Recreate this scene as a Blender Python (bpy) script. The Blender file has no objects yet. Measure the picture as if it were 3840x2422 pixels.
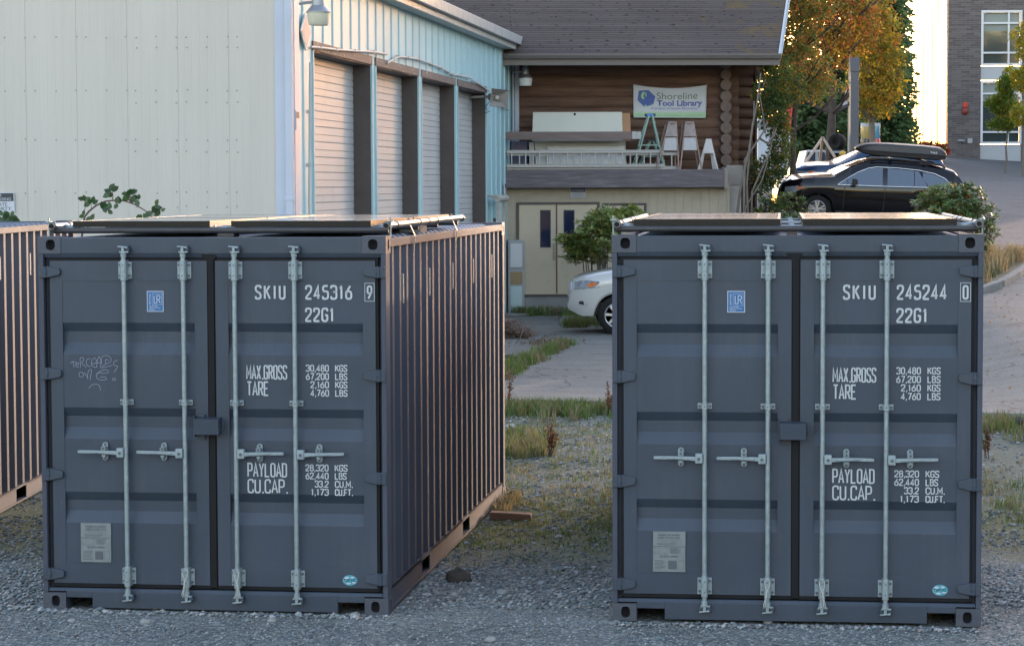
import bpy, bmesh, math, random
from mathutils import Vector, Matrix
C = bpy.context.scene.collection
R = math.radians
PI = math.pi

# ---------------------------------------------------------------- camera
F_PX, PITCH, ROLL, CAM_H = 8725.84, 0.0588, 0.0039, 2.9278
cp, sp, cr, sr = math.cos(PITCH), math.sin(PITCH), math.cos(ROLL), math.sin(ROLL)
cam_d = bpy.data.cameras.new('camera')
cam = bpy.data.objects.new('camera', cam_d)
C.objects.link(cam)
cam_d.sensor_width = 36.0
cam_d.lens = F_PX / 3840 * 36.0
cam_d.clip_start = 0.1
cam_d.clip_end = 3000
cam.matrix_world = Matrix(((cr, sr, 0, 0), (-sr * sp, cr * sp, -cp, 0), (-sr * cp, cr * cp, sp, CAM_H), (0, 0, 0, 1)))
bpy.context.scene.camera = cam

def at(px, py, Y):
    """world point seen at photo pixel (px,py) at depth Y"""
    a, b = (px - 1920) / F_PX, -(py - 1211) / F_PX
    u, v = a * cr + b * sr, -a * sr + b * cr
    d = (u, cp + v * sp, -sp + v * cp)
    k = Y / d[1]
    return Vector((d[0] * k, Y, CAM_H + d[2] * k))

# ---------------------------------------------------------------- world, sun, exposure
SUN_AZ, SUN_EL = 25.5, 5.5
w = bpy.data.worlds.new('World')
bpy.context.scene.world = w
w.use_nodes = True
nt = w.node_tree
sky = nt.nodes.new('ShaderNodeTexSky')
sky.sky_type = 'NISHITA'
sky.sun_disc = False
sky.sun_elevation = R(SUN_EL)
sky.sun_rotation = R(SUN_AZ)
sky.air_density = 1.0
sky.dust_density = 0.6
sky.ozone_density = 1.6
wb = nt.nodes.new('ShaderNodeMix')          # the photograph is balanced for open shade
wb.data_type = 'RGBA'; wb.blend_type = 'MULTIPLY'; wb.inputs['Factor'].default_value = 1
wb.inputs['B'].default_value = (1.36, 1.02, .93, 1)
nt.links.new(sky.outputs['Color'], wb.inputs['A'])
nt.links.new(wb.outputs['Result'], nt.nodes['Background'].inputs['Color'])
nt.nodes['Background'].inputs['Strength'].default_value = 0.15
sd = bpy.data.lights.new('sun', 'SUN')
sd.energy = 2.0
sd.angle = R(0.6)
sd.color = (0.20, 0.145, 0.105)
so = bpy.data.objects.new('sun', sd)
C.objects.link(so)
sv = Vector((math.sin(R(SUN_AZ)) * math.cos(R(SUN_EL)), math.cos(R(SUN_AZ)) * math.cos(R(SUN_EL)), math.sin(R(SUN_EL))))
so.rotation_euler = (sv).to_track_quat('Z', 'Y').to_euler()
so.location = (40, 60, 40)
vs = bpy.context.scene.view_settings
vs.view_transform = 'Standard'
vs.look = 'None'
vs.exposure = 3.1
vs.gamma = 1.0
vs.use_curve_mapping = False

# ---------------------------------------------------------------- helpers
def tag(o, label=None, cat=None, group=None, kind=None):
    if label: o['label'] = label
    if cat: o['category'] = cat
    if group: o['group'] = group
    if kind: o['kind'] = kind
    return o

def thing(name, label, cat, loc=(0, 0, 0), rz=0.0, group=None):
    o = bpy.data.objects.new(name, None)
    o.empty_display_size = 0.2
    C.objects.link(o)
    o.location = loc
    o.rotation_euler = (0, 0, rz)
    return tag(o, label, cat, group)

def dup(root, loc=None, rz=None, label=None, group=None):
    def cp_(o, parent):
        c = o.copy()
        C.objects.link(c)
        c.parent = parent
        for ch in list(o.children):
            cp_(ch, c)
        return c
    r = cp_(root, None)
    if loc is not None: r.location = loc
    if rz is not None: r.rotation_euler = (0, 0, rz)
    if label: r['label'] = label
    if group: r['group'] = group
    return r

class MB:
    def __init__(s):
        s.v = []; s.f = []; s.mi = []; s.m = 0; s.M = None; s.col = None; s.cols = []
    def P(s, p):
        p = Vector(p)
        if s.M is not None: p = s.M @ p
        s.v.append(p)
        if s.col is not None: s.cols.append(s.col)
        return len(s.v) - 1
    def face(s, ps):
        s.f.append([s.P(p) for p in ps]); s.mi.append(s.m)
    def F(s, idx):
        s.f.append(list(idx)); s.mi.append(s.m)
    def box(s, x0, x1, y0, y1, z0, z1):
        i = [s.P(p) for p in ((x0, y0, z0), (x1, y0, z0), (x1, y1, z0), (x0, y1, z0), (x0, y0, z1), (x1, y0, z1), (x1, y1, z1), (x0, y1, z1))]
        for q in ((0, 3, 2, 1), (4, 5, 6, 7), (0, 1, 5, 4), (1, 2, 6, 5), (2, 3, 7, 6), (3, 0, 4, 7)):
            s.F([i[k] for k in q])
    def hexa(s, a, b):
        """two quads a (4 pts) and b (4 pts) joined"""
        i = [s.P(p) for p in list(a) + list(b)]
        for q in ((3, 2, 1, 0), (4, 5, 6, 7), (0, 1, 5, 4), (1, 2, 6, 5), (2, 3, 7, 6), (3, 0, 4, 7)):
            s.F([i[k] for k in q])
    def beam(s, p, q, wd, ht, up=(0, 0, 1)):
        p = Vector(p); q = Vector(q); d = (q - p).normalized()
        u = Vector(up)
        if abs(d.dot(u)) > 0.99: u = Vector((0, 1, 0))
        a = d.cross(u).normalized() * wd / 2
        b = a.cross(d).normalized() * ht / 2
        s.hexa([p - a - b, p + a - b, p + a + b, p - a + b], [q - a - b, q + a - b, q + a + b, q - a + b])
    def tube(s, pts, r, n=10, cap=True):
        pts = [Vector(p) for p in pts]
        rr = r if isinstance(r, (list, tuple)) else [r] * len(pts)
        rings = []
        d0 = (pts[1] - pts[0]).normalized()
        ref = Vector((0, 0, 1)) if abs(d0.z) < 0.9 else Vector((1, 0, 0))
        for k, p in enumerate(pts):
            d = (pts[min(k + 1, len(pts) - 1)] - pts[max(k - 1, 0)])
            if d.length < 1e-9: d = d0
            d.normalize()
            a = d.cross(ref)
            if a.length < 1e-4: a = d.cross(Vector((0, 1, 0)))
            a.normalize(); b = d.cross(a).normalized()
            rings.append([s.P(p + a * rr[k] * math.cos(2 * PI * j / n) + b * rr[k] * math.sin(2 * PI * j / n)) for j in range(n)])
        for k in range(len(rings) - 1):
            for j in range(n):
                s.F((rings[k][j], rings[k][(j + 1) % n], rings[k + 1][(j + 1) % n], rings[k + 1][j]))
        if cap:
            s.F(rings[0][::-1]); s.F(rings[-1])
    def lathe(s, prof, c=(0, 0, 0), axis='z', n=24):
        c = Vector(c); rings = []
        for (r, h) in prof:
            ring = []
            for j in range(n):
                a = 2 * PI * j / n; x, y = r * math.cos(a), r * math.sin(a)
                p = {'z': (x, y, h), 'y': (x, h, y), 'x': (h, x, y)}[axis]
                ring.append(s.P(c + Vector(p)))
            rings.append(ring)
        for k in range(len(rings) - 1):
            for j in range(n):
                s.F((rings[k][j], rings[k][(j + 1) % n], rings[k + 1][(j + 1) % n], rings[k + 1][j]))
        if prof[0][0] > 1e-5: s.F(rings[0][::-1])
        if prof[-1][0] > 1e-5: s.F(rings[-1])
    def prism(s, poly, d0, d1, plane='xz'):
        """extrude 2-D poly; plane xz -> depth along y"""
        def mk(p, d):
            return {'xz': (p[0], d, p[1]), 'yz': (d, p[0], p[1]), 'xy': (p[0], p[1], d)}[plane]
        a = [s.P(mk(p, d0)) for p in poly]; b = [s.P(mk(p, d1)) for p in poly]
        n = len(poly)
        s.F(a); s.F(b[::-1])
        for k in range(n):
            s.F((a[k], b[k], b[(k + 1) % n], a[(k + 1) % n]))
    def build(s, name, mat, parent=None, smooth=False, bevel=0.0, fix=True, auto=None):
        me = bpy.data.meshes.new(name)
        me.from_pydata([tuple(p) for p in s.v], [], s.f)
        mats = mat if isinstance(mat, (list, tuple)) else [mat]
        for m in mats: me.materials.append(m)
        if len(mats) > 1:
            me.polygons.foreach_set('material_index', s.mi)
        if s.cols:
            ca = me.color_attributes.new('tint', 'FLOAT_COLOR', 'POINT')
            ca.data.foreach_set('color', [c for q in s.cols for c in (q[0], q[1], q[2], 1.0)])
        if fix:
            bm = bmesh.new(); bm.from_mesh(me)
            bmesh.ops.recalc_face_normals(bm, faces=bm.faces)
            bm.to_mesh(me); bm.free()
        if smooth:
            me.polygons.foreach_set('use_smooth', [True] * len(me.polygons))
            if auto is not None and hasattr(me, 'set_sharp_from_angle'):
                me.set_sharp_from_angle(angle=R(auto))
        me.update()
        o = bpy.data.objects.new(name, me)
        C.objects.link(o)
        if parent is not None: o.parent = parent
        if bevel > 0:
            b = o.modifiers.new('bevel', 'BEVEL'); b.width = bevel; b.segments = 2; b.limit_method = 'ANGLE'; b.angle_limit = R(40)
        return o

# ---------------------------------------------------------------- materials
MATS = {}
def mat(name, col, rough=0.6, metal=0.0, spec=0.5, var=0.0, vscale=3.0, bump=0.0, bscale=30.0, coat=0.0, col2=None, dirt=None, dscale=1.5, dlo=0.55, dhi=0.75, bdist=0.01, emit=None, stretch=None):
    if name in MATS: return MATS[name]
    m = bpy.data.materials.new(name); m.use_nodes = True
    n = m.node_tree.nodes; l = m.node_tree.links; b = n['Principled BSDF']
    b.inputs['Base Color'].default_value = (*col, 1)
    b.inputs['Roughness'].default_value = rough
    b.inputs['Metallic'].default_value = metal
    b.inputs['Specular IOR Level'].default_value = spec
    b.inputs['Coat Weight'].default_value = coat
    b.inputs['Coat Roughness'].default_value = 0.05
    tc = n.new('ShaderNodeTexCoord'); mp = n.new('ShaderNodeMapping')
    l.new(tc.outputs['Object'], mp.inputs['Vector'])
    if stretch: mp.inputs['Scale'].default_value = stretch
    out = None
    if var > 0 or col2:
        nz = n.new('ShaderNodeTexNoise'); nz.inputs['Scale'].default_value = vscale; nz.inputs['Detail'].default_value = 8; nz.inputs['Roughness'].default_value = 0.65
        l.new(mp.outputs['Vector'], nz.inputs['Vector'])
        cr_ = n.new('ShaderNodeValToRGB'); cr_.color_ramp.elements[0].position = 0.3; cr_.color_ramp.elements[1].position = 0.7
        c2 = col2 if col2 else tuple(min(1, c * (1 + var)) for c in col)
        c1 = col if col2 else tuple(c * (1 - var) for c in col)
        cr_.color_ramp.elements[0].color = (*c1, 1); cr_.color_ramp.elements[1].color = (*c2, 1)
        l.new(nz.outputs['Fac'], cr_.inputs['Fac']); out = cr_.outputs['Color']
        rm = n.new('ShaderNodeMapRange'); rm.inputs['To Min'].default_value = max(0.02, rough - 0.08); rm.inputs['To Max'].default_value = min(1, rough + 0.08)
        l.new(nz.outputs['Fac'], rm.inputs['Value']); l.new(rm.outputs['Result'], b.inputs['Roughness'])
    if dirt:
        nd = n.new('ShaderNodeTexNoise'); nd.inputs['Scale'].default_value = dscale; nd.inputs['Detail'].default_value = 10; nd.inputs['Roughness'].default_value = 0.7
        l.new(mp.outputs['Vector'], nd.inputs['Vector'])
        mr = n.new('ShaderNodeMapRange'); mr.inputs['From Min'].default_value = dlo; mr.inputs['From Max'].default_value = dhi
        l.new(nd.outputs['Fac'], mr.inputs['Value'])
        mx = n.new('ShaderNodeMix'); mx.data_type = 'RGBA'
        l.new(mr.outputs['Result'], mx.inputs['Factor'])
        if out: l.new(out, mx.inputs['A'])
        else: mx.inputs['A'].default_value = (*col, 1)
        mx.inputs['B'].default_value = (*dirt, 1); out = mx.outputs['Result']
    if out: l.new(out, b.inputs['Base Color'])
    if bump > 0:
        nb = n.new('ShaderNodeTexNoise'); nb.inputs['Scale'].default_value = bscale; nb.inputs['Detail'].default_value = 6
        l.new(mp.outputs['Vector'], nb.inputs['Vector'])
        bp = n.new('ShaderNodeBump'); bp.inputs['Strength'].default_value = bump; bp.inputs['Distance'].default_value = bdist
        l.new(nb.outputs['Fac'], bp.inputs['Height']); l.new(bp.outputs['Normal'], b.inputs['Normal'])
    if emit:
        b.inputs['Emission Color'].default_value = (*emit[0], 1); b.inputs['Emission Strength'].default_value = emit[1]
    MATS[name] = m
    return m

def leafmat(name, col=(0.07, 0.12, 0.03), trans=0.45, rough=0.5, usetint=True):
    if name in MATS: return MATS[name]
    m = bpy.data.materials.new(name); m.use_nodes = True
    n = m.node_tree.nodes; l = m.node_tree.links; b = n['Principled BSDF']
    b.inputs['Roughness'].default_value = rough
    b.inputs['Specular IOR Level'].default_value = 0.35
    tr = n.new('ShaderNodeBsdfTranslucent'); mx = n.new('ShaderNodeMixShader'); mx.inputs['Fac'].default_value = trans
    if usetint:
        at_ = n.new('ShaderNodeAttribute'); at_.attribute_name = 'tint'
        l.new(at_.outputs['Color'], b.inputs['Base Color'])
        g = n.new('ShaderNodeMix'); g.data_type = 'RGBA'; g.blend_type = 'MULTIPLY'; g.inputs['Factor'].default_value = 1
        l.new(at_.outputs['Color'], g.inputs['A']); g.inputs['B'].default_value = (1.7, 1.5, 0.9, 1)
        l.new(g.outputs['Result'], tr.inputs['Color'])
    else:
        b.inputs['Base Color'].default_value = (*col, 1)
        tr.inputs['Color'].default_value = (min(1, col[0] * 1.7), min(1, col[1] * 1.5), col[2] * 0.9, 1)
    l.new(b.outputs['BSDF'], mx.inputs[1]); l.new(tr.outputs['BSDF'], mx.inputs[2])
    l.new(mx.outputs['Shader'], n['Material Output'].inputs['Surface'])
    MATS[name] = m
    return m

# ---------------------------------------------------------------- stroke lettering
GL = {
 '0': ([(0, 0), (1, 0), (1, 1), (0, 1)], 1), 'O': ([(0, 0), (1, 0), (1, 1), (0, 1)], 1),
 '1': ([(.15, .78), (.55, 1), (.55, 0)], 0), '2': ([(0, .72), (0, 1), (1, 1), (1, .62), (0, .12), (0, 0), (1.02, 0)], 0),
 '3': [([(0, .8), (0, 1), (1, 1), (1, .54), (.35, .54)], 0), ([(.35, .54), (1, .54), (1, 0), (0, 0), (0, .2)], 0)],
 '4': [([(.72, 0), (.72, 1), (0, .25), (1.05, .25)], 0)], '5': ([(.95, 1), (.05, 1), (.05, .56), (1, .6), (1, 0), (0, 0), (0, .2)], 0),
 '6': [([(.8, 1), (0, .45), (0, 0), (1, 0), (1, .58), (0, .58), (0, .35)], 0)],
 '7': ([(0, 1), (1, 1), (.35, 0)], 0), '8': [([(0, 0), (1, 0), (1, .54), (0, .54)], 1), ([(.06, .54), (.94, .54), (.94, 1), (.06, 1)], 1)],
 '9': [([(.2, 0), (1, .55), (1, 1), (0, 1), (0, .42), (1, .42), (1, .65)], 0)],
 'S': ([(1, .8), (1, 1), (0, 1), (0, .58), (1, .42), (1, 0), (0, 0), (0, .2)], 0),
 'K': [([(0, 0), (0, 1)], 0), ([(1, 1), (.02, .42)], 0), ([(.32, .62), (1.05, 0)], 0)], 'I': [([(.5, 0), (.5, 1)], 0)],
 'U': ([(0, 1), (0, 0), (1, 0), (1, 1)], 0), 'G': ([(1, .78), (1, 1), (0, 1), (0, 0), (1, 0), (1, .48), (.55, .48)], 0),
 'M': ([(0, 0), (0, 1), (.5, .3), (1, 1), (1, 0)], 2), 'A': [([(-.05, 0), (.5, 1), (1.05, 0)], 2), ([(.15, .3), (.85, .3)], 0)],
 'X': [([(0, 0), (1, 1)], 0), ([(0, 1), (1, 0)], 0)], 'R': [([(0, 0), (0, 1), (1, 1), (1, .5), (0, .5)], 3), ([(.5, .5), (1.05, 0)], 0)],
 'T': [([(-.05, 1), (1.05, 1)], 0), ([(.5, 1), (.5, 0)], 0)], 'E': [([(1, 1), (0, 1), (0, 0), (1, 0)], 2), ([(0, .52), (.8, .52)], 0)],
 'P': [([(0, 0), (0, 1), (1, 1), (1, .45), (0, .45)], 3)], 'Y': [([(0, 1), (.5, .45), (1, 1)], 2), ([(.5, .45), (.5, 0)], 0)],
 'L': [([(0, 1), (0, 0), (1, 0)], 2)], 'D': [([(0, 0), (0, 1), (1, 1), (1, 0)], 4)], 'C': ([(1, .75), (1, 1), (0, 1), (0, 0), (1, 0), (1, .25)], 0),
 'B': [([(0, 0), (0, 1), (.92, 1), (.92, .53), (0, .53)], 3), ([(.3, .53), (1, .53), (1, 0), (0, 0)], 0)], 'F': [([(0, 0), (0, 1), (1, 1)], 2), ([(0, .5), (.8, .5)], 0)],
 'H': [([(0, 0), (0, 1)], 0), ([(1, 0), (1, 1)], 0), ([(0, .5), (1, .5)], 0)], 'N': [([(0, 0), (0, 1), (1, 0), (1, 1)], 2)],
 'V': [([(0, 1), (.5, 0), (1, 1)], 2)], 'W': [([(0, 1), (.25, 0), (.5, .8), (.75, 0), (1, 1)], 2)],
 '-': [([(.1, .5), (.9, .5)], 0)],
}
def _round(pts, closed, rad, ax, ay, sharp=()):
    P = [Vector((p[0] * ax, p[1] * ay)) for p in pts]
    n = len(P); out = []
    for i in range(n):
        if (not closed and i in (0, n - 1)) or i in sharp:
            out.append(P[i]); continue
        a, b, c = P[i - 1], P[i], P[(i + 1) % n]
        r = min(rad, (a - b).length * 0.49, (c - b).length * 0.49)
        p0 = b + (a - b).normalized() * r; p1 = b + (c - b).normalized() * r
        for t in (0, .25, .5, .75, 1):
            out.append(p0 * (1 - t) ** 2 + b * 2 * t * (1 - t) + p1 * t * t)
    return out
def ribbon(mb, pts, t, closed, fn):
    n = len(pts); L = []
    for i in range(n):
        a = pts[i - 1] if (closed or i > 0) else None
        c = pts[(i + 1) % n] if (closed or i < n - 1) else None
        b = pts[i]
        d1 = (b - a).normalized() if a is not None and (b - a).length > 1e-9 else None
        d2 = (c - b).normalized() if c is not None and (c - b).length > 1e-9 else None
        if d1 is None: d1 = d2
        if d2 is None: d2 = d1
        if d1 is None: continue
        n1 = Vector((-d1.y, d1.x)); n2 = Vector((-d2.y, d2.x)); m = n1 + n2
        if m.length < 1e-3: m = n1
        m.normalize(); k = t / 2 / max(0.45, m.dot(n1))
        L.append((b + m * k, b - m * k))
    idx = [(mb.P(fn(p)), mb.P(fn(q))) for p, q in L]
    m_ = len(idx)
    for i in range(m_ if closed else m_ - 1):
        j = (i + 1) % m_
        mb.F((idx[i][0], idx[i][1], idx[j][1], idx[j][0]))
def letters(mb, txt, x0, x1, z0, z1, y, t=None, gap=0.35, fn=None):
    """text stretched to fill x0..x1, z0..z1 on the plane y (facing -y)"""
    h = z1 - z0
    W = []
    for c in txt:
        W.append({'I': .35, '1': .62, '.': .2, ',': .2, ' ': .5, 'M': 1.25, 'W': 1.3}.get(c, 1.0))
    tot = sum(W) + gap * (len(W) - 1)
    t = t or h * 0.14
    s = (x1 - x0 - t) / tot
    x = x0 + t / 2
    if fn is None: fn = lambda p: (p.x, y, p.y)
    for c, wd in zip(txt, W):
        aw = wd * s; ah = h - t
        if c == '.':
            mb.face([fn(Vector(p)) for p in ((x, z0), (x + t, z0), (x + t, z0 + t * 1.1), (x, z0 + t * 1.1))])
        elif c == ',':
            mb.face([fn(Vector(p)) for p in ((x - t * .2, z0 - t * .9), (x + t * .3, z0 - t * .9), (x + t, z0 + t * 1.1), (x, z0 + t * 1.1))])
        elif c in GL:
            g = GL[c]
            if isinstance(g, tuple): g = [g]
            for pts, md in g:
                closed = md == 1
                ah2 = ah
                sharp = ()
                if md == 2: sharp = range(len(pts))
                if md == 3: sharp = (0, 1, len(pts) - 1)
                if md == 4: sharp = (0, 1); closed = True
                if c in '4': sharp = range(len(pts))
                if c == '7': sharp = (1,)
                q = _round(pts, closed, 0.5 * aw if md != 2 else 0, aw, ah2, sharp)
                zz = z0 + t / 2
                ribbon(mb, [p + Vector((x, zz)) for p in q], t, closed, fn)
        x += aw + gap * s

def font_mesh(txt, x0, x1, z0, z1, y, name, m, parent, bold=0.0):
    cu = bpy.data.curves.new('t', 'FONT'); cu.body = txt; cu.offset = bold
    o = bpy.data.objects.new('t', cu); C.objects.link(o)
    dg = bpy.context.evaluated_depsgraph_get()
    me = bpy.data.meshes.new_from_object(o.evaluated_get(dg))
    bpy.data.objects.remove(o)
    xs = [v.co.x for v in me.vertices]; ys = [v.co.y for v in me.vertices]
    a, b, c, d = min(xs), max(xs), min(ys), max(ys)
    for v in me.vertices:
        v.co = ((x0 + (v.co.x - a) / (b - a) * (x1 - x0)), y, z0 + (v.co.y - c) / (d - c) * (z1 - z0))
    me.name = name; me.materials.clear(); me.materials.append(m)
    ob = bpy.data.objects.new(name, me); C.objects.link(ob); ob.parent = parent
    return ob

rnd = random.Random(7)
# ---------------------------------------------------------------- ground
def sm(a, b, x):
    t = max(0.0, min(1.0, (x - a) / (b - a))); return t * t * (3 - 2 * t)
def plane_up(x, y):
    return 1.96 - 0.057 * (min(x, 30) - 7.6) + 0.06 * (min(y, 112) - 58)
def H(x, y):
    if y <= 28.4: return 0.0
    drive = 0.052 * (y - 28.4)
    if y < 44.3: r = drive
    elif y < 50: 
        t = (y - 44.3) / 5.7; r = 0.052 * 15.9 * (1 - t) + plane_up(x, 50) * t
    else: r = plane_up(x, y)
    k = sm(5.8, 8.3, x) if y < 44 else sm(5.8 - 0.6 * min(1, (y - 44) / 4), 8.3 - 1.9 * min(1, (y - 44) / 4), x)
    return r * k

def kerb_y(x):
    pts = [(-40, 33.5), (-6, 31.6), (-.08, 30.5), (1.3, 30.2), (5.8, 28.5), (6.5, 28.3), (60, 27.5)]
    for (a, b), (c, d) in zip(pts, pts[1:]):
        if x <= c: return b + (d - b) * (x - a) / (c - a)
    return pts[-1][1]

def frange(a, b, n): return [a + (b - a) * i / (n - 1) for i in range(n)]

def sheet(name, xs, ylo, yhi, ny, mt, dz, kind='structure', wob=0.0):
    mb = MB(); rows = []
    for x in xs:
        a, b = ylo(x), yhi(x)
        rows.append([mb.P((x, a + (b - a) * j / ny, H(x, a + (b - a) * j / ny) + dz)) for j in range(ny + 1)])
    for i in range(len(xs) - 1):
        for j in range(ny):
            mb.F((rows[i][j], rows[i + 1][j], rows[i + 1][j + 1], rows[i][j + 1]))
    return tag(mb.build(name, mt, smooth=True), kind=kind)

def gravel_mat():
    m = bpy.data.materials.new('gravel'); m.use_nodes = True
    n = m.node_tree.nodes; l = m.node_tree.links; b = n['Principled BSDF']; b.inputs['Roughness'].default_value = 0.9
    b.inputs['Specular IOR Level'].default_value = 0.2
    tc = n.new('ShaderNodeTexCoord')
    vo = n.new('ShaderNodeTexVoronoi'); vo.inputs['Scale'].default_value = 42; l.new(tc.outputs['Object'], vo.inputs['Vector'])
    vf = n.new('ShaderNodeTexVoronoi'); vf.inputs['Scale'].default_value = 110; l.new(tc.outputs['Object'], vf.inputs['Vector'])
    sep = n.new('ShaderNodeSeparateColor'); l.new(vo.outputs['Color'], sep.inputs['Color'])
    rp = n.new('ShaderNodeValToRGB'); cr_ = rp.color_ramp
    cr_.elements[0].position = 0.0; cr_.elements[0].color = (.11, .125, .128, 1)
    cr_.elements[1].position = 1; cr_.elements[1].color = (.36, .38, .375, 1)
    e = cr_.elements.new(.45); e.color = (.165, .185, .19, 1)
    e = cr_.elements.new(.8); e.color = (.225, .225, .20, 1)
    l.new(sep.outputs['Red'], rp.inputs['Fac'])
    # earthy / mossy / dry zones by distance
    sx = n.new('ShaderNodeSeparateXYZ'); l.new(tc.outputs['Object'], sx.inputs['Vector'])
    nz = n.new('ShaderNodeTexNoise'); nz.inputs['Scale'].default_value = 0.55; nz.inputs['Detail'].default_value = 7; nz.inputs['Roughness'].default_value = .7; l.new(tc.outputs['Object'], nz.inputs['Vector'])
    nz2 = n.new('ShaderNodeTexNoise'); nz2.inputs['Scale'].default_value = 9; nz2.inputs['Detail'].default_value = 8; nz2.inputs['Roughness'].default_value = .75; l.new(tc.outputs['Object'], nz2.inputs['Vector'])
    def math_(op, a, bb):
        q = n.new('ShaderNodeMath'); q.operation = op
        for k, v in enumerate((a, bb)):
            if isinstance(v, (int, float)): q.inputs[k].default_value = v
            else: l.new(v, q.inputs[k])
        return q.outputs[0]
    yy = math_('ADD', sx.outputs['Y'], math_('MULTIPLY', math_('SUBTRACT', nz.outputs['Fac'], .5), 4.0))
    zr = n.new('ShaderNodeMapRange'); zr.inputs['From Min'].default_value = 14; zr.inputs['From Max'].default_value = 32; l.new(yy, zr.inputs['Value'])
    zc = n.new('ShaderNodeValToRGB'); k = zc.color_ramp
    k.elements[0].position = .15; k.elements[0].color = (.24, .24, .22, 1)
    k.elements[1].position = .95; k.elements[1].color = (.16, .165, .13, 1)
    for p, c in ((.23, (.15, .165, .065)), (.37, (.165, .17, .07)), (.45, (.145, .155, .105)), (.70, (.15, .155, .115))):
        e = k.elements.new(p); e.color = (*c, 1)
    l.new(zr.outputs['Result'], zc.inputs['Fac'])
    zf = n.new('ShaderNodeValToRGB'); k = zf.color_ramp
    k.elements[0].position = .19; k.elements[0].color = (0, 0, 0, 1)
    k.elements[1].position = .29; k.elements[1].color = (.7, .95, .95, 1)
    l.new(zr.outputs['Result'], zf.inputs['Fac'])
    pm = n.new('ShaderNodeMapRange'); pm.inputs['From Min'].default_value = .30; pm.inputs['From Max'].default_value = .5; l.new(nz2.outputs['Fac'], pm.inputs['Value'])
    fac = math_('MULTIPLY', zf.outputs['Color'], pm.outputs['Result'])
    mx = n.new('ShaderNodeMix'); mx.data_type = 'RGBA'
    l.new(fac, mx.inputs['Factor']); l.new(rp.outputs['Color'], mx.inputs['A']); l.new(zc.outputs['Color'], mx.inputs['B'])
    # large tonal variation
    nb = n.new('ShaderNodeTexNoise'); nb.inputs['Scale'].default_value = 1.3; nb.inputs['Detail'].default_value = 5; l.new(tc.outputs['Object'], nb.inputs['Vector'])
    vr = n.new('ShaderNodeMapRange'); vr.inputs['To Min'].default_value = .7; vr.inputs['To Max'].default_value = 1.3; l.new(nb.outputs['Fac'], vr.inputs['Value'])
    m2 = n.new('ShaderNodeMix'); m2.data_type = 'RGBA'; m2.blend_type = 'MULTIPLY'; m2.inputs['Factor'].default_value = 1
    l.new(mx.outputs['Result'], m2.inputs['A']); l.new(vr.outputs['Result'], m2.inputs['B'])
    l.new(m2.outputs['Result'], b.inputs['Base Color'])
    hh = math_('ADD', math_('MULTIPLY', vo.outputs['Distance'], -1.0), math_('MULTIPLY', vf.outputs['Distance'], -.4))
    bp = n.new('ShaderNodeBump'); bp.inputs['Strength'].default_value = .8; bp.inputs['Distance'].default_value = .02
    l.new(hh, bp.inputs['Height']); l.new(bp.outputs['Normal'], b.inputs['Normal'])
    return m

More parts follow.
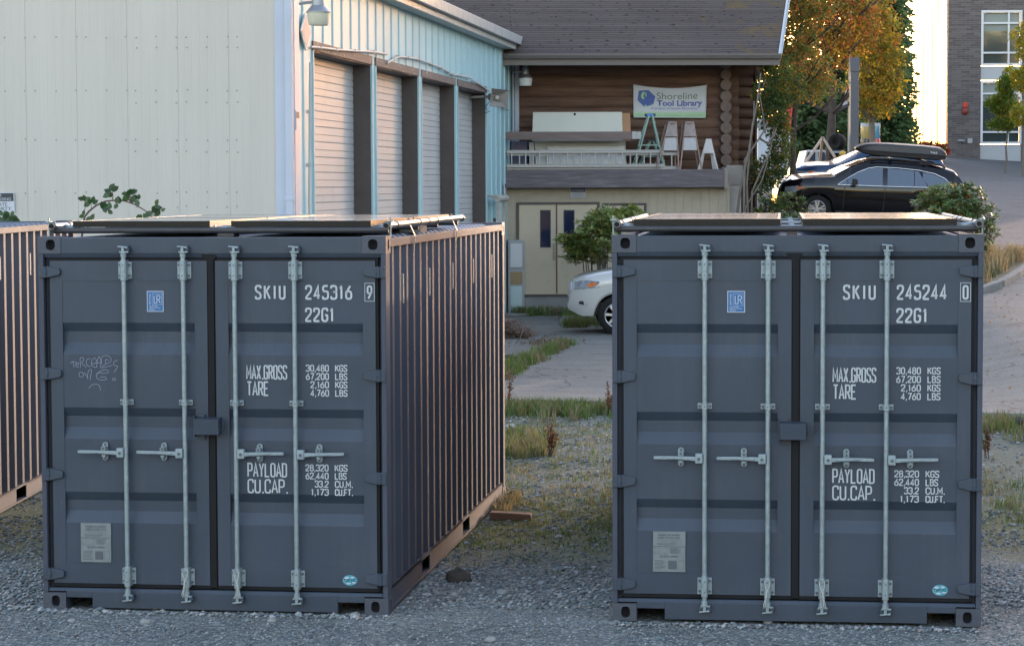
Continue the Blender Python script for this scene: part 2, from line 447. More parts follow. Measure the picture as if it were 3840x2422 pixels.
def asphalt_mat(name, c1, c2, sp_=60, streak=(1, 1, 1)):
    m = bpy.data.materials.new(name); m.use_nodes = True
    n = m.node_tree.nodes; l = m.node_tree.links; b = n['Principled BSDF']; b.inputs['Roughness'].default_value = 0.85
    b.inputs['Specular IOR Level'].default_value = .3
    tc = n.new('ShaderNodeTexCoord')
    mp = n.new('ShaderNodeMapping'); mp.inputs['Scale'].default_value = streak; l.new(tc.outputs['Object'], mp.inputs['Vector'])
    a = n.new('ShaderNodeTexNoise'); a.inputs['Scale'].default_value = .8; a.inputs['Detail'].default_value = 10; a.inputs['Roughness'].default_value = .7; l.new(mp.outputs['Vector'], a.inputs['Vector'])
    r = n.new('ShaderNodeValToRGB'); r.color_ramp.elements[0].position = .3; r.color_ramp.elements[1].position = .72
    r.color_ramp.elements[0].color = (*c1, 1); r.color_ramp.elements[1].color = (*c2, 1); l.new(a.outputs['Fac'], r.inputs['Fac'])
    f = n.new('ShaderNodeTexNoise'); f.inputs['Scale'].default_value = sp_; f.inputs['Detail'].default_value = 4; l.new(tc.outputs['Object'], f.inputs['Vector'])
    v = n.new('ShaderNodeMapRange'); v.inputs['From Min'].default_value = .3; v.inputs['From Max'].default_value = .7; v.inputs['To Min'].default_value = .6; v.inputs['To Max'].default_value = 1.4; l.new(f.outputs['Fac'], v.inputs['Value'])
    m2 = n.new('ShaderNodeMix'); m2.data_type = 'RGBA'; m2.blend_type = 'MULTIPLY'; m2.inputs['Factor'].default_value = 1
    l.new(r.outputs['Color'], m2.inputs['A']); l.new(v.outputs['Result'], m2.inputs['B'])
    # cracks
    vc = n.new('ShaderNodeTexVoronoi'); vc.feature = 'DISTANCE_TO_EDGE'; vc.inputs['Scale'].default_value = .35
    nn = n.new('ShaderNodeTexNoise'); nn.inputs['Scale'].default_value = 1.5; nn.inputs['Detail'].default_value = 6; l.new(tc.outputs['Object'], nn.inputs['Vector'])
    ad = n.new('ShaderNodeVectorMath'); ad.operation = 'ADD'; l.new(tc.outputs['Object'], ad.inputs[0]); l.new(nn.outputs['Color'], ad.inputs[1]); l.new(ad.outputs[0], vc.inputs['Vector'])
    cm = n.new('ShaderNodeMapRange'); cm.inputs['From Min'].default_value = .002; cm.inputs['From Max'].default_value = .009; cm.inputs['To Min'].default_value = .45; cm.inputs['To Max'].default_value = 1; l.new(vc.outputs['Distance'], cm.inputs['Value'])
    m3 = n.new('ShaderNodeMix'); m3.data_type = 'RGBA'; m3.blend_type = 'MULTIPLY'; m3.inputs['Factor'].default_value = 1
    l.new(m2.outputs['Result'], m3.inputs['A']); l.new(cm.outputs['Result'], m3.inputs['B'])
    l.new(m3.outputs['Result'], b.inputs['Base Color'])
    bp = n.new('ShaderNodeBump'); bp.inputs['Strength'].default_value = .4; bp.inputs['Distance'].default_value = .006
    l.new(f.outputs['Fac'], bp.inputs['Height']); l.new(bp.outputs['Normal'], b.inputs['Normal'])
    return m

# main ground: one sheet, fine near, coarse far
xs = [-400, -200, -100, -60, -40] + frange(-30, 40, 71) + [50, 70, 100, 200, 400]
ys = [-60, -20, 0, 8] + frange(12, 60, 97) + frange(64, 124, 16) + [150, 200, 300, 500]
gm = MB(); rows = []
gr = random.Random(3)
for x in xs:
    rows.append([gm.P((x, y, H(x, y) + (gr.uniform(-.02, .012) if 12 < y < 29 and abs(x) < 12 and not (15.2 < y < 22.6 and (-3.4 < x < .3 or .6 < x < 3.6)) else 0.0))) for y in ys])
for i in range(len(xs) - 1):
    for j in range(len(ys) - 1):
        gm.F((rows[i][j], rows[i + 1][j], rows[i + 1][j + 1], rows[i][j + 1]))
tag(gm.build('gravel_ground', gravel_mat(), smooth=True), kind='structure')

ASPH = asphalt_mat('asphalt_lower', (.122, .122, .112), (.188, .187, .172), 45, (1, 2.2, 1))
ASPH2 = asphalt_mat('asphalt_upper', (.098, .098, .098), (.138, .138, .138), 30)
sheet('parking_lot', frange(-6, 30, 60), lambda x: kerb_y(x) + .02, lambda x: 62 if x < 6.1 else (43.9 if x < 9.0 else (43.9 + (x - 9.0) * 2.4 if x < 13 else 53.5)), 40, ASPH, .012)
sheet('upper_road', frange(6.4, 60, 60), lambda x: 50.2 if x < 11 else 53, lambda x: 112, 40, ASPH2, .03)
KERB = mat('kerb_concrete', (.2, .2, .19), .9, var=.3, vscale=6, bump=.5, bscale=40)
def kerb(name, pts, hgt, wd, m=KERB):
    mb = MB()
    for (a, b) in zip(pts, pts[1:]):
        a = Vector(a); b = Vector(b); d = (b - a); d.z = 0; d.normalize(); nn = Vector((-d.y, d.x, 0)) * wd
        za, zb = H(*a[:2]), H(*b[:2])
        A = [Vector((a.x, a.y, za - .1)), Vector((a.x, a.y, za - .1)) + nn, Vector((a.x, a.y, za + hgt)) + nn, Vector((a.x, a.y, za + hgt))]
        B = [Vector((b.x, b.y, zb - .1)), Vector((b.x, b.y, zb - .1)) + nn, Vector((b.x, b.y, zb + hgt)) + nn, Vector((b.x, b.y, zb + hgt))]
        mb.hexa(A, B)
    return tag(mb.build(name, m, bevel=.015), kind='structure')
kerb('kerb', [(x, kerb_y(x) - .13, 0) for x in frange(-6, 30, 30)], .14, .15)
kerb('planting_bed_kerb', [(5.4, 43.9, 0), (6.5, 43.9, 0), (7.7, 43.9, 0), (8.4, 43.95, 0), (9.0, 44.3, 0), (9.6, 45.3, 0), (10.2, 46.7, 0), (11.0, 48.8, 0), (12, 51.4, 0)], .14, .16)
SOIL = mat('bed_soil', (.10, .085, .055), .95, var=.3, vscale=4, bump=.8, bscale=25, col2=(.16, .14, .08))
sheet('planting_bed', frange(5.3, 12, 30), lambda x: 44.05 if x < 8.6 else (44.3 + max(0, x - 9) * 2.4), lambda x: 56 if x < 6.35 else (50.3 if x < 11.3 else 44.31 + max(0, x - 9) * 2.4 + .3), 20, SOIL, .1)
# ---------------------------------------------------------------- shipping containers
NAVY = mat('container_navy', (.039, .053, .075), .45, spec=.4, var=.10, vscale=1.3, bump=.10, bscale=9, bdist=.004, dirt=(.054, .063, .083), dscale=3, dlo=.5, dhi=.9)
NAVYS = mat('container_side_navy', (.060, .068, .090), .62, spec=.25, var=.08, vscale=1.5, bump=.08, bscale=6, bdist=.003)
ROOFM = mat('container_roof_navy', (.09, .12, .17), .5, spec=.5, var=.15, vscale=4)
RUST = mat('casting_navy_rust', (.055, .062, .08), .55, var=.12, vscale=6, dirt=(.16, .07, .03), dscale=7, dlo=.62, dhi=.8, bump=.2, bscale=30)
RUB = mat('black_rubber', (.009, .009, .010), .7, spec=.25, var=.2, vscale=5)
GALV = mat('galvanised', (.27, .33, .35), .42, metal=.6, var=.18, vscale=22, bump=.12, bscale=60)
GALVD = mat('galvanised_dull', (.27, .325, .34), .55, metal=.45, var=.2, vscale=30)
BOLT = mat('bolt_steel', (.10, .12, .14), .45, metal=.6)
WHITE = mat('white_lettering', (.46, .49, .50), .6, var=.08, vscale=30)
BLUE = mat('sticker_blue', (.018, .12, .30), .45)
PALEW = mat('sticker_white', (.48, .52, .57), .5)
PLATE = mat('data_plate_metal', (.20, .225, .23), .5, metal=.4, var=.12, vscale=14)
PLATET = mat('plate_print', (.085, .095, .105), .7)
TEAL = mat('oval_teal', (.06, .30, .36), .5)
TEALT = mat('oval_text', (.02, .12, .14), .6)
DARK = mat('dark_void', (.01, .01, .012), .95)
ROPE = mat('wire_rope', (.5, .5, .47), .7)
def streaks(m, amt=.22):
    """long faint vertical rain streaks and dust in the paint"""
    n = m.node_tree.nodes; l = m.node_tree.links; b = n['Principled BSDF']
    src = b.inputs['Base Color'].links[0].from_socket
    tc = n.new('ShaderNodeTexCoord'); mp = n.new('ShaderNodeMapping'); mp.inputs['Scale'].default_value = (26, 26, .9); l.new(tc.outputs['Object'], mp.inputs['Vector'])
    nz = n.new('ShaderNodeTexNoise'); nz.inputs['Scale'].default_value = 1; nz.inputs['Detail'].default_value = 5; nz.inputs['Roughness'].default_value = .7; l.new(mp.outputs['Vector'], nz.inputs['Vector'])
    n2 = n.new('ShaderNodeTexNoise'); n2.inputs['Scale'].default_value = 1.4; n2.inputs['Detail'].default_value = 3; l.new(tc.outputs['Object'], n2.inputs['Vector'])
    mu = n.new('ShaderNodeMath'); mu.operation = 'MULTIPLY'; l.new(nz.outputs['Fac'], mu.inputs[0]); l.new(n2.outputs['Fac'], mu.inputs[1])
    mr = n.new('ShaderNodeMapRange'); mr.inputs['From Min'].default_value = .26; mr.inputs['From Max'].default_value = .46; mr.inputs['To Max'].default_value = amt; l.new(mu.outputs[0], mr.inputs['Value'])
    mx = n.new('ShaderNodeMix'); mx.data_type = 'RGBA'; l.new(mr.outputs['Result'], mx.inputs['Factor']); l.new(src, mx.inputs['A']); mx.inputs['B'].default_value = (.16, .17, .18, 1)
    # small rust specks and chips
    ns = n.new('ShaderNodeTexNoise'); ns.inputs['Scale'].default_value = 34; ns.inputs['Detail'].default_value = 2; l.new(tc.outputs['Object'], ns.inputs['Vector'])
    ms = n.new('ShaderNodeMapRange'); ms.inputs['From Min'].default_value = .755; ms.inputs['From Max'].default_value = .79; l.new(ns.outputs['Fac'], ms.inputs['Value'])
    m3 = n.new('ShaderNodeMix'); m3.data_type = 'RGBA'; l.new(ms.outputs['Result'], m3.inputs['Factor']); l.new(mx.outputs['Result'], m3.inputs['A']); m3.inputs['B'].default_value = (.13, .065, .04, 1)
    l.new(m3.outputs['Result'], b.inputs['Base Color'])
streaks(NAVY, .085); streaks(NAVYS, .06)
W_, H_, L_ = 2.438, 2.591, 6.058
PITCHC = .2837

def plate_hole(mb, x0, x1, z0, z1, hole, y, depth, fn):
    """front plate with a hole; hole = list of (x,z) ccw"""
    n = len(hole); cx = sum(p[0] for p in hole) / n; cz = sum(p[1] for p in hole) / n
    outer = []
    for (hx, hz) in hole:
        dx, dz = hx - cx, hz - cz; k = 1e9
        if dx > 1e-9: k = min(k, (x1 - cx) / dx)
        if dx < -1e-9: k = min(k, (x0 - cx) / dx)
        if dz > 1e-9: k = min(k, (z1 - cz) / dz)
        if dz < -1e-9: k = min(k, (z0 - cz) / dz)
        outer.append([cx + dx * k, cz + dz * k])
    for c in ((x0, z0), (x1, z0), (x1, z1), (x0, z1)):
        j = min(range(n), key=lambda q: (outer[q][0] - c[0]) ** 2 + (outer[q][1] - c[1]) ** 2)
        outer[j] = [c[0], c[1]]
    a = [mb.P(fn(p[0], y, p[1])) for p in outer]; b = [mb.P(fn(p[0], y, p[1])) for p in hole]; c = [mb.P(fn(p[0], y + depth, p[1])) for p in hole]
    for i in range(n):
        j = (i + 1) % n
        mb.F((a[i], a[j], b[j], b[i])); mb.F((b[i], b[j], c[j], c[i]))
    m0 = mb.m; mb.m = 1; mb.F(c); mb.m = m0

def oval(cx, cz, rx, rz, n=20, flat=0.0):
    o = []
    for i in range(n):
        a = 2 * PI * (i + .5) / n
        x, z = math.cos(a), math.sin(a)
        # superellipse-ish slot
        o.append((cx + rx * math.copysign(abs(x) ** .7, x), cz + rz * math.copysign(abs(z) ** .8, z)))
    return o

def casting(root, xs_, ys_, top, end):
    """one corner casting; xs_ 0 left/1 right, ys_ 0 front/1 rear"""
    mb = MB()
    x0, x1 = (-.002, .162) if xs_ == 0 else (W_ - .162, W_ + .002)
    y0, y1 = (-.004, .176) if ys_ == 0 else (L_ - .176, L_ + .004)
    z0, z1 = (H_ - .118, H_) if top else (0, .118)
    # front/rear faces with hole
    fx = (.088 if xs_ == 0 else W_ - .088)
    cz = (z0 + z1) / 2
    hole = oval(fx, cz, .030, .038) if not top else oval(fx, cz + .002, .033, .036)
    yf, sgn = (y0, 1) if ys_ == 0 else (y1, -1)
    plate_hole(mb, x0, x1, z0, z1, hole, yf, .05 * sgn, lambda a, b, c: (a, b, c))
    xf, sx_ = (x0, 1) if xs_ == 0 else (x1, -1)
    hy = .095 if ys_ == 0 else L_ - .095
    plate_hole(mb, y0, y1, z0, z1, oval(hy, cz, .028, .038), xf, .05 * sx_, lambda a, b, c: (b, a, c))
    # other faces
    ob, ib = (y1, y0) if ys_ == 0 else (y0, y1)
    mb.face([(x0, ob, z0), (x1, ob, z0), (x1, ob, z1), (x0, ob, z1)])
    xo = x1 if xs_ == 0 else x0
    mb.face([(xo, y0, z0), (xo, y1, z0), (xo, y1, z1), (xo, y0, z1)])
    mb.face([(x0, y0, z1), (x1, y0, z1), (x1, y1, z1), (x0, y1, z1)])
    mb.face([(x0, y0, z0), (x1, y0, z0), (x1, y1, z0), (x0, y1, z0)])
    return mb.build('corner_casting', [RUST, DARK], root)

def corr_profile(s0, s1, first, pitch=PITCHC, outer=.072, slope=.069, depth=.036):
    """list of (s, inset) of corrugation between s0 and s1; first = centre of first outer flat"""
    pts = []
    k = -2
    while True:
        c = first + k * pitch
        if c - outer / 2 - slope > s1: break
        for s_, d_ in ((c - outer / 2, 0), (c + outer / 2, 0), (c + outer / 2 + slope, depth), (c + pitch - outer / 2 - slope, depth)):
            pts.append((s_, d_))
        k += 1
    out = []
    def val(s_):
        for (a, b), (c, d) in zip(pts, pts[1:]):
            if a <= s_ <= c: return b + (d - b) * (s_ - a) / max(1e-9, c - a)
        return 0
    out.append((s0, val(s0)))
    out += [p for p in pts if s0 < p[0] < s1]
    out.append((s1, val(s1)))
    return out

def door_leaf(root, x0, x1, px0, px1, left):
    mb = MB()
    zb, zt = .184, 2.424; pb, pt = .322, 2.284; yf = .012; yb = .062
    # frame ring
    mb.face([(x0, yf, zb), (px0, yf, pb), (px0, yf, pt), (x0, yf, zt)])
    mb.face([(x1, yf, zb), (x1, yf, zt), (px1, yf, pt), (px1, yf, pb)])
    mb.face([(x0, yf, zt), (px0, yf, pt), (px1, yf, pt), (x1, yf, zt)])
    mb.face([(x0, yf, zb), (x1, yf, zb), (px1, yf, pb), (px0, yf, pb)])
    # leaf edges
    mb.face([(x0, yf, zb), (x0, yb, zb), (x0, yb, zt), (x0, yf, zt)])
    mb.face([(x1, yf, zb), (x1, yf, zt), (x1, yb, zt), (x1, yb, zb)])
    mb.face([(x0, yf, zt), (x0, yb, zt), (x1, yb, zt), (x1, yf, zt)])
    mb.face([(x0, yf, zb), (x1, yf, zb), (x1, yb, zb), (x0, yb, zb)])
    g = .036; ps = .0035
    prof = [(pt, 0), (pt, ps)]
    for (a, b) in ((1.997, 1.778), (1.409, 1.191), (.823, .608)):
        prof += [(a, ps), (a - .062, ps + g), (b + .080, ps + g), (b, ps)]
    prof += [(pb, ps), (pb, 0)]
    L = [mb.P((px0, yf + d, z)) for z, d in prof]; Rr = [mb.P((px1, yf + d, z)) for z, d in prof]
    for i in range(len(prof) - 1):
        mb.F((L[i], L[i + 1], Rr[i + 1], Rr[i]))
    for X, I in ((px0, L), (px1, Rr)):
        # groove end walls and step wall
        for k in range(3):
            q = I[2 + 4 * k: 6 + 4 * k]
            mb.F(q)
        mb.face([(X, yf, pb), (X, yf, pt), (X, yf + ps, pt), (X, yf + ps, pb)])
    d = mb.build('door', NAVY, root)
    # hinges
    for z0, z1 in ((2.308, 2.386), (1.603, 1.686), (.902, .986), (.209, .29)):
        h = MB()
        if left: X = lambda v: v
        else: X = lambda v: W_ - v
        zc = (z0 + z1) / 2; hh = (z1 - z0) / 2
        poly = [(.004, zc - hh), (.066, zc - hh), (.150, zc - hh * .55), (.156, zc - hh * .2), (.156, zc + hh * .45), (.145, zc + hh * .62), (.066, zc + hh), (.004, zc + hh)]
        h.prism([(X(a), b) for a, b in poly], -.016, .016, 'xz')
        h.tube([(X(.05), -.012, zc - hh * 1.0), (X(.05), -.012, zc + hh * 1.0)], .014, 10)
        h.lathe([(.013, -.026), (.013, -.016)], (X(.052), 0, zc), 'y', 10)
        h.build('hinge', NAVY, d, bevel=.003)
    # rubber seal round the leaf
    s = MB(); t = .020
    ya, yb_ = .020, .055
    s.box(x0 - t, x0 - .0005, ya, yb_, zb - .02, zt + t); s.box(x1 + .0005, x1 + t, ya, yb_, zb - .02, zt + t)
    s.box(x0, x1, ya, yb_, zt + .0005, zt + t); s.box(x0, x1, ya, yb_, zb - .026, zb - .0005)
    s.build('door_seal', RUB, d)
    return d

def lock_rod(root, x, side, strap, rs):
    yr = -.038; r = .0165
    mb = MB(); mb.tube([(x, yr, .118), (x, yr, 2.475)], r, 16, True)
    rod = mb.build('lock_rod', GALV, root, smooth=True, auto=40)
    # top and bottom guide brackets
    for z0, z1 in ((2.301, 2.418), (.188, .301)):
        b = MB()
        b.box(x - .048, x - .020, -.006, .011, z0, z1); b.box(x + .020, x + .048, -.006, .011, z0, z1)
        b.prism([(x - .0215, .011), (x - .0215, -.05), (x - .012, -.061), (x + .012, -.061), (x + .0215, -.05), (x + .0215, .011)], z0 - .012, z1 + .012, 'xy')
        o = b.build('guide_bracket', GALVD, rod, bevel=.003)
        q = MB()
        for dz in (.022, z1 - z0 - .022):
            for dx in (-.034, .034):
                q.lathe([(.009, -.016), (.009, -.0055)], (x + dx, 0, z0 + dz), 'y', 8)
            q.lathe([(.005, -.0615), (.005, -.0605)], (x, -.0008, z0 + dz), 'y', 8)
        q.build('bolt', BOLT, rod)
    b = MB()
    b.box(x - .048, x - .0185, -.006, .011, 1.432, 1.470); b.box(x + .0185, x + .048, -.006, .011, 1.432, 1.470)
    b.prism([(x - .020, .011), (x - .020, -.048), (x - .011, -.058), (x + .011, -.058), (x + .020, -.048), (x + .020, .011)], 1.430, 1.472, 'xy')
    b.build('guide_bracket', GALVD, rod, bevel=.003)
    q = MB()
    for dx in (-.035, .035): q.lathe([(.009, -.017), (.009, -.0055)], (x + dx, 0, 1.451), 'y', 8)
    q.lathe([(.005, -.0595), (.005, -.0575)], (x, 0, 1.451), 'y', 8)
    q.build('bolt', BOLT, rod)
    # cams + keepers
    for zc, sg in ((2.502, 1), (.098, -1)):
        k = MB()
        k.tube([(x, yr, zc - .05 * sg), (x, yr, zc - .022 * sg)], .021, 12)
        k.tube([(x, yr, zc - .022 * sg), (x, yr - .002, zc - .014 * sg)], .027, 12)
        k.box(x - .010, x + .010, yr - .020, yr + .012, min(zc - .016 * sg, zc + .02 * sg), max(zc - .016 * sg, zc + .02 * sg))
        k.hexa([(x - .036, yr - .022, zc + sg * .018), (x + .034, yr - .022, zc + sg * .008), (x + .034, yr + .01, zc + sg * .008), (x - .036, yr + .01, zc + sg * .018)],
               [(x - .036, yr - .022, zc + sg * .026), (x + .034, yr - .022, zc + sg * .02), (x + .034, yr + .01, zc + sg * .02), (x - .036, yr + .01, zc + sg * .026)])
        k.hexa([(x - .026, yr - .020, zc - sg * .018), (x + .038, yr - .02, zc - sg * .022), (x + .038, yr + .008, zc - sg * .022), (x - .026, yr + .008, zc - sg * .018)],
               [(x - .026, yr - .020, zc - sg * .010), (x + .038, yr - .02, zc - sg * .012), (x + .038, yr + .008, zc - sg * .012), (x - .026, yr + .008, zc - sg * .010)])
        k.build('cam', GALVD, rod, bevel=.002)
        k = MB()
        k.box(x - .038, x - .012, -.050, -.001, zc - .013, zc + .018); k.box(x + .013, x + .044, -.050, -.001, zc - .013, zc + .018)
        k.box(x - .03, x + .036, -.02, -.001, zc + .018, zc + .03)
        k.build('cam_keeper', NAVY, rod, bevel=.005)
    # handle
    h = MB(); z = 1.105; s = side
    h.box(min(x + s * .012, x + s * .062), max(x + s * .012, x + s * .062), yr - .03, yr + .02, z - .033, z + .033)
    h.build('handle_hub', GALVD, rod, bevel=.006)
    h = MB(); h.lathe([(.010, yr - .037), (.010, yr - .03)], (x + s * .038, 0, z - .002), 'y', 10); h.build('bolt', BOLT, rod)
    h = MB()
    xa, xm, xb = x + s * .06, x + s * .2, x + s * .338
    dz = rs.uniform(-.004, .004)
    h.hexa([(xa, yr - .022, z - .016), (xa, yr - .002, z - .016), (xa, yr - .002, z + .012), (xa, yr - .022, z + .012)],
           [(xm, yr - .014, z - .010), (xm, yr + .003, z - .010), (xm, yr + .003, z + .014), (xm, yr - .014, z + .014)])
    h.hexa([(xm, yr - .014, z - .010), (xm, yr + .003, z - .010), (xm, yr + .003, z + .014), (xm, yr - .014, z + .014)],
           [(xb, yr - .026, z - .006 + dz), (xb, yr - .008, z - .006 + dz), (xb, yr - .008, z + .014 + dz), (xb, yr - .026, z + .014 + dz)])
    h.beam((x + s * .09, yr - .024, z - .002), (x + s * .25, yr - .022, z + .004), .006, .012)
    h.build('handle', GALVD, rod, bevel=.003)
    h = MB(); xr = x + s * .158
    h.prism([(xr + .021 * math.cos(2 * PI * i / 16), (z + .004 + .042 * (1 if math.sin(2 * PI * i / 16) > 0 else -1) + .021 * math.sin(2 * PI * i / 16))) for i in range(16)], -.006, .011, 'xz')
    h.box(xr - .016, xr + .016, -.058, -.004, z + .014, z + .040)
    h.box(xr - .013, xr + .013, -.05, -.004, z - .030, z - .017)
    h.build('handle_retainer', GALVD, rod, bevel=.003)
    q = MB()
    q.lathe([(.009, -.066), (.009, -.057)], (xr, 0, z + .03), 'y', 8); q.lathe([(.009, -.012), (.009, -.005)], (xr, 0, z - .045), 'y', 8); q.lathe([(.009, -.012), (.009, -.005)], (xr, 0, z + .052), 'y', 8)
    q.build('bolt', BOLT, rod)
    if strap:
        q = MB(); a = strap
        pts = [(x + a * .018, -.07, .296), (x + a * .014, -.07, .262), (x + a * .002, -.072, .236), (x - a * .006, -.074, .2), (x - a * .010, -.076, .16), (x - a * .014, -.074, .128), (x - a * .022, -.07, .112), (x - a * .026, -.07, .130), (x - a * .018, -.07, .16), (x - a * .010, -.071, .2), (x - a * .006, -.071, .234), (x - a * .016, -.070, .262), (x - a * .018, -.069, .294), (x, -.066, .304), (x + a * .018, -.07, .296)]
        q.tube(pts, .0026, 6, False)
        q.build('seal_wire', ROPE, rod, smooth=True)
    return rod

def container(name, label, loc, rz, number=None, check=None, graffiti=False, seed=1):
    rs = random.Random(seed)
    root = thing(name, label, 'shipping container', loc, rz, 'navy shipping containers on the gravel')
    for a in (0, 1):
        for b in (0, 1):
            for t in (True, False):
                casting(root, a, b, t, None)
    # frame
    for X0, X1, X2 in ((0, .034, .056), (W_, W_ - .034, W_ - .056)):
        mb = MB()
        mb.box(min(X0, X1), max(X0, X1), 0, .15, .118, H_ - .118)
        mb.box(min(X1, X2), max(X1, X2), .058, .15, .118, H_ - .118)
        mb.build('corner_post', NAVYS, root, bevel=.004)
        mb = MB(); mb.box(min(X0, X2) , max(X0, X2), L_ - .12, L_ - .002, .118, H_ - .118)
        mb.build('corner_post', NAVYS, root, bevel=.004)
    mb = MB()
    mb.box(.162, W_ - .162, .0, .09, 2.474, 2.583)
    mb.hexa([(.036, .014, 2.446), (W_ - .036, .014, 2.446), (W_ - .036, .09, 2.446), (.036, .09, 2.446)],
            [(.036, .004, 2.4735), (W_ - .036, .004, 2.4735), (W_ - .036, .09, 2.4735), (.036, .09, 2.4735)])
    mb.build('door_header', NAVY, root, bevel=.003)
    mb = MB()
    a, b = .172, .351
    mb.box(b, W_ - b, 0, .1, .014, .128)
    mb.box(.163, b, 0, .1, .085, .128); mb.box(W_ - b, W_ - .163, 0, .1, .085, .128)
    mb.hexa([(.036, .002, .1282), (W_ - .036, .002, .1282), (W_ - .036, .1, .1282), (.036, .1, .1282)],
            [(.036, .016, .150), (W_ - .036, .016, .150), (W_ - .036, .1, .150), (.036, .1, .150)])
    mb.build('door_sill', NAVY, root, bevel=.003)
    mb = MB()   # rubber behind the leaf gaps and closed back wall
    mb.box(.057, W_ - .057, .066, .08, .151, 2.445)
    mb.build('door_gap_backing', RUB, root)
    # rear wall, rear rails
    mb = MB()
    prof = corr_profile(.06, W_ - .06, .25, .25, .09, .04, .03)
    A = [mb.P((s_, L_ - .03 - d_, .13)) for s_, d_ in prof]; B = [mb.P((s_, L_ - .03 - d_, 2.5)) for s_, d_ in prof]
    for i in range(len(prof) - 1): mb.F((A[i], A[i + 1], B[i + 1], B[i]))
    mb.box(.162, W_ - .162, L_ - .1, L_, 2.49, 2.583); mb.box(.162, W_ - .162, L_ - .1, L_, .02, .14)
    mb.build('end_wall', NAVYS, root)
    # side walls + rails
    for sd_ in (0, 1):
        X = (lambda d: W_ - d) if sd_ else (lambda d: d)
        mb = MB()
        prof = corr_profile(.15, L_ - .12, .34)
        A = [mb.P((X(.012 + d_), s_, .17)) for s_, d_ in prof]; B = [mb.P((X(.012 + d_), s_, 2.516)) for s_, d_ in prof]
        for i in range(len(prof) - 1): mb.F((A[i], A[i + 1], B[i + 1], B[i]))
        wall = mb.build('side_wall', NAVYS, root)
        for k in range(5):
            mb = MB()
            s_ = .34 + .072 / 2 + .03 + PITCHC * (1 + 4 * k) 
            mb.box(*sorted((X(.004), X(.030))), s_, s_ + .042, 2.10, 2.31)
            mb.build('vent', mat('vent_grey', (.15, .16, .17), .6), wall, bevel=.004)
        mb = MB()
        mb.box(*sorted((X(0), X(.06))), .15, L_ - .15, 2.513, 2.570)
        mb.build('top_rail', NAVYS, root, bevel=.004)
        mb = MB()
        for s0, s1 in ((.17, 1.41), (1.77, 3.43), (3.81, L_ - .17)):
            mb.box(*sorted((X(.004), X(.012))), s0, s1, .035, .1695)
        mb.box(*sorted((X(.004), X(.06))), .17, L_ - .17, .1495, .1695)
        mb.box(*sorted((X(-.002), X(.05))), .17, L_ - .17, .018, .035)
        mb.build('bottom_rail', NAVYS, root)
        mb = MB()
        mb.box(*sorted((X(.3), X(.28))), 1.2, 4.1, .02, .15)
        mb.build('fork_pocket', DARK, root)
    # floor
    mb = MB(); mb.box(.06, W_ - .06, .1, L_ - .1, .13, .1495); mb.build('floor', DARK, root)
    # roof with ridges
    mb = MB()
    z = 2.556
    mb.box(.061, W_ - .061, .091, L_ - .101, z - .02, z)
    s = .22
    while s < L_ - .25:
        a0, a1 = .115, W_ - .115
        lo = [(a0, s, z), (a1, s, z), (a1, s + .115, z), (a0, s + .115, z)]
        hi = [(a0 + .05, s + .028, z + .022), (a1 - .05, s + .028, z + .022), (a1 - .05, s + .087, z + .022), (a0 + .05, s + .087, z + .022)]
        mb.hexa([(p[0], p[1], z - .001) for p in lo], hi)
        s += .209
    mb.build('roof_panel', ROOFM, root)
    # doors
    dl = door_leaf(root, .076, 1.190, .163, 1.10, True)
    dr = door_leaf(root, 1.248, W_ - .076, 1.338, W_ - .163, False)
    mb = MB()
    mb.prism([(1.150, 2.468), (1.255, 2.468), (1.262, 2.452), (1.232, 2.42), (1.232, 2.36), (1.206, 2.34), (1.195, 2.36), (1.19, 2.42)], .006, .02, 'xz')
    mb.box(1.196, 1.238, .008, .05, .17, 2.425)
    mb.build('centre_seal', RUB, root)
    for i, (x, sd_, st) in enumerate(((.618, -1, 0), (1.036, -1, 1), (1.395, 1, -1), (1.812, 1, 0))):
        lock_rod(root, x, sd_, st, rs)
    # lock box
    mb = MB()
    mb.hexa([(1.115, -.085, 1.238), (1.285, -.085, 1.238), (1.285, .006, 1.245), (1.115, .006, 1.245)],
            [(1.115, -.092, 1.345), (1.285, -.092, 1.345), (1.285, .006, 1.352), (1.115, .006, 1.352)])
    mb.box(1.105, 1.113, -.07, .011, 1.22, 1.365); mb.box(1.105, 1.17, -.012, .011, 1.3525, 1.372); mb.box(1.125, 1.17, -.01, .01, 1.2, 1.237)
    mb.tube([(1.286, -.04, 1.27), (1.302, -.04, 1.262), (1.305, -.035, 1.29), (1.300, -.02, 1.33)], .004, 6)
    mb.build('lock_box', NAVY, root, bevel=.006)
    if number:
        Y = .0085; yp = .0125
        mb = MB()
        t = .0135
        letters(mb, 'SKIU', 1.526, 1.741, 2.159, 2.26, Y, t, .85)
        letters(mb, number, 1.877, 2.204, 2.159, 2.26, Y, t, .62)
        letters(mb, check, 2.304, 2.343, 2.162, 2.257, Y, .012)
        ribbon(mb, [Vector(p) for p in ((2.291, 2.150), (2.356, 2.150), (2.356, 2.272), (2.291, 2.272))], .0035, True, lambda p: (p.x, Y, p.y))
        letters(mb, '22G1', 1.875, 2.08, 2.007, 2.106, Y, t, .60)
        letters(mb, 'MAX.GROSS', 1.46, 1.747, 1.612, 1.712, Y, .0098, .55)
        letters(mb, 'TARE', 1.463, 1.618, 1.499, 1.60, Y, .0105, .5)
        for i, (num, u) in enumerate((('30,480', 'KGS'), ('67,200', 'LBS'), ('2,160', 'KGS'), ('4,760', 'LBS'))):
            zt = 1.716 - i * .0565; wn = .161 if i < 2 else .13
            letters(mb, num, 2.038 - wn, 2.038, zt - .048, zt, Y, .0075, .45)
            letters(mb, u, 2.08, 2.166, zt - .048, zt, Y, .0075, .45)
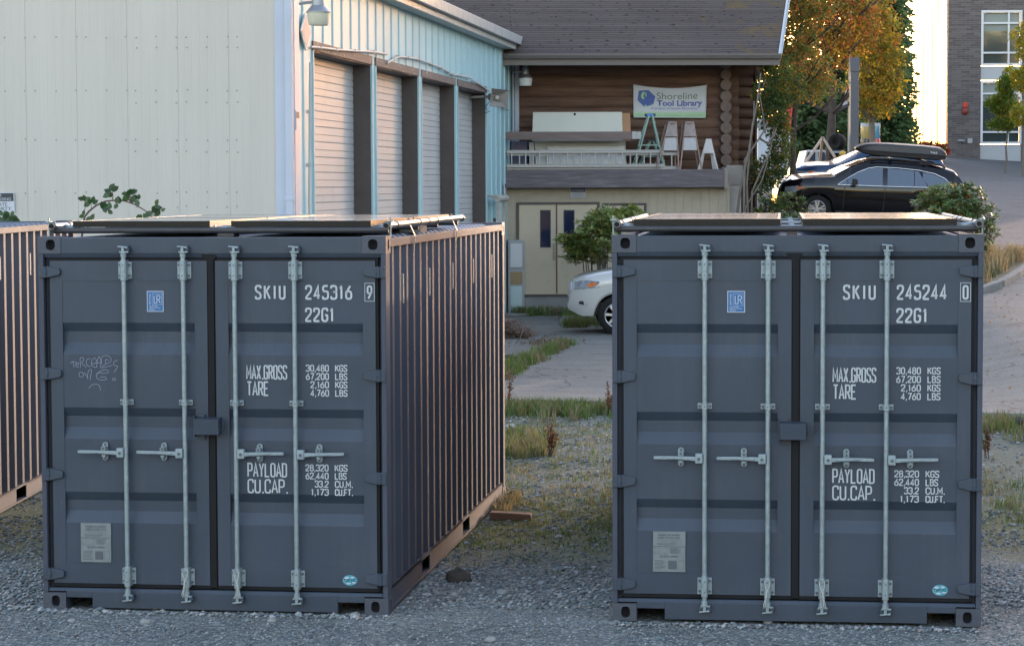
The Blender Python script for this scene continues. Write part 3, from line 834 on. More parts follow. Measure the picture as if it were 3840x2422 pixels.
        letters(mb, 'PAYLOAD', 1.461, 1.74, .940, 1.040, Y, .0105, .5)
        letters(mb, 'CU.CAP.', 1.461, 1.745, .829, .928, Y, .0105, .45)
        for i, (num, u, wn, wu) in enumerate((('28,320', 'KGS', .162, .09), ('62,440', 'LBS', .162, .083), ('33.2', 'CU.M.', .098, .126), ('1,173', 'CU.FT.', .125, .126))):
            zt = 1.033 - i * .0555
            letters(mb, num, 2.03 - wn, 2.03, zt - .048, zt, Y, .0075, .42)
            letters(mb, u, 2.072, 2.072 + wu, zt - .048, zt, Y, .0075, .42)
        mb.build('lettering', WHITE, dr, fix=False)
        # certification sticker
        mb = MB(); x0, x1, z0, z1 = .766, .883, 2.074, 2.216
        mb.m = 0; mb.box(x0, x1, .0095, .015, z0, z1)
        mb.m = 1; mb.box(x0 + .005, x1 - .005, .008, .0094, z0 + .005, z1 - .005)
        mb.m = 0; yq = .0066
        ribbon(mb, [Vector(p) for p in ((.804, 2.120), (.870, 2.120), (.870, 2.198), (.804, 2.198))], .002, True, lambda p: (p.x, yq, p.y))
        letters(mb, 'L', .815, .840, 2.130, 2.188, yq, .005)
        letters(mb, 'R', .835, .862, 2.130, 2.188, yq - .0002, .005)
        letters(mb, 'CERTIFIED', 0, .076, 0, .010, yq, .0018, .3, fn=lambda p: (.793 - p.y, yq, 2.122 + p.x))
        letters(mb, 'CONTAINER', .782, .842, 2.107, 2.114, yq, .0014)
        letters(mb, 'CERTIFICATION', .782, .862, 2.096, 2.103, yq, .0014)
        letters(mb, 'SCHEME', .782, .822, 2.085, 2.092, yq, .0014)
        mb.build('certification_sticker', [PALEW, BLUE], dl)
        # data plate
        mb = MB(); x0, x1, z0, z1 = .272, .488, .332, .606
        mb.m = 0; mb.box(x0, x1, .006, .0155, z0 + .002, .502); mb.box(x0 + .001, x1 + .001, .005, .0155, .505, z1)
        mb.m = 1; yq = .0035
        letters(mb, 'APPROVED FOR TRANSPORT', .305, .456, .576, .588, yq, .0022)
        letters(mb, 'UNDER CUSTOMS SEAL', .305, .456, .557, .569, yq, .0022)
        ribbon(mb, [Vector(p) for p in ((.33, .537), (.43, .537), (.43, .549), (.33, .549))], .0015, True, lambda p: (p.x, yq, p.y))
        letters(mb, 'CSC SAFETY APPROVAL', .318, .445, .432, .444, yq, .0022)
        for k in range(7):
            zz = .352 + k * .0095; mb.box(.285, .285 + rs.uniform(.05, .075), yq, .0055, zz, zz + .0028)
        mb.box(.374, .43, yq, .0055, .352, .41)
        for k in range(5):
            zz = .46 + k * .008; mb.box(.385, .385 + rs.uniform(.05, .085), yq, .0055, zz, zz + .003)
        for k in range(2):
            zz = .515 + k * .008; mb.box(.30, .30 + rs.uniform(.12, .16), yq, .0045, zz, zz + .003)
        ribbon(mb, [Vector(p) for p in ((.28, .455), (.37, .455), (.37, .495), (.28, .495))], .0012, True, lambda p: (p.x, yq, p.y))
        ribbon(mb, [Vector(p) for p in ((.44, .352), (.478, .352), (.478, .41), (.44, .41))], .0012, True, lambda p: (p.x, yq, p.y))
        mb.build('data_plate', [PLATE, PLATET], dl)
        # oval sticker
        mb = MB(); cx, cz = 2.172, .238
        mb.m = 0; mb.prism([(cx + .051 * math.cos(2 * PI * i / 28), cz + .036 * math.sin(2 * PI * i / 28)) for i in range(28)], .009, .0125)
        mb.m = 1
        for (bx, bz, rx, rz_) in ((-.022, .017, .016, .009), (.017, .020, .014, .006), (.028, -.013, .013, .008), (-.010, -.022, .018, .006), (-.035, -.006, .008, .008)):
            mb.prism([(cx + bx + rx * math.cos(2 * PI * i / 9) * (1 + .2 * math.sin(i * 3)), cz + bz + rz_ * math.sin(2 * PI * i / 9)) for i in range(9)], .0078, .0089)
        mb.m = 2; letters(mb, 'DFIC', cx - .040, cx + .040, cz - .010, cz + .010, .0070, .0058)
        mb.build('oval_sticker', [TEAL, PALEW, TEALT], dr)
    if graffiti:
        mb = MB(); Y = .0078
        # strokes traced in tag space: x 470..810, y 1030..1275 -> door coordinates
        def T(p): return Vector((.215 + (p[0] - 470) / 340 * .345, 1.775 - (p[1] - 1030) / 245 * .247))
        S = [[(470, 1090), (485, 1075), (512, 1082)], [(488, 1076), (496, 1118)],
             [(505, 1100), (528, 1096), (530, 1086), (514, 1084), (506, 1100), (512, 1114), (532, 1112)],
             [(542, 1118), (538, 1050), (562, 1048), (568, 1068), (545, 1082), (580, 1116)],
             [(612, 1058), (592, 1056), (580, 1080), (588, 1108), (614, 1110)],
             [(616, 1090), (650, 1092), (655, 1062), (638, 1048), (620, 1068), (618, 1100), (638, 1118), (660, 1112)],
             [(655, 1112), (662, 1062), (676, 1034), (688, 1080), (680, 1120)], [(652, 1086), (684, 1084)],
             [(690, 1090), (686, 1056), (706, 1034), (742, 1036), (762, 1062), (748, 1084), (722, 1090), (700, 1104), (688, 1120), (740, 1108), (768, 1100)], [(722, 1090), (714, 1066), (726, 1058), (740, 1070)],
             [(804, 1066), (778, 1074), (772, 1086), (780, 1104), (808, 1104), (790, 1130), (776, 1150)],
             [(560, 1160), (546, 1146), (530, 1156), (530, 1178), (548, 1186), (562, 1172), (560, 1156)],
             [(566, 1152), (590, 1186), (592, 1200), (590, 1160), (600, 1134), (620, 1128), (612, 1180), (608, 1202)],
             [(654, 1160), (700, 1130), (736, 1134), (738, 1152), (700, 1158), (672, 1148), (650, 1168), (654, 1190), (680, 1204), (726, 1200), (718, 1180), (680, 1182)],
             [(768, 1190), (762, 1198), (770, 1206), (788, 1202), (786, 1188), (768, 1190)],
             [(598, 1262), (610, 1242), (636, 1230), (664, 1232), (676, 1250), (680, 1272)]]
        for st in S:
            ribbon(mb, _round([tuple(T(p)) for p in st], False, .02, 1, 1), .0032, False, lambda p: (p.x, Y, p.y))
        mb.build('scratched_graffiti', mat('paint_pen', (.26, .30, .37), .7), dl, fix=False)
    return root

C1 = ((-3.2716, 16.0784, 0.0), -.1299)
C2 = ((.6689, 15.5164, .0094), -.1155)
c1 = container('shipping_container', 'navy container with scratched graffiti tag, number ending 316 9', C1[0], C1[1], '245316', '9', True, 5)
c2 = container('shipping_container', 'navy container with number ending 244 0 on its doors', C2[0], C2[1], '245244', '0', False, 9)
c3 = container('shipping_container', 'navy container at left edge showing only its tan lit corrugated side', (-4.69 - 2.438, 18.28 - .27, .0), -.033, seed=3)
# ---------------------------------------------------------------- building frames
class Pl:
    """a vertical wall plane: local x along the wall, local y inward, z up"""
    def __init__(s, ox, oy, rz, oz=0.0):
        s.o = Vector((ox, oy)); s.rz = rz; s.oz = oz
        s.u = Vector((math.cos(rz), math.sin(rz))); s.v = Vector((-math.sin(rz), math.cos(rz)))
    def hit(s, px, py, off=0.0):
        d = at(px, py, 100.0) - Vector((0, 0, CAM_H))
        dx = Vector((d.x, d.y)); k = (s.o.dot(s.v) + off) / dx.dot(s.v)
        return ((dx * k - s.o).dot(s.u), CAM_H + k * d.z - s.oz)
    def w2l(s):
        return (Matrix.Translation((s.o.x, s.o.y, s.oz)) @ Matrix.Rotation(s.rz, 4, 'Z')).inverted()

# ------------------------------------------------------------ garage
GA = 8.45
GP = Pl(-3.11, 33.07, R(90 - GA))
g = thing('garage_building', 'metal garage building with beige front and pale blue side of four tall roller door bays', 'building', (-3.11, 33.07, 0), R(90 - GA))
TEALW = mat('pale_blue_steel', (.36, .56, .61), .5, var=.05, vscale=.8, dirt=(.31, .50, .55), dscale=.7, dlo=.5, dhi=.95, stretch=(1, 1, .25))
BEIGE = mat('beige_steel', (.475, .455, .415), .5, var=.035, vscale=1.2, dirt=(.41, .395, .36), dscale=.8, dlo=.45, dhi=.95, stretch=(2, 2, .18), bump=.05, bscale=3)
TRIMB = mat('pale_grey_blue_trim', (.42, .47, .56), .5, var=.05, vscale=2)
DOORW = mat('roller_door_white', (.46, .47, .47), .5, var=.05, vscale=1.5, dirt=(.37, .345, .31), dscale=1.2, dlo=.55, dhi=.85)
BROWN = mat('dark_brown_paint', (.075, .062, .06), .6, var=.18, vscale=3, dirt=(.16, .13, .12), dscale=5, dlo=.68, dhi=.75)
PEEL = mat('peeling_brown_paint', (.14, .11, .10), .7, var=.3, vscale=20, dirt=(.5, .45, .4), dscale=18, dlo=.58, dhi=.66)
FASC = mat('galvanised_fascia', (.42, .43, .43), .5, metal=.2, var=.18, vscale=3, dirt=(.28, .27, .26), dscale=2, stretch=(3, 3, 1))
bays = [(GP.hit(a, 300)[0], GP.hit(b, 300)[0]) for a, b in ((1170, 1390.6), (1405, 1566), (1576, 1703.6), (1712, 1820))]
HZ = 4.95
SEND = GP.hit(1925, 600)[0]
sa, za = GP.hit(1427, 0); sb, zb_ = GP.hit(1930.5, 200.7)
def roofz(s_): return za + (zb_ - za) * (s_ - sa) / (sb - sa)
mb = MB()
def inbay(s_):
    for a, b in bays:
        if a < s_ < b: return True
    return False
edges = sorted(set([0.0, SEND] + [e for b in bays for e in b]))
P_ = .647
def rib(s_):
    t = (s_ % P_) / P_ * P_
    if t < .022: return -.024 * t / .022
    if t < .06: return -.024
    if t < .082: return -.024 * (1 - (t - .06) / .022)
    if .10 < t < .118: return -.008
    return 0.0
ss = []
k = 0
while k * P_ < SEND + P_:
    for t in (0, .022, .06, .082, .099, .101, .117, .119): ss.append(k * P_ + t)
    k += 1
ss = sorted(set([x for x in ss if 0 <= x <= SEND] + edges))
for a, b in zip(ss, ss[1:]):
    m_ = (a + b) / 2
    z0 = HZ if inbay(m_) else 0
    mb.face([(a, rib(a + 1e-6), z0), (b, rib(b - 1e-6), z0), (b, rib(b - 1e-6), roofz(b)), (a, rib(a + 1e-6), roofz(a))])
tag(mb.build('side_wall', TEALW, g), 'pale blue ribbed steel side wall above four door bays')
DEP = .30
for i, (a, b) in enumerate(bays):
    mb = MB()
    mb.box(a + .045, b - .045, DEP, DEP + .04, 0, HZ - .05)
    zt = HZ - .1; n_ = 0; zz = 4.55
    dm = mb.build('roller_door', DOORW, g)
    mb = MB()
    zz = 4.78; q = 0
    while zz > .1:
        hh = .017 if q % 2 == 0 else .006
        mb.hexa([(a + .046, DEP - .001, zz), (b - .046, DEP - .001, zz), (b - .046, DEP - .001, zz + .106), (a + .046, DEP - .001, zz + .106)],
                [(a + .046, DEP - .012, zz + hh), (b - .046, DEP - .012, zz + hh), (b - .046, DEP - .012, zz + .106), (a + .046, DEP - .012, zz + .106)])
        zz -= .117 if q % 2 else .234 - .117; q += 1
    mb.build('door_slat', DOORW, dm)
    if i < 4:
        for (x_, xx, nm) in ((b - .045, b, 'door_jamb'), (a, a + .045, 'door_jamb')):
            mb = MB(); mb.box(x_, xx, .0, DEP + .04, 0, HZ - .045); mb.build(nm, BROWN, g)
    mb = MB(); mb.box(a, b, 0.0, DEP + .04, HZ - .045, HZ); mb.build('door_soffit', BROWN, g)
    mb = MB(); mb.box(a - .01, b + .01, -.03, .0, HZ - .03, HZ + .11); mb.build('door_header_trim', PEEL, g, bevel=.006)
    for x_ in (a, b):
        mb = MB(); mb.box(x_ - .03, x_ + .01, -.032, .0, 0, HZ - .031); mb.build('bay_trim', TEALW, g)
# fascia + roof
mb = MB()
for o0, o1, d0, d1 in ((-.26, -.001, -.02, .10), (-.36, -.14, .10, .30)):
    mb.hexa([(-.4, o0, roofz(-.4) + d0), (-.4, o1, roofz(-.4) + d0), (-.4, o1, roofz(-.4) + d1), (-.4, o0, roofz(-.4) + d1)],
            [(SEND + .2, o0, roofz(SEND + .2) + d0), (SEND + .2, o1, roofz(SEND + .2) + d0), (SEND + .2, o1, roofz(SEND + .2) + d1), (SEND + .2, o0, roofz(SEND + .2) + d1)])
mb.build('roof_fascia', FASC, g, bevel=.012)
mb = MB()
mb.hexa([(-.4, -.14, roofz(-.4) + .12), (-.4, 14, roofz(-.4) + .12), (-.4, 14, roofz(-.4) + .26), (-.4, -.14, roofz(-.4) + .26)],
        [(SEND + .15, -.14, roofz(SEND) + .1), (SEND + .15, 14, roofz(SEND) + .1), (SEND + .15, 14, roofz(SEND) + .2), (SEND + .15, -.14, roofz(SEND) + .2)])
mb.build('roof', FASC, g)
# back wall of the shed towards the log building
mb = MB(); mb.box(SEND - .02, SEND, .001, 12, 0, roofz(SEND) + .05); mb.build('rear_wall', TEALW, g)
# corner post and downpipe at the far corner
mb = MB(); mb.box(SEND - .30, SEND + .002, -.06, -.025, 0, roofz(SEND) - .02); mb.box(SEND - .001, SEND + .05, -.06, .12, 0, roofz(SEND) - .03); mb.build('corner_trim', TRIMB, g, bevel=.006)
mb = MB(); mb.box(SEND - .12, SEND + .0, -.15, -.061, .25, roofz(SEND) - .05)
for z_ in (1.1, 2.0, 3.3, 4.2): mb.box(SEND - .15, SEND + .03, -.157, -.055, z_, z_ + .06)
mb.build('downpipe', TRIMB, g, bevel=.01)
mb = MB(); mb.box(0.02, .30, -.045, -.026, 0, roofz(0)); mb.build('corner_trim', TRIMB, g)
# beige front wall (world aligned)
WL = GP.w2l()
YB = 33.0
mb = MB(); mb.M = WL
xr = -3.33
x = xr
prof = []
x1 = -14.5
def bump_beige(d):
    t = d % .7165
    if t < .012 or t > .7045: return .006
    u_ = (t - .012) / .6925
    for c in (.12, .28, .44, .60, .76, .9):
        if abs(u_ - c) < .011: return -.0015
    return 0.0
n_ = 1200
seam0 = (1043 - (872 * .566 + 0)) / 264.0 % .7165
for i in range(n_ + 1):
    X = xr - (xr - x1) * i / n_
    prof.append((X, bump_beige((xr - X) - seam0 + 7.165)))
pp = [prof[0]] + [prof[i] for i in range(1, n_) if not (abs(prof[i][1] - prof[i - 1][1]) < 1e-6 and abs(prof[i][1] - prof[i + 1][1]) < 1e-6)] + [prof[-1]]
for (a, d0), (b, d1) in zip(pp, pp[1:]):
    mb.face([(a, YB + d0, 0), (a, YB + d0, 8.4), (b, YB + d1, 8.4), (b, YB + d1, 0)])
fw = tag(mb.build('front_wall', BEIGE, g), 'beige vertical panel front wall with rows of screws')
mb = MB(); mb.M = WL
for ry in (141, 180, 340, 385, 525, 570, 722, 775):
    for i in range(40):
        for dd in (-.07, .07, .358):
            px = 1043 - (i * .7165 + seam0 + dd) * 264.4
            if px < -40 or px > 1040: continue
            if ry in (180, 385, 570, 775) and px < 480: continue
            p = at(px + rnd.uniform(-3, 3), ry + rnd.uniform(-3, 3), YB)
            mb.lathe([(.011, -.016), (.007, -.020), (.001, -.022)], (p.x, YB + .002, p.z), 'y', 6)
tag(mb.build('screw', mat('screw_grey', (.25, .25, .24), .5), fw), kind='stuff')
mb = MB(); mb.M = WL
mb.box(xr - .002, -3.075, YB - .03, YB + .10, 0, 8.4)
mb.build('corner_trim', TRIMB, g, bevel=.005)
mb = MB(); mb.M = WL
mb.box(-3.185, -3.08, YB - .12, YB - .031, .3, 8.3)
for z_ in (2.72, 1.2, 6.2): mb.box(-3.2, -3.065, YB - .126, YB - .028, z_, z_ + .07)
mb.build('downpipe', TRIMB, g, bevel=.01)
# rectangular black & white notice on the beige wall
def wl_at(px, py, Y): return at(px, py, Y)
p0 = at(-70, 722, YB - .03); p1 = at(55, 797, YB - .03)
n0 = thing('notice_sign', 'black and white no trespassing private property notice on beige wall', 'sign', (p0.x, YB - .03, p1.z))
wd, ht = p1.x - p0.x, p0.z - p1.z
mb = MB(); mb.box(0, wd, 0, .02, 0, ht); mb.build('plate', PALEW, n0, bevel=.004)
BLK = mat('sign_black', (.03, .035, .05), .5)
mb = MB(); mb.box(.012, wd - .012, -.002, -.0005, ht * .56, ht - .012); mb.build('black_panel', BLK, n0)
font_mesh('NO', wd * .40, wd * .60, ht * .78, ht * .92, -.004, 'wording', PALEW, n0)
font_mesh('TRESPASSING', wd * .08, wd * .90, ht * .60, ht * .735, -.004, 'wording', PALEW, n0)
font_mesh('PRIVATE', wd * .22, wd * .78, ht * .32, ht * .49, -.004, 'wording', BLK, n0)
font_mesh('PROPERTY', wd * .10, wd * .90, ht * .10, ht * .27, -.004, 'wording', BLK, n0)

# conduits on the blue wall
PVC = mat('white_conduit', (.46, .455, .44), .5, var=.08, vscale=6)
def wallpath(pts, off=-.06): return [Vector((GP.hit(a, b, off)[0], off, GP.hit(a, b, off)[1])) for a, b in pts]
def on_garage(name, label, cat, build):
    t = thing(name, label, cat, (-3.11, 33.07, 0), R(90 - GA)); build(t); return t
def place_empty_local(t, s_, y_, z_):
    """move the empty to local (s,y,z) and return offset for geometry"""
    M = Matrix.Rotation(R(90 - GA), 4, 'Z')
    t.location = Vector((-3.11, 33.07, 0)) + (M @ Vector((s_, y_, z_)))
for lab, pts in (('straight white conduit above first garage door', [(1166, 177), (1200, 180), (1260, 187), (1330, 192), (1400, 196), (1450, 204)]),
                 ('curved white conduit sagging across blue wall above middle doors', [(1453, 237), (1475, 224), (1494, 214), (1530, 217), (1570, 224), (1620, 242), (1655, 256), (1682, 272), (1700, 281), (1725, 284), (1768, 295)]),
                 ('short white conduit running down to the loudspeaker horn', [(1770, 301), (1800, 318), (1835, 343)]),
                 ('thin white conduit from loudspeaker horn to building corner', [(1868, 388), (1890, 405), (1906, 413)]),
                 ('upright white conduit beside first garage door', [(1163, 236), (1162, 420), (1161, 620), (1160, 900)])):
    P3 = wallpath(pts)
    o = Vector(P3[0]); mb = MB(); mb.tube([p - o for p in P3], .019, 8)
    for p in P3[1:-1]:
        mb.box(p.x - o.x - .012, p.x - o.x + .012, -.024, .05, p.z - o.z - .026, p.z - o.z + .026)
    c_ = mb.build('conduit', PVC, None, smooth=True, auto=40)
    c_.location = Vector((-3.11, 33.07, 0)) + Matrix.Rotation(R(90 - GA), 4, 'Z') @ o
    c_.rotation_euler = (0, 0, R(90 - GA)); tag(c_, lab, 'conduit', 'conduits on the blue wall')

# diamond sign
s0, z0 = GP.hit(1146, 120, -.05)
mb = MB(); mb.prism([(0, -.27), (.30, 0), (0, .27), (-.30, 0)], -.012, .012)
d_ = thing('diamond_sign', 'pale pink diamond sign with white rim near top left garage corner', 'sign')
place_empty_local(d_, s0, -.05, z0); d_.rotation_euler = (0, 0, R(90 - GA))
mb.build('plate', mat('sign_rim', (.72, .72, .70), .5), d_)
mb = MB(); mb.prism([(0, -.235), (.265, 0), (0, .235), (-.265, 0)], -.016, -.0125); mb.build('sign_face', mat('faded_pink', (.55, .42, .38), .6, var=.1, vscale=3), d_)
# small wall plates
for px, y0, y1, lab in ((1114, 415, 488, 'small grey and white plate on blue wall beside near corner'), (1894, 686, 728, 'small grey and white plate on blue wall beside far corner')):
    s0, z1_ = GP.hit(px, y0, -.05); z0_ = GP.hit(px, y1, -.05)[1]
    t = thing('wall_plate', lab, 'sign', group='small plates on the blue wall'); place_empty_local(t, s0, -.05, z0_); t.rotation_euler = (0, 0, R(90 - GA))
    h_ = z1_ - z0_
    mb = MB(); mb.box(-.09, .09, -.01, .02, 0, h_); mb.build('plate', PALEW, t)
    mb = MB(); mb.box(-.08, .08, -.014, -.0105, h_ * .6, h_ - .02); mb.build('dark_panel', BLK, t)
# barn lights
GLOBE = mat('frosted_refractor', (.50, .50, .40), .35, var=.08, vscale=8, spec=.6)
GLOBE2 = mat('clean_refractor', (.66, .67, .66), .3, var=.05, vscale=8, spec=.6)
ALU = mat('brushed_aluminium', (.25, .27, .30), .4, metal=.5, var=.08, vscale=9)
def barn_light(label, globe, armdir):
    t = thing('barn_light', label, 'outdoor light', group='barn lights on the garage')
    mb = MB(); mb.lathe([(.045, .44), (.05, .40), (.05, .36)], (0, 0, 0), 'z', 20); mb.build('photocell', PVC, t, smooth=True, auto=40)
    mb = MB(); mb.lathe([(.055, .36), (.075, .34), (.09, .20), (.09, .185), (.10, .18), (.165, .105), (.172, .10), (.172, .085), (.165, .085), (.06, .17)], (0, 0, 0), 'z', 28); mb.build('housing', ALU, t, smooth=True, auto=35)
    mb = MB(); mb.lathe([(.158, .086), (.155, .04), (.138, -.07), (.130, -.085), (0.001, -.085)], (0, 0, 0), 'z', 28)
    mb.build('refractor', globe, t, smooth=True, auto=35)
    a = Vector(armdir)
    mb = MB(); mb.tube([Vector((0, 0, .24)) + a.normalized() * .08, Vector((0, 0, .24)) + a * .7, Vector((0, 0, .235)) + a], .022, 10)
    mb.build('arm', ALU, t, smooth=True, auto=40)
    return t
far = barn_light('clean barn light on arm at far garage corner, before the log wall', GLOBE2, (-.30, .10, 0))
far.location = at(1970.5, 309, 53.6)
near = barn_light('yellowed barn light cropped by top edge, near garage corner', GLOBE, (-.05, 2.0, 0)) if False else barn_light('yellowed barn light cropped by top edge, near garage corner', GLOBE, (-.30, .55, .02))
near.location = at(1194, 73, 32.3)
# loudspeaker horn
s0, z0 = GP.hit(1822, 352, -.02)
hrn = thing('horn_loudspeaker', 'grey rectangular horn loudspeaker on garage wall', 'loudspeaker'); hp = at(1866, 368, 49.8)
hrn.location = hp
HG = mat('horn_grey', (.27, .26, .24), .65, var=.2, vscale=9)
D = Vector((.50, -.86, -.10)).normalized(); U = Vector((.10, -.05, 1)).normalized(); S_ = D.cross(U).normalized(); U = S_.cross(D)
mb = MB()
prev = None
secs = [(-.34, .035, .035), (-.30, .07, .06), (-.22, .08, .07), (-.1, .10, .09), (.0, .15, .13), (.08, .22, .19)]
for (d, a, b) in secs:
    c = D * d; ring = [mb.P(c + S_ * sx * a + U * sz * b) for sx, sz in ((-1, -1), (1, -1), (1, 1), (-1, 1))]
    if prev:
        for k in range(4): mb.F((prev[k], prev[(k + 1) % 4], ring[(k + 1) % 4], ring[k]))
    else: mb.F(ring)
    prev = ring
inner = prev
for (d, a, b) in ((.06, .205, .175), (-.02, .13, .11), (-.1, .07, .06)):
    c = D * d; ring = [mb.P(c + S_ * sx * a + U * sz * b) for sx, sz in ((-1, -1), (1, -1), (1, 1), (-1, 1))]
    for k in range(4): mb.F((prev[k], prev[(k + 1) % 4], ring[(k + 1) % 4], ring[k]))
    prev = ring
mb.F(prev); mb.build('horn', HG, hrn, fix=True)
mb = MB(); mb.tube([D * -.1, D * -.01, D * .01], [.04, .05, .02], 10); mb.build('driver', mat('driver_pale', (.45, .44, .40), .6), hrn, smooth=True)
mb = MB(); mb.tube([D * -.34, D * -.42 + Vector((-.10, .06, 0)), Vector((-.62, .10, .02))], .03, 8); mb.build('bracket', HG, hrn)
mb = MB(); mb.tube([D * -.3, D * -.34 + Vector((0, 0, -.1)), Vector((-.28, .2, -.2)), Vector((-.16, .16, -.28)), Vector((-.42, .2, -.36))], .008, 6); mb.build('cable', BLK, hrn)
# timber and metal rack beside last door
RACK = mat('weathered_rack', (.42, .40, .36), .7, var=.25, vscale=8)
s0, z0 = GP.hit(1828, 900, -.05); z1_ = GP.hit(1828, 742, -.05)[1]
s2 = GP.hit(1868, 800, -.05)[0]
rk = thing('wall_hoist', 'worn grey tube hoist hanging on blue wall right of last door', 'hoist'); place_empty_local(rk, s0, 0, 0); rk.rotation_euler = (0, 0, R(90 - GA))
L_r = s2 - s0
mb = MB(); mb.tube([(L_r * .1, -.25, z1_ - .02), (L_r * .9, -.25, z1_ - .02)], .075, 12); mb.build('roller', RACK, rk, smooth=True, auto=40)
for f, y_ in ((.18, -.25), (.82, -.22)):
    mb = MB(); mb.box(L_r * f - .05, L_r * f + .05, y_ - .04, y_ + .03, .3, z1_ - .1); mb.build('upright', RACK, rk, bevel=.004)
mb = MB(); mb.box(L_r * .3, L_r * .36, -.15, -.1, .3, z1_ - .45); mb.build('upright', BROWN, rk)
mb = MB(); mb.beam((L_r * .1, -.25, z1_), (L_r * .1, 0, z1_ + .04), .05, .05); mb.beam((L_r * .9, -.25, z1_), (L_r * .9, 0, z1_ + .04), .05, .05); mb.build('bracket', HG, rk)

# ------------------------------------------------------------ log building
TH = R(3.5)
LP = Pl(0.0, 54.3, TH)
lb = thing('log_building', 'brown log building with shingled roof, shelf ledge and tan lower wall', 'building', (0, 54.3, 0), TH)
def logmat():
    m = mat('stained_log', (.125, .062, .036), .75, spec=.15, bump=.3, bscale=12)
    n = m.node_tree.nodes; l = m.node_tree.links; b = n['Principled BSDF']
    tc = n.new('ShaderNodeTexCoord'); mp = n.new('ShaderNodeMapping'); mp.inputs['Scale'].default_value = (.35, 3, 4); l.new(tc.outputs['Object'], mp.inputs['Vector'])
    nz = n.new('ShaderNodeTexNoise'); nz.inputs['Scale'].default_value = 2.2; nz.inputs['Detail'].default_value = 9; nz.inputs['Roughness'].default_value = .7; l.new(mp.outputs['Vector'], nz.inputs['Vector'])
    r = n.new('ShaderNodeValToRGB'); r.color_ramp.elements[0].position = .32; r.color_ramp.elements[1].position = .7
    r.color_ramp.elements[0].color = (.085, .050, .040, 1); r.color_ramp.elements[1].color = (.19, .115, .08, 1)
    l.new(nz.outputs['Fac'], r.inputs['Fac']); l.new(r.outputs['Color'], b.inputs['Base Color'])
    return m
LOG = logmat()
LOGE = mat('log_end_grain', (.14, .10, .085), .8, var=.3, vscale=14, bump=.3, bscale=40)
LOGW = mat('weathered_log_end', (.20, .12, .075), .7, var=.25, vscale=6)
GREYW = mat('weathered_grey_timber', (.12, .105, .115), .8, var=.3, vscale=3, bump=.4, bscale=20, stretch=(.6, 4, 6), dirt=(.22, .21, .22), dscale=3, dlo=.55, dhi=.8)
OLDW = mat('brown_grey_timber', (.16, .12, .11), .8, var=.25, vscale=3, bump=.3, bscale=20, stretch=(.6, 4, 6))
TAN = mat('tan_siding', (.37, .325, .25), .7, var=.08, vscale=1.5, dirt=(.28, .25, .19), dscale=1.2)
TAN2 = mat('tan_door_paint', (.46, .395, .29), .6, var=.06, vscale=1.5, dirt=(.30, .27, .2), dscale=1.5, dlo=.55, dhi=.8)
CONC = mat('foundation_concrete', (.22, .22, .215), .9, var=.18, vscale=2.5, bump=.3, bscale=20)
LD = .2475
def Lh(px, py, off=0.0): return LP.hit(px, py, off)
zlog0 = Lh(2700, 625, 0)[1] - .1
ul = -3.5; ur = Lh(2771, 400, 0)[0]; uc = Lh(2715, 400, 0)[0]
zeave = Lh(2400, 206, -1.45)[1]
def logtube(u0, u1, y_, z_, r, seed):
    mb = MB(); pts = []; rr = []
    q = random.Random(seed)
    n_ = max(3, int((u1 - u0) / .6))
    for i in range(n_ + 1):
        pts.append((u0 + (u1 - u0) * i / n_, y_ + q.uniform(-.006, .006), z_ + q.uniform(-.004, .004))); rr.append(r * q.uniform(.97, 1.03))
    mb.tube(pts, rr, 16); return mb
row = 0; z_ = zlog0 + LD / 2
while z_ < zeave + .25:
    e = ur + rnd.uniform(-.01, .01)
    if z_ > zeave - .34: e = Lh(2822, 240, 0)[0]
    if z_ > zeave - .10: e = Lh(2876, 225, 0)[0]
    logtube(ul, e, .17, z_, .172, row).build('wall_log', LOG, lb, smooth=True, auto=50)
    # second wall set back to the right
    mb = MB(); mb.tube([(ur - .02, .9, z_ + .01), (Lh(2822, 400, .9)[0] + (.0 if z_ < zeave - .4 else .25), .9, z_ + .01)], .128, 14); mb.build('side_bay_log', LOG, lb, smooth=True, auto=50)
    # cross log ends
    mb = MB(); mb.tube([(uc, -.34 + rnd.uniform(-.03, .03), z_ - LD / 2 + rnd.uniform(-.01, .01)), (uc, .9, z_ - LD / 2)], .128 * rnd.uniform(.95, 1.04), 18)
    mb.build('log_end', LOGE, lb, smooth=True, auto=50)
    z_ += LD; row += 1
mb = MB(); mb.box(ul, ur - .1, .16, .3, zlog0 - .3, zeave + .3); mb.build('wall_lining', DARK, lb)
mb = MB(); mb.box(ur - .1, Lh(2835, 400, 1)[0], .95, 1.1, 0, zeave + .6); mb.box(Lh(2830, 400, .8)[0], Lh(2838, 400, .8)[0], .75, 1.1, 0, zeave + .3); mb.build('side_bay_lining', mat('side_bay_brown', (.05, .025, .018), .7, var=.2, vscale=2), lb)
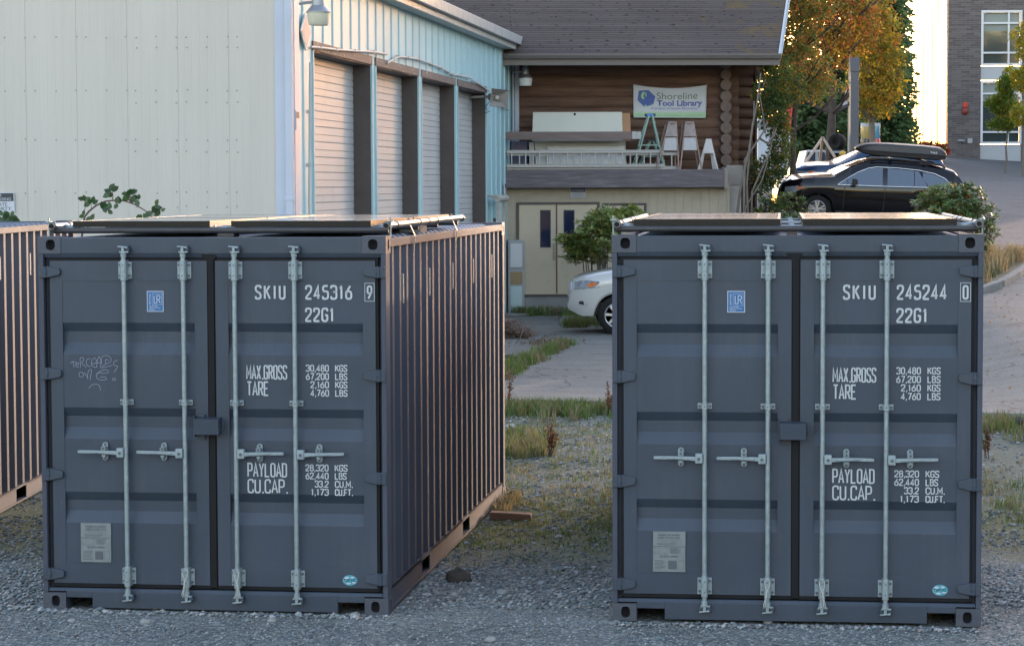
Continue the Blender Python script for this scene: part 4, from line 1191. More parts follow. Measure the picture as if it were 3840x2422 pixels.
# roof
def roofmat():
    m = bpy.data.materials.new('shingle_roof'); m.use_nodes = True
    n = m.node_tree.nodes; l = m.node_tree.links; b = n['Principled BSDF']; b.inputs['Roughness'].default_value = .9; b.inputs['Specular IOR Level'].default_value = .2
    tc = n.new('ShaderNodeTexCoord')
    nw = n.new('ShaderNodeTexNoise'); nw.inputs['Scale'].default_value = .9; nw.inputs['Detail'].default_value = 3; l.new(tc.outputs['Object'], nw.inputs['Vector'])
    sc = n.new('ShaderNodeVectorMath'); sc.operation = 'SCALE'; sc.inputs['Scale'].default_value = .05; l.new(nw.outputs['Color'], sc.inputs[0])
    ad = n.new('ShaderNodeVectorMath'); ad.operation = 'ADD'; l.new(tc.outputs['Object'], ad.inputs[0]); l.new(sc.outputs[0], ad.inputs[1])
    br = n.new('ShaderNodeTexBrick'); br.inputs['Scale'].default_value = 1; br.inputs['Brick Width'].default_value = 40; br.inputs['Row Height'].default_value = .088; br.inputs['Mortar Size'].default_value = .009; br.inputs['Mortar Smooth'].default_value = .2
    br.inputs['Color1'].default_value = (.084, .068, .065, 1); br.inputs['Color2'].default_value = (.112, .091, .086, 1); br.inputs['Mortar'].default_value = (.035, .03, .03, 1)
    l.new(ad.outputs[0], br.inputs['Vector'])
    nb = n.new('ShaderNodeTexNoise'); nb.inputs['Scale'].default_value = .45; nb.inputs['Detail'].default_value = 6; l.new(tc.outputs['Object'], nb.inputs['Vector'])
    vr = n.new('ShaderNodeMapRange'); vr.inputs['To Min'].default_value = .7; vr.inputs['To Max'].default_value = 1.3; l.new(nb.outputs['Fac'], vr.inputs['Value'])
    m2 = n.new('ShaderNodeMix'); m2.data_type = 'RGBA'; m2.blend_type = 'MULTIPLY'; m2.inputs['Factor'].default_value = 1; l.new(br.outputs['Color'], m2.inputs['A']); l.new(vr.outputs['Result'], m2.inputs['B'])
    # dark debris and moss
    nd = n.new('ShaderNodeTexNoise'); nd.inputs['Scale'].default_value = 5.5; nd.inputs['Detail'].default_value = 5; nd.inputs['Roughness'].default_value = .6
    mpd = n.new('ShaderNodeMapping'); mpd.inputs['Scale'].default_value = (1, 2.2, 1); l.new(tc.outputs['Object'], mpd.inputs['Vector']); l.new(mpd.outputs['Vector'], nd.inputs['Vector'])
    md = n.new('ShaderNodeMapRange'); md.inputs['From Min'].default_value = .60; md.inputs['From Max'].default_value = .64; l.new(nd.outputs['Fac'], md.inputs['Value'])
    m3 = n.new('ShaderNodeMix'); m3.data_type = 'RGBA'; l.new(md.outputs['Result'], m3.inputs['Factor']); l.new(m2.outputs['Result'], m3.inputs['A']); m3.inputs['B'].default_value = (.03, .024, .022, 1)
    sx = n.new('ShaderNodeSeparateXYZ'); l.new(tc.outputs['Object'], sx.inputs['Vector'])
    xr_ = n.new('ShaderNodeMapRange'); xr_.inputs['From Min'].default_value = 2.2; xr_.inputs['From Max'].default_value = 6.0; xr_.inputs['To Min'].default_value = 0; xr_.inputs['To Max'].default_value = .17; l.new(sx.outputs['X'], xr_.inputs['Value'])
    nm = n.new('ShaderNodeTexNoise'); nm.inputs['Scale'].default_value = 1.6; nm.inputs['Detail'].default_value = 10; nm.inputs['Roughness'].default_value = .75; l.new(tc.outputs['Object'], nm.inputs['Vector'])
    sm_ = n.new('ShaderNodeMath'); sm_.operation = 'ADD'; l.new(nm.outputs['Fac'], sm_.inputs[0]); l.new(xr_.outputs['Result'], sm_.inputs[1])
    mm = n.new('ShaderNodeMapRange'); mm.inputs['From Min'].default_value = .67; mm.inputs['From Max'].default_value = .75; l.new(sm_.outputs[0], mm.inputs['Value'])
    m4 = n.new('ShaderNodeMix'); m4.data_type = 'RGBA'; l.new(mm.outputs['Result'], m4.inputs['Factor']); l.new(m3.outputs['Result'], m4.inputs['A']); m4.inputs['B'].default_value = (.11, .08, .045, 1)
    l.new(m4.outputs['Result'], b.inputs['Base Color'])
    bp = n.new('ShaderNodeBump'); bp.inputs['Strength'].default_value = .9; bp.inputs['Distance'].default_value = .02; l.new(br.outputs['Fac'], bp.inputs['Height']); bp.invert = True
    l.new(bp.outputs['Normal'], b.inputs['Normal'])
    return m
ye = -1.5; pitch = math.atan(.75); run = 6.0
ue = Lh(2926, 210, ye)[0]
rk_top = Lh(2957, 0, ye + 1.9)[0]
flare = (rk_top - ue) / 1.9
rz_ = thing.__name__
ro = MB()
sl = run / math.cos(pitch)
nrow = 40
for j in range(nrow):
    t0, t1 = sl * j / nrow, sl * (j + 1) / nrow
    f0, f1 = flare * t0 * math.cos(pitch), flare * t1 * math.cos(pitch)
    ro.face([(-10, t0, 0), (ue + f0, t0, 0), (ue + f1, t1, 0), (-10, t1, 0)])
ro.face([(-10, 0, -.06), (ue, 0, -.06), (ue + flare * run, sl, -.06), (-10, sl, -.06)])
ro.face([(-10, 0, -.06), (ue, 0, -.06), (ue, 0, 0), (-10, 0, 0)])
roof = ro.build('roof', roofmat(), lb)
roof.location = (0, ye, zeave + .02); roof.rotation_euler = (pitch, 0, 0)
# far roof slope so that it is a real gabled roof
mb = MB(); zr_ = zeave + .02 + run * .75
mb.hexa([(-10, ye + run, zr_ - .06), (ue + flare * run, ye + run, zr_ - .06), (ue, ye + 2 * run, zeave - .04), (-10, ye + 2 * run, zeave - .04)],
        [(-10, ye + run, zr_), (ue + flare * run, ye + run, zr_), (ue, ye + 2 * run, zeave + .02), (-10, ye + 2 * run, zeave + .02)])
mb.build('roof', mat('shingle_far', (.1, .09, .09), .9), lb)
GUT = mat('gutter_brown', (.10, .088, .085), .45, var=.08, vscale=2)
mb = MB(); mb.prism([(ye - .10, zeave - .10), (ye - .02, zeave - .10), (ye - .02, zeave + .012), (ye - .125, zeave + .012), (ye - .125, zeave - .02)], -10, ue, 'yz'); mb.build('gutter', GUT, lb, bevel=.006)
mb = MB(); mb.box(-10, ue - .005, ye - .012, ye + .03, zeave - .24, zeave - .101); mb.build('fascia_board', GUT, lb)
mb = MB(); mb.hexa([(-10, ye + .03, zeave - .22), (ue - .02, ye + .03, zeave - .22), (ue - .02, ye + .03, zeave - .17), (-10, ye + .03, zeave - .17)],
                   [(-10, .9, zeave + .9 - .22 - .5), (ue - .02, .9, zeave + .18), (ue - .02, .9, zeave + .3), (-10, .9, zeave + .3)])
mb.build('eave_soffit', mat('soffit_dark', (.06, .045, .038), .8), lb)
mb = MB()
c_, s_ = math.cos(pitch), math.sin(pitch)
def rk_(t, dn): return (ye + t * c_ + dn * s_, zeave + .02 + t * s_ - dn * c_)
for (du0, du1, dn0, dn1) in ((.0, .035, -.03, .19),):
    a = [(ue + du0, *rk_(0, dn1)), (ue + du1, *rk_(0, dn1)), (ue + du1, *rk_(0, dn0)), (ue + du0, *rk_(0, dn0))]
    b = [(ue + flare * run + du0, *rk_(sl, dn1)), (ue + flare * run + du1, *rk_(sl, dn1)), (ue + flare * run + du1, *rk_(sl, dn0)), (ue + flare * run + du0, *rk_(sl, dn0))]
    mb.hexa(a, b)
mb.hexa([(ue - .05, *rk_(-.03, -.005)), (ue + .04, *rk_(-.03, -.005)), (ue + .04, *rk_(-.03, -.03)), (ue - .05, *rk_(-.03, -.03))],
        [(ue + flare * run - .05, *rk_(sl, -.005)), (ue + flare * run + .04, *rk_(sl, -.005)), (ue + flare * run + .04, *rk_(sl, -.03)), (ue + flare * run - .05, *rk_(sl, -.03))])
mb.build('rake_board', mat('rake_white', (.45, .48, .52), .5), lb)
# ledge
yl = -1.35
uL = Lh(2716, 660, yl)[0]; zt_ = Lh(2400, 636, yl)[1]; zb2 = Lh(2400, 704, yl)[1]
mb = MB(); mb.box(-3.5, uL, yl, yl + .14, zb2, zt_); mb.build('ledge_beam', GREYW, lb, bevel=.012)
mb = MB(); mb.box(uL + .002, uL + .09, yl + .03, -.2, zb2 - .03, zt_ + .03); mb.build('ledge_end_board', mat('end_board', (.25, .22, .20), .8, var=.2, vscale=4), lb, bevel=.008)
mb = MB(); mb.box(-3.5, uL, yl + .14, .0, zt_ - .07, zt_ - .01); mb.build('ledge_deck', GREYW, lb)
# timber rail
t0 = Lh(1925, 495, -1.25); t1 = Lh(2371, 524, -1.25)
mb = MB(); mb.box(-3.0, t1[0], -1.30, -1.18, t1[1], t0[1]); mb.build('timber_rail', OLDW, lb, bevel=.01)
mb = MB(); a = Lh(2370, 493, -1.3); b = Lh(2385, 523, -1.3); mb.box(a[0], b[0], -1.315, -1.165, b[1], a[1]); a = Lh(2386, 494, -1.3); b = Lh(2405, 522, -1.3); mb.box(a[0], b[0], -1.27, -1.2, b[1], a[1]); mb.build('rail_plate', ALU, lb, bevel=.004)
# pillar at right end
a = Lh(2723, 620, -.4); b = Lh(2786, 696, -.4)
mb = MB(); mb.box(a[0], b[0], -.42, .2, b[1], a[1]); mb.build('pillar_cap', mat('pillar_grey', (.30, .28, .26), .8, var=.2, vscale=3), lb, bevel=.02)
mb = MB(); mb.box(a[0] - .01, b[0] - .04, -.40, .3, 0, b[1] - .003); mb.build('pillar', mat('pillar_white', (.46, .44, .42), .8, var=.2, vscale=3, dirt=(.3, .28, .25), dscale=4), lb, bevel=.01)
# lower wall
yw = -1.0
zpl = Lh(2100, 1105, yw)[1]
uend = a[0]
mb = MB()
u_ = -3.5
while u_ < uend - .01:
    u2 = min(u_ + .2, uend)
    mb.face([(u_, yw, zpl), (u2 - .012, yw, zpl), (u2 - .012, yw, zb2 + .1), (u_, yw, zb2 + .1)])
    mb.face([(u2 - .012, yw, zpl), (u2 - .012, yw + .012, zpl), (u2 - .012, yw + .012, zb2 + .1), (u2 - .012, yw, zb2 + .1)])
    mb.face([(u2 - .012, yw + .012, zpl), (u2, yw + .012, zpl), (u2, yw + .012, zb2 + .1), (u2 - .012, yw + .012, zb2 + .1)])
    mb.face([(u2, yw + .012, zpl), (u2, yw, zpl), (u2, yw, zb2 + .1), (u2, yw + .012, zb2 + .1)])
    u_ = u2
mb.build('lower_wall', TAN, lb, fix=False)
mb = MB(); mb.box(-3.5, uend, yw - .04, .3, -.2, zpl - .04); mb.build('foundation', CONC, lb, bevel=.01)
mb = MB(); mb.box(-3.5, uend, yw - .06, yw - .001, zpl - .04, zpl + .0); mb.build('sill_board', BROWN, lb)
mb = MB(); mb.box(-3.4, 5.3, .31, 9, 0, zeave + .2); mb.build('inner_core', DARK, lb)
def wall_door(x0, x1, ytop, leaves, wins):
    a = Lh(x0, ytop, yw)[0]; b = Lh(x1, ytop, yw)[0]; zt2 = Lh(x0, ytop, yw)[1]
    f = MB(); w = .055
    f.box(a, a + w, yw - .05, yw - .001, zpl + .001, zt2); f.box(b - w, b, yw - .05, yw - .001, zpl + .001, zt2); f.box(a + w, b - w, yw - .05, yw - .001, zt2 - w, zt2)
    f.build('door_frame', BROWN, lb, bevel=.004)
    xs_ = [a + w] + [Lh(q, 900, yw)[0] for q in leaves] + [b - w]
    for p, q in zip(xs_, xs_[1:]):
        m = MB(); m.box(p + .006, q - .006, yw - .035, yw - .001, zpl + .012, zt2 - w - .006)
        dd = m.build('door', TAN2, lb, bevel=.003)
        for (wx0, wx1, wy0, wy1) in wins:
            A = Lh(wx0, wy0, yw); B = Lh(wx1, wy1, yw)
            if p < A[0] < q:
                m = MB(); m.box(A[0] - .02, B[0] + .02, yw - .045, yw - .036, B[1] - .02, A[1] + .02); m.build('window_frame', BLK, dd)
                m = MB(); m.box(A[0], B[0], yw - .050, yw - .046, B[1], A[1]); m.build('window_pane', mat('dark_pane', (.012, .02, .05), .12, spec=.3), dd)
                m = MB()
    return a, b
wall_door(1936, 2248, 759, [2087], [(2028, 2062, 791, 925), (2116, 2151, 791, 925)])
m = MB(); A = Lh(2072, 912, yw); B = Lh(2084, 976, yw); m.box(A[0], B[0], yw - .052, yw - .036, B[1], A[1]); m.build('push_plate', mat('push_plate', (.25, .24, .16), .5), lb)
m = MB(); A = Lh(2084, 765, yw); B = Lh(2090, 1100, yw); m.box(A[0], B[0], yw - .05, yw - .0355, B[1], A[1]); m.build('astragal', mat('rust_brown', (.13, .06, .045), .7), lb)
wall_door(2258, 2424, 762, [], [(2292, 2326, 797, 925)])
# sign above door
A = Lh(2138, 704, yw); B = Lh(2196, 742, yw)
sg = thing('notice_sign', 'faded blue and white private property notice above the double door', 'sign', (0, 0, 0), TH)
o2 = Matrix.Rotation(TH, 4, 'Z') @ Vector((A[0], yw - .03, B[1])); sg.location = (o2.x, 54.3 + o2.y, o2.z)
wd, ht = B[0] - A[0], A[1] - B[1]
m = MB(); m.box(0, wd, 0, .02, 0, ht); m.build('plate', mat('faded_white', (.40, .40, .42), .6), sg, bevel=.003)
m = MB(); m.box(.01, wd - .01, -.003, -.0005, ht * .55, ht - .01); m.build('blue_panel', mat('faded_navy', (.08, .09, .16), .6), sg)
font_mesh('NO TRESPASSING', wd * .1, wd * .9, ht * .64, ht * .84, -.005, 'wording', mat('faded_white', (.4, .4, .42)), sg)
font_mesh('PRIVATE', wd * .22, wd * .78, ht * .31, ht * .48, -.004, 'wording', mat('faded_ink', (.2, .22, .32), .7), sg)
font_mesh('PROPERTY', wd * .12, wd * .88, ht * .08, ht * .26, -.004, 'wording', mat('faded_ink', (.2, .22, .32), .7), sg)
# booth left of the double door
def lw(u, y_, z_):
    q = Matrix.Rotation(TH, 4, 'Z') @ Vector((u, y_, z_)); return Vector((q.x, 54.3 + q.y, q.z))
A = Lh(1905, 901, -1.4); B = Lh(1967, 1160, -1.4)
bt = thing('wall_cabinet', 'tall narrow cabinet of white and pale teal panels between garage corner and double door', 'cabinet', lw(A[0], -1.4, 0), TH)
w_, h_ = B[0] - A[0], A[1]
GRF = mat('cabinet_grey', (.30, .31, .31), .6, var=.1, vscale=4)
m = MB(); m.box(0, w_, 0, .38, .02, h_); m.build('case', GRF, bt, bevel=.01)
m = MB(); m.box(.05, w_ - .05, -.03, -.001, h_ - 0.62, h_ - .08); m.build('upper_panel', mat('cabinet_white', (.5, .51, .52), .5), bt, bevel=.005)
m = MB(); m.box(.05, w_ - .05, -.02, -.001, h_ - 1.0, h_ - .72); m.build('grille', mat('tan_grille', (.28, .2, .1), .7, var=.3, vscale=40), bt)
m = MB(); m.box(.05, w_ - .06, -.03, -.001, .08, h_ - 1.05); m.build('lower_panel', mat('cabinet_teal', (.38, .48, .48), .5, var=.06, vscale=2), bt, bevel=.005)

# banner
bn = thing('banner', 'white tool library banner with blue hexagon wrench logo on log wall', 'banner', lw(0, -.02, 0), TH)
yb = -.03
def BQ(x, y):   # banner crop coords -> local (u,z)
    return Lh(2340 + x * .1495, 300 + y * .1495, yb - .02)
CORN = [BQ(225, 110), BQ(2085, 125), BQ(2050, 965), BQ(240, 950)]
def bpos(s_, t, off):
    a = Vector(CORN[0]).lerp(Vector(CORN[1]), s_); b = Vector(CORN[3]).lerp(Vector(CORN[2]), s_)
    p = a.lerp(b, t); sag = .085 * 4 * s_ * (1 - s_) * (1 - t) ** 1.6
    y_ = yb - off - .02 * math.sin(s_ * 9 + t * 4) * (1 - t) - .015 * math.sin(t * 7 + s_ * 3)
    return (p.x, y_, p.y - sag)
m = MB(); nx, nz_ = 40, 20
g_ = [[m.P(bpos(i / nx, j / nz_, 0)) for j in range(nz_ + 1)] for i in range(nx + 1)]
for i in range(nx):
    for j in range(nz_): m.F((g_[i][j], g_[i + 1][j], g_[i + 1][j + 1], g_[i][j + 1]))
b2 = m.build('fabric', mat('banner_white', (.50, .52, .56), .6), bn, smooth=True)
sol = b2.modifiers.new('thick', 'SOLIDIFY'); sol.thickness = .004; sol.offset = 1 if False else 0
def bwarp(px, py, off=.008):
    s_ = (px - 232) / (2068 - 232); t = (py - 117) / (957 - 117)
    return bpos(s_, t, off)
def bfont(txt, x0, x1, y0, y1, mt, bold=0.0, name='wording'):
    o = font_mesh(txt, x0, x1, 0, 1, 0, name, mt, bn, bold)
    for v in o.data.vertices:
        py = y1 + (y0 - y1) * v.co.z
        s_ = (v.co.x - 232) / 1836; t = (py - 117) / 840
        p = bpos(s_, max(0.16, t) if False else t, .008)
        # text is printed flat: undo most of the sag so letters stay level
        v.co = p
    return o
m = MB()
N_ = 24
for i in range(N_):
    a, b = i / N_, (i + 1) / N_
    m.face([bpos(a, .815, .006), bpos(b, .815, .006), bpos(b, .975, .006), bpos(a, .975, .006)])
m.build('green_band', mat('banner_green', (.38, .55, .36), .6), bn, fix=False)
INK = mat('banner_grey_ink', (.12, .16, .11), .6); VIO = mat('banner_blue_ink', (.10, .12, .33), .6)
bfont('Shoreline', 820, 1840, 262, 455, INK, .0)
bfont('Tool Library', 825, 1965, 478, 690, VIO, .035)
bfont('A project of Seattle REconomy', 680, 1845, 668, 755, VIO)
bfont('www.shorelinetoollibrary.org  -  16610 Aurora Ave N  -  Shoreline, WA 98133', 285, 1990, 862, 915, mat('banner_band_ink', (.16, .36, .22), .6))
m = MB(); m.face([bwarp(*p, .009) for p in ((370, 265), (610, 215), (785, 380), (735, 605), (510, 680), (335, 510))]); m.build('logo_hexagon', mat('banner_blue', (.07, .12, .38), .6), bn, fix=False)
m = MB()
fn = lambda p: bwarp(p.x, p.y, .012)
ribbon(m, _round([(500, 290), (440, 400), (500, 480), (600, 520), (720, 590)], False, 60, 1, 1), 62, False, fn)
ribbon(m, _round([(500, 500), (530, 570), (545, 680)], False, 20, 1, 1), 50, False, fn)
ribbon(m, [Vector(p) for p in ((545, 290), (550, 350), (545, 400))], 26, False, fn)
m.build('logo_wrench', mat('banner_lime', (.36, .58, .26), .6), bn, fix=False)

# things on the ledge
WHB = mat('cream_board', (.52, .52, .45), .6, var=.04, vscale=2)
WHB2 = mat('stained_white_board', (.56, .58, .55), .6, var=.05, vscale=2, dirt=(.22, .19, .15), dscale=1.6, dlo=.6, dhi=.75)
def slab(name, label, cat, pxs, y0, y1, yy, mt, th=.04, lean=.12, skew=0, group=None):
    a = Lh(pxs[0], y1, yy); b = Lh(pxs[1], y0, yy); w2 = b[0] - a[0]; h2 = b[1] - a[1]
    m = MB()
    m.hexa([(0, 0, 0), (w2, 0, 0), (w2, th, 0), (0, th, 0)], [(skew, lean, h2), (w2 + skew * .3, lean, h2), (w2 + skew * .3, lean + th, h2), (skew, lean + th, h2)])
    o = m.build(name, mt, None, bevel=.004); o.location = lw(a[0], yy, a[1]); o.rotation_euler = (0, 0, TH)
    return tag(o, label, cat, group)
up = slab('door_slab', 'cream flush door lying sideways above the timber rail', 'door', (1996, 2336), 419, 530, -.98, WHB, .045, .3, .04)
m = MB(); m.lathe([(.028, -.002), (.024, .001), (.001, .003)], (1.0, .26, .62), 'y', 12)
o = m.build('knob_hole', DARK, up); o.location = (0, 0, 0)
slab('plywood_board', 'orange brown board end beside cream door', 'board', (2335, 2367), 423, 530, -.95, mat('orange_ply', (.33, .18, .085), .6, var=.1, vscale=3), .03, .3, .02)
slab('door_slab', 'water stained white door lying sideways behind the ladder', 'door', (2009, 2350), 529, 632, -.85, WHB2, .045, .25)
slab('inner_board', 'narrow pale board leaning in front of stained white door', 'board', (2055, 2345), 549, 632, -.93, mat('pale_board', (.58, .60, .60), .6, var=.03, vscale=2), .02, .12)
m = MB(); A = Lh(1915, 530, -.6); B = Lh(1978, 634, -.6); w2, h2 = B[0] - A[0], A[1] - B[1]
cb = thing('tool_box', 'dark blue storage box at left end of the ledge', 'storage box', lw(A[0], -.6, B[1]), TH)
m.box(0, w2, 0, .4, 0, h2); m.build('case', mat('dark_blue_box', (.05, .06, .12), .5), cb, bevel=.01)
m = MB(); m.box(.02, w2 - .02, -.012, -.001, h2 * .62, h2 * .64); m.box(w2 * .4, w2 * .55, -.03, -.001, h2 * .75, h2 * .82); m.build('latch', mat('red_brown', (.2, .07, .05), .6), cb)
slab('plastic_panel', 'pale grey upright panel beside the blue storage box', 'board', (1985, 2004), 534, 632, -.7, mat('grey_panel', (.45, .47, .5), .5), .03, .05)

def rail_ladder(name, label, x0, x1, yt, yb_, yy, n0, pitch_px, mt):
    a = Lh(x0, yb_, yy); b = Lh(x1, yt, yy); w2 = b[0] - a[0]; h2 = b[1] - a[1]
    t = thing(name, label, 'ladder', lw(a[0], yy, a[1]), TH, 'aluminium ladder sections on the ledge')
    for zz in (0, h2 - .07):
        m = MB(); m.box(0, w2, 0, .012, zz, zz + .07); m.box(0, w2, -.02, 0, zz, zz + .012); m.box(0, w2, -.02, 0, zz + .058, zz + .07); m.build('side_rail', mt, t)
    k = n0
    while k < w2 - .05:
        m = MB(); m.box(k, k + .03, -.016, .010, .072, h2 - .072); m.build('rung', mt, t, bevel=.003)
        k += .3175
    return t
rail_ladder('extension_ladder', 'nearer aluminium ladder section lying on its edge on the ledge', 1900, 2490, 562, 628, -1.2, .1, 0, ALU)
rail_ladder('extension_ladder', 'longer aluminium ladder section behind, reaching under the first sawhorse', 1900, 2541, 571, 637, -1.10, .28, 0, ALU)

GRN = mat('green_fibreglass', (.28, .42, .36), .5, var=.1, vscale=5)
def stepladder(label, ax, ay, bx0, bx1, by, yy, mt, top, hh=1):
    a = Lh(ax, ay, yy); b0 = Lh(bx0, by, yy); b1 = Lh(bx1, by, yy)
    base = b0[1]; t = thing('stepladder', label, 'stepladder', lw(a[0], yy, base), TH, 'green stepladders on the ledge')
    Ht = a[1] - base; l = b0[0] - a[0]; r = b1[0] - a[0]
    for xx, xo in ((l, -.045), (r, .045)):
        for yo in (-.22, .22):
            m = MB(); m.beam((xo, yo * .4, Ht - .05), (xx, yo, 0), .055, .03); m.build('rail', mt, t)
    for f in (.18, .42, .66, .85):
        m = MB(); xx = r + (.045 - r) * f; yy_ = .22 + (.088 - .22) * f; m.box(xx - .045, xx + .03, -yy_, yy_, Ht * f - .012, Ht * f + .012); m.build('step', mt, t)
        m = MB(); xx = l + (-.045 - l) * f; m.box(xx - .012, xx + .012, -yy_, yy_, Ht * f - .012, Ht * f + .012); m.build('brace', mt, t)
    m = MB(); m.beam((l * .55, -.16, Ht * .45), (r * .55, -.16, Ht * .45), .02, .02); m.build('spreader', mt, t)
    m = MB(); m.box(-.115, .115, -.11, .11, Ht - .06, Ht); m.build('top_cap', top, t, bevel=.01)
    return t
tl = stepladder('tall green stepladder with blue top patch on the ledge', 2438, 427, 2372, 2492, 642, -.85, GRN, BLK)
m = MB(); m.box(-.09, .07, -.118, -.111, 0, .04); o = m.build('blue_label', mat('bright_blue', (.05, .2, .6), .5), tl); o.location = (0, 0, (Lh(2438, 427, -.85)[1] - Lh(2372, 642, -.85)[1]) - .052)
stepladder('short green stepladder with dark top behind the tall one', 2443, 524, 2392, 2490, 640, -.5, GRN, BLK)
SAWG = mat('sawhorse_grey', (.28, .24, .23), .75, var=.25, vscale=8); SAWM = mat('sawhorse_metal', (.36, .37, .41), .5, metal=.3, var=.1, vscale=5); SAWL = mat('sawhorse_leg', (.27, .19, .16), .75, var=.2, vscale=8)
def sawhorse(label, tx0, tx1, bx0, bx1, yt, yb_, yy, seed):
    a0 = Lh(tx0, yt, yy); a1 = Lh(tx1, yt, yy); b0 = Lh(bx0, yb_, yy); b1 = Lh(bx1, yb_, yy)
    base = b0[1]; cx = (a0[0] + a1[0]) / 2; Ht = a0[1] - base
    t = thing('sawhorse', label, 'sawhorse', lw(cx, yy, base), TH, 'grey metal top sawhorses on the ledge')
    tw = (a1[0] - a0[0]) / 2; l = b0[0] - cx; r = b1[0] - cx
    for yo in (-.18, .25):
        for xx, sx in ((l, -tw), (r, tw)):
            m = MB(); m.beam((sx, yo, Ht - .05), (xx, yo * 1.3, 0), .03, .05, (0, 1, 0)); m.build('leg', SAWL, t)
    def trap(z0, z1, k, mt, nm, yo):
        m = MB(); f0 = 1 - z0 / Ht; f1 = 1 - z1 / Ht
        X = lambda f, s: (s * tw + ((l if s < 0 else r) - s * tw) * f * k)
        m.prism([(X(f0, -1), z0), (X(f0, 1), z0), (X(f1, 1), z1), (X(f1, -1), z1)], yo, yo + .02); m.build(nm, mt, t, bevel=.004)
    trap(Ht * .70, Ht - .03, 1.0, SAWG, 'upper_gusset', -.25)
    trap(Ht * .42, Ht * .68, .75, SAWM, 'lower_gusset', -.21)
    m = MB(); m.box(-tw, tw, -.26, .33, Ht - .03, Ht); m.build('top_plate', SAWG, t, bevel=.005)
    m = MB(); m.box(-tw * .6, tw * .6, -.262, -.24, Ht - .06, Ht - .04); m.build('slot', mat('rusty_red', (.15, .07, .05), .7), t)
    return t
sawhorse('grey sawhorse with worn metal gussets, left one of the pair by the stepladder', 2502, 2532, 2457, 2541, 458, 644, -1.05, 1)
sawhorse('grey sawhorse with worn metal gussets, right one of the pair beside white trestle', 2565, 2597, 2545, 2627, 458, 642, -1.0, 2)
WTR = mat('white_trestle_paint', (.50, .50, .50), .6, var=.1, vscale=6)
a0 = Lh(2657, 521, -1.0); b0 = Lh(2617, 645, -1.0); b1 = Lh(2693, 645, -1.0)
tr = thing('folding_trestle', 'small white folded trestles standing at right end of the ledge', 'trestle', lw(a0[0], -1.0, b0[1]), TH)
Ht = a0[1] - b0[1]
for k in range(3):
    for s_ in (-1, 1):
        m = MB(); e = (b1[0] - a0[0] if s_ > 0 else b0[0] - a0[0]) * (1 - .17 * k)
        m.beam((s_ * (.05 - .012 * k), k * .05, Ht - .04), (e, k * .09, 0), .035, .03, (0, 1, 0)); m.build('leg', WTR, tr)
m = MB(); m.prism([(-.135, Ht * .56), (.135, Ht * .56), (.06, Ht), (.012, Ht), (0, Ht - .02), (-.012, Ht), (-.06, Ht)], -.03, -.018); m.build('gusset', WTR, tr, bevel=.004)
# ---------------------------------------------------------------- solar panels and pipe racks on the container roofs
PANF = mat('anodised_frame', (.009, .009, .009), .36, spec=.3, var=.15, vscale=12)
def panel_glass():
    m = bpy.data.materials.new('solar_glass'); m.use_nodes = True
    n = m.node_tree.nodes; l = m.node_tree.links; b = n['Principled BSDF']; b.inputs['Roughness'].default_value = .22
    b.inputs['Coat Weight'].default_value = 1; b.inputs['Coat Roughness'].default_value = .12
    tc = n.new('ShaderNodeTexCoord'); br = n.new('ShaderNodeTexBrick'); br.offset = 0
    br.inputs['Scale'].default_value = 1; br.inputs['Brick Width'].default_value = .157; br.inputs['Row Height'].default_value = .157; br.inputs['Mortar Size'].default_value = .003
    br.inputs['Color1'].default_value = (.012, .016, .035, 1); br.inputs['Color2'].default_value = (.014, .02, .042, 1); br.inputs['Mortar'].default_value = (.35, .36, .38, 1)
    l.new(tc.outputs['Object'], br.inputs['Vector']); l.new(br.outputs['Color'], b.inputs['Base Color'])
    return m
PGL = panel_glass()
STEELP = mat('pipe_steel', (.24, .25, .265), .4, metal=.7, var=.12, vscale=10)
DKPIPE = mat('shade_dark_pipe', (.05, .05, .052), .5, metal=.3, var=.2, vscale=10)  # steel colour darkened to paint in the shade under the panels
WOOD = mat('weathered_block', (.22, .19, .16), .8, var=.2, vscale=12, bump=.3, bscale=40)
def cworld(Ct, x, y, z):
    q = Matrix.Rotation(Ct[1], 4, 'Z') @ Vector((x, y, z)); return Vector(Ct[0]) + q
def solar_panel(Ct, x0, x1, y0, y1, z0, label):
    t = thing('solar_panel', label, 'solar panel', cworld(Ct, x0, y0, z0), Ct[1], 'solar panels on the container roofs')
    w, d, h = x1 - x0, y1 - y0, .042
    m = MB()
    for k in range(3):
        za = k * h / 3; e = .0
        m.box(0, w, 0, .012, za, za + h / 3 - .003); m.box(0, w, d - .012, d, za, za + h / 3 - .003)
        m.box(0, .012, .0121, d - .0121, za, za + h / 3 - .003); m.box(w - .012, w, .0121, d - .0121, za, za + h / 3 - .003)
    m.box(.004, w - .004, .004, d - .004, .004, h - .006)
    m.box(0, w, 0, .02, h - .0029, h); m.box(0, w, d - .02, d, h - .0029, h); m.box(0, .02, .0201, d - .0201, h - .0029, h); m.box(w - .02, w, .0201, d - .0201, h - .0029, h)
    m.build('frame', PANF, t)
    m = MB(); m.box(.0205, w - .0205, .0205, d - .0205, h - .0055, h - .001); m.build('glass', PGL, t)
    return t
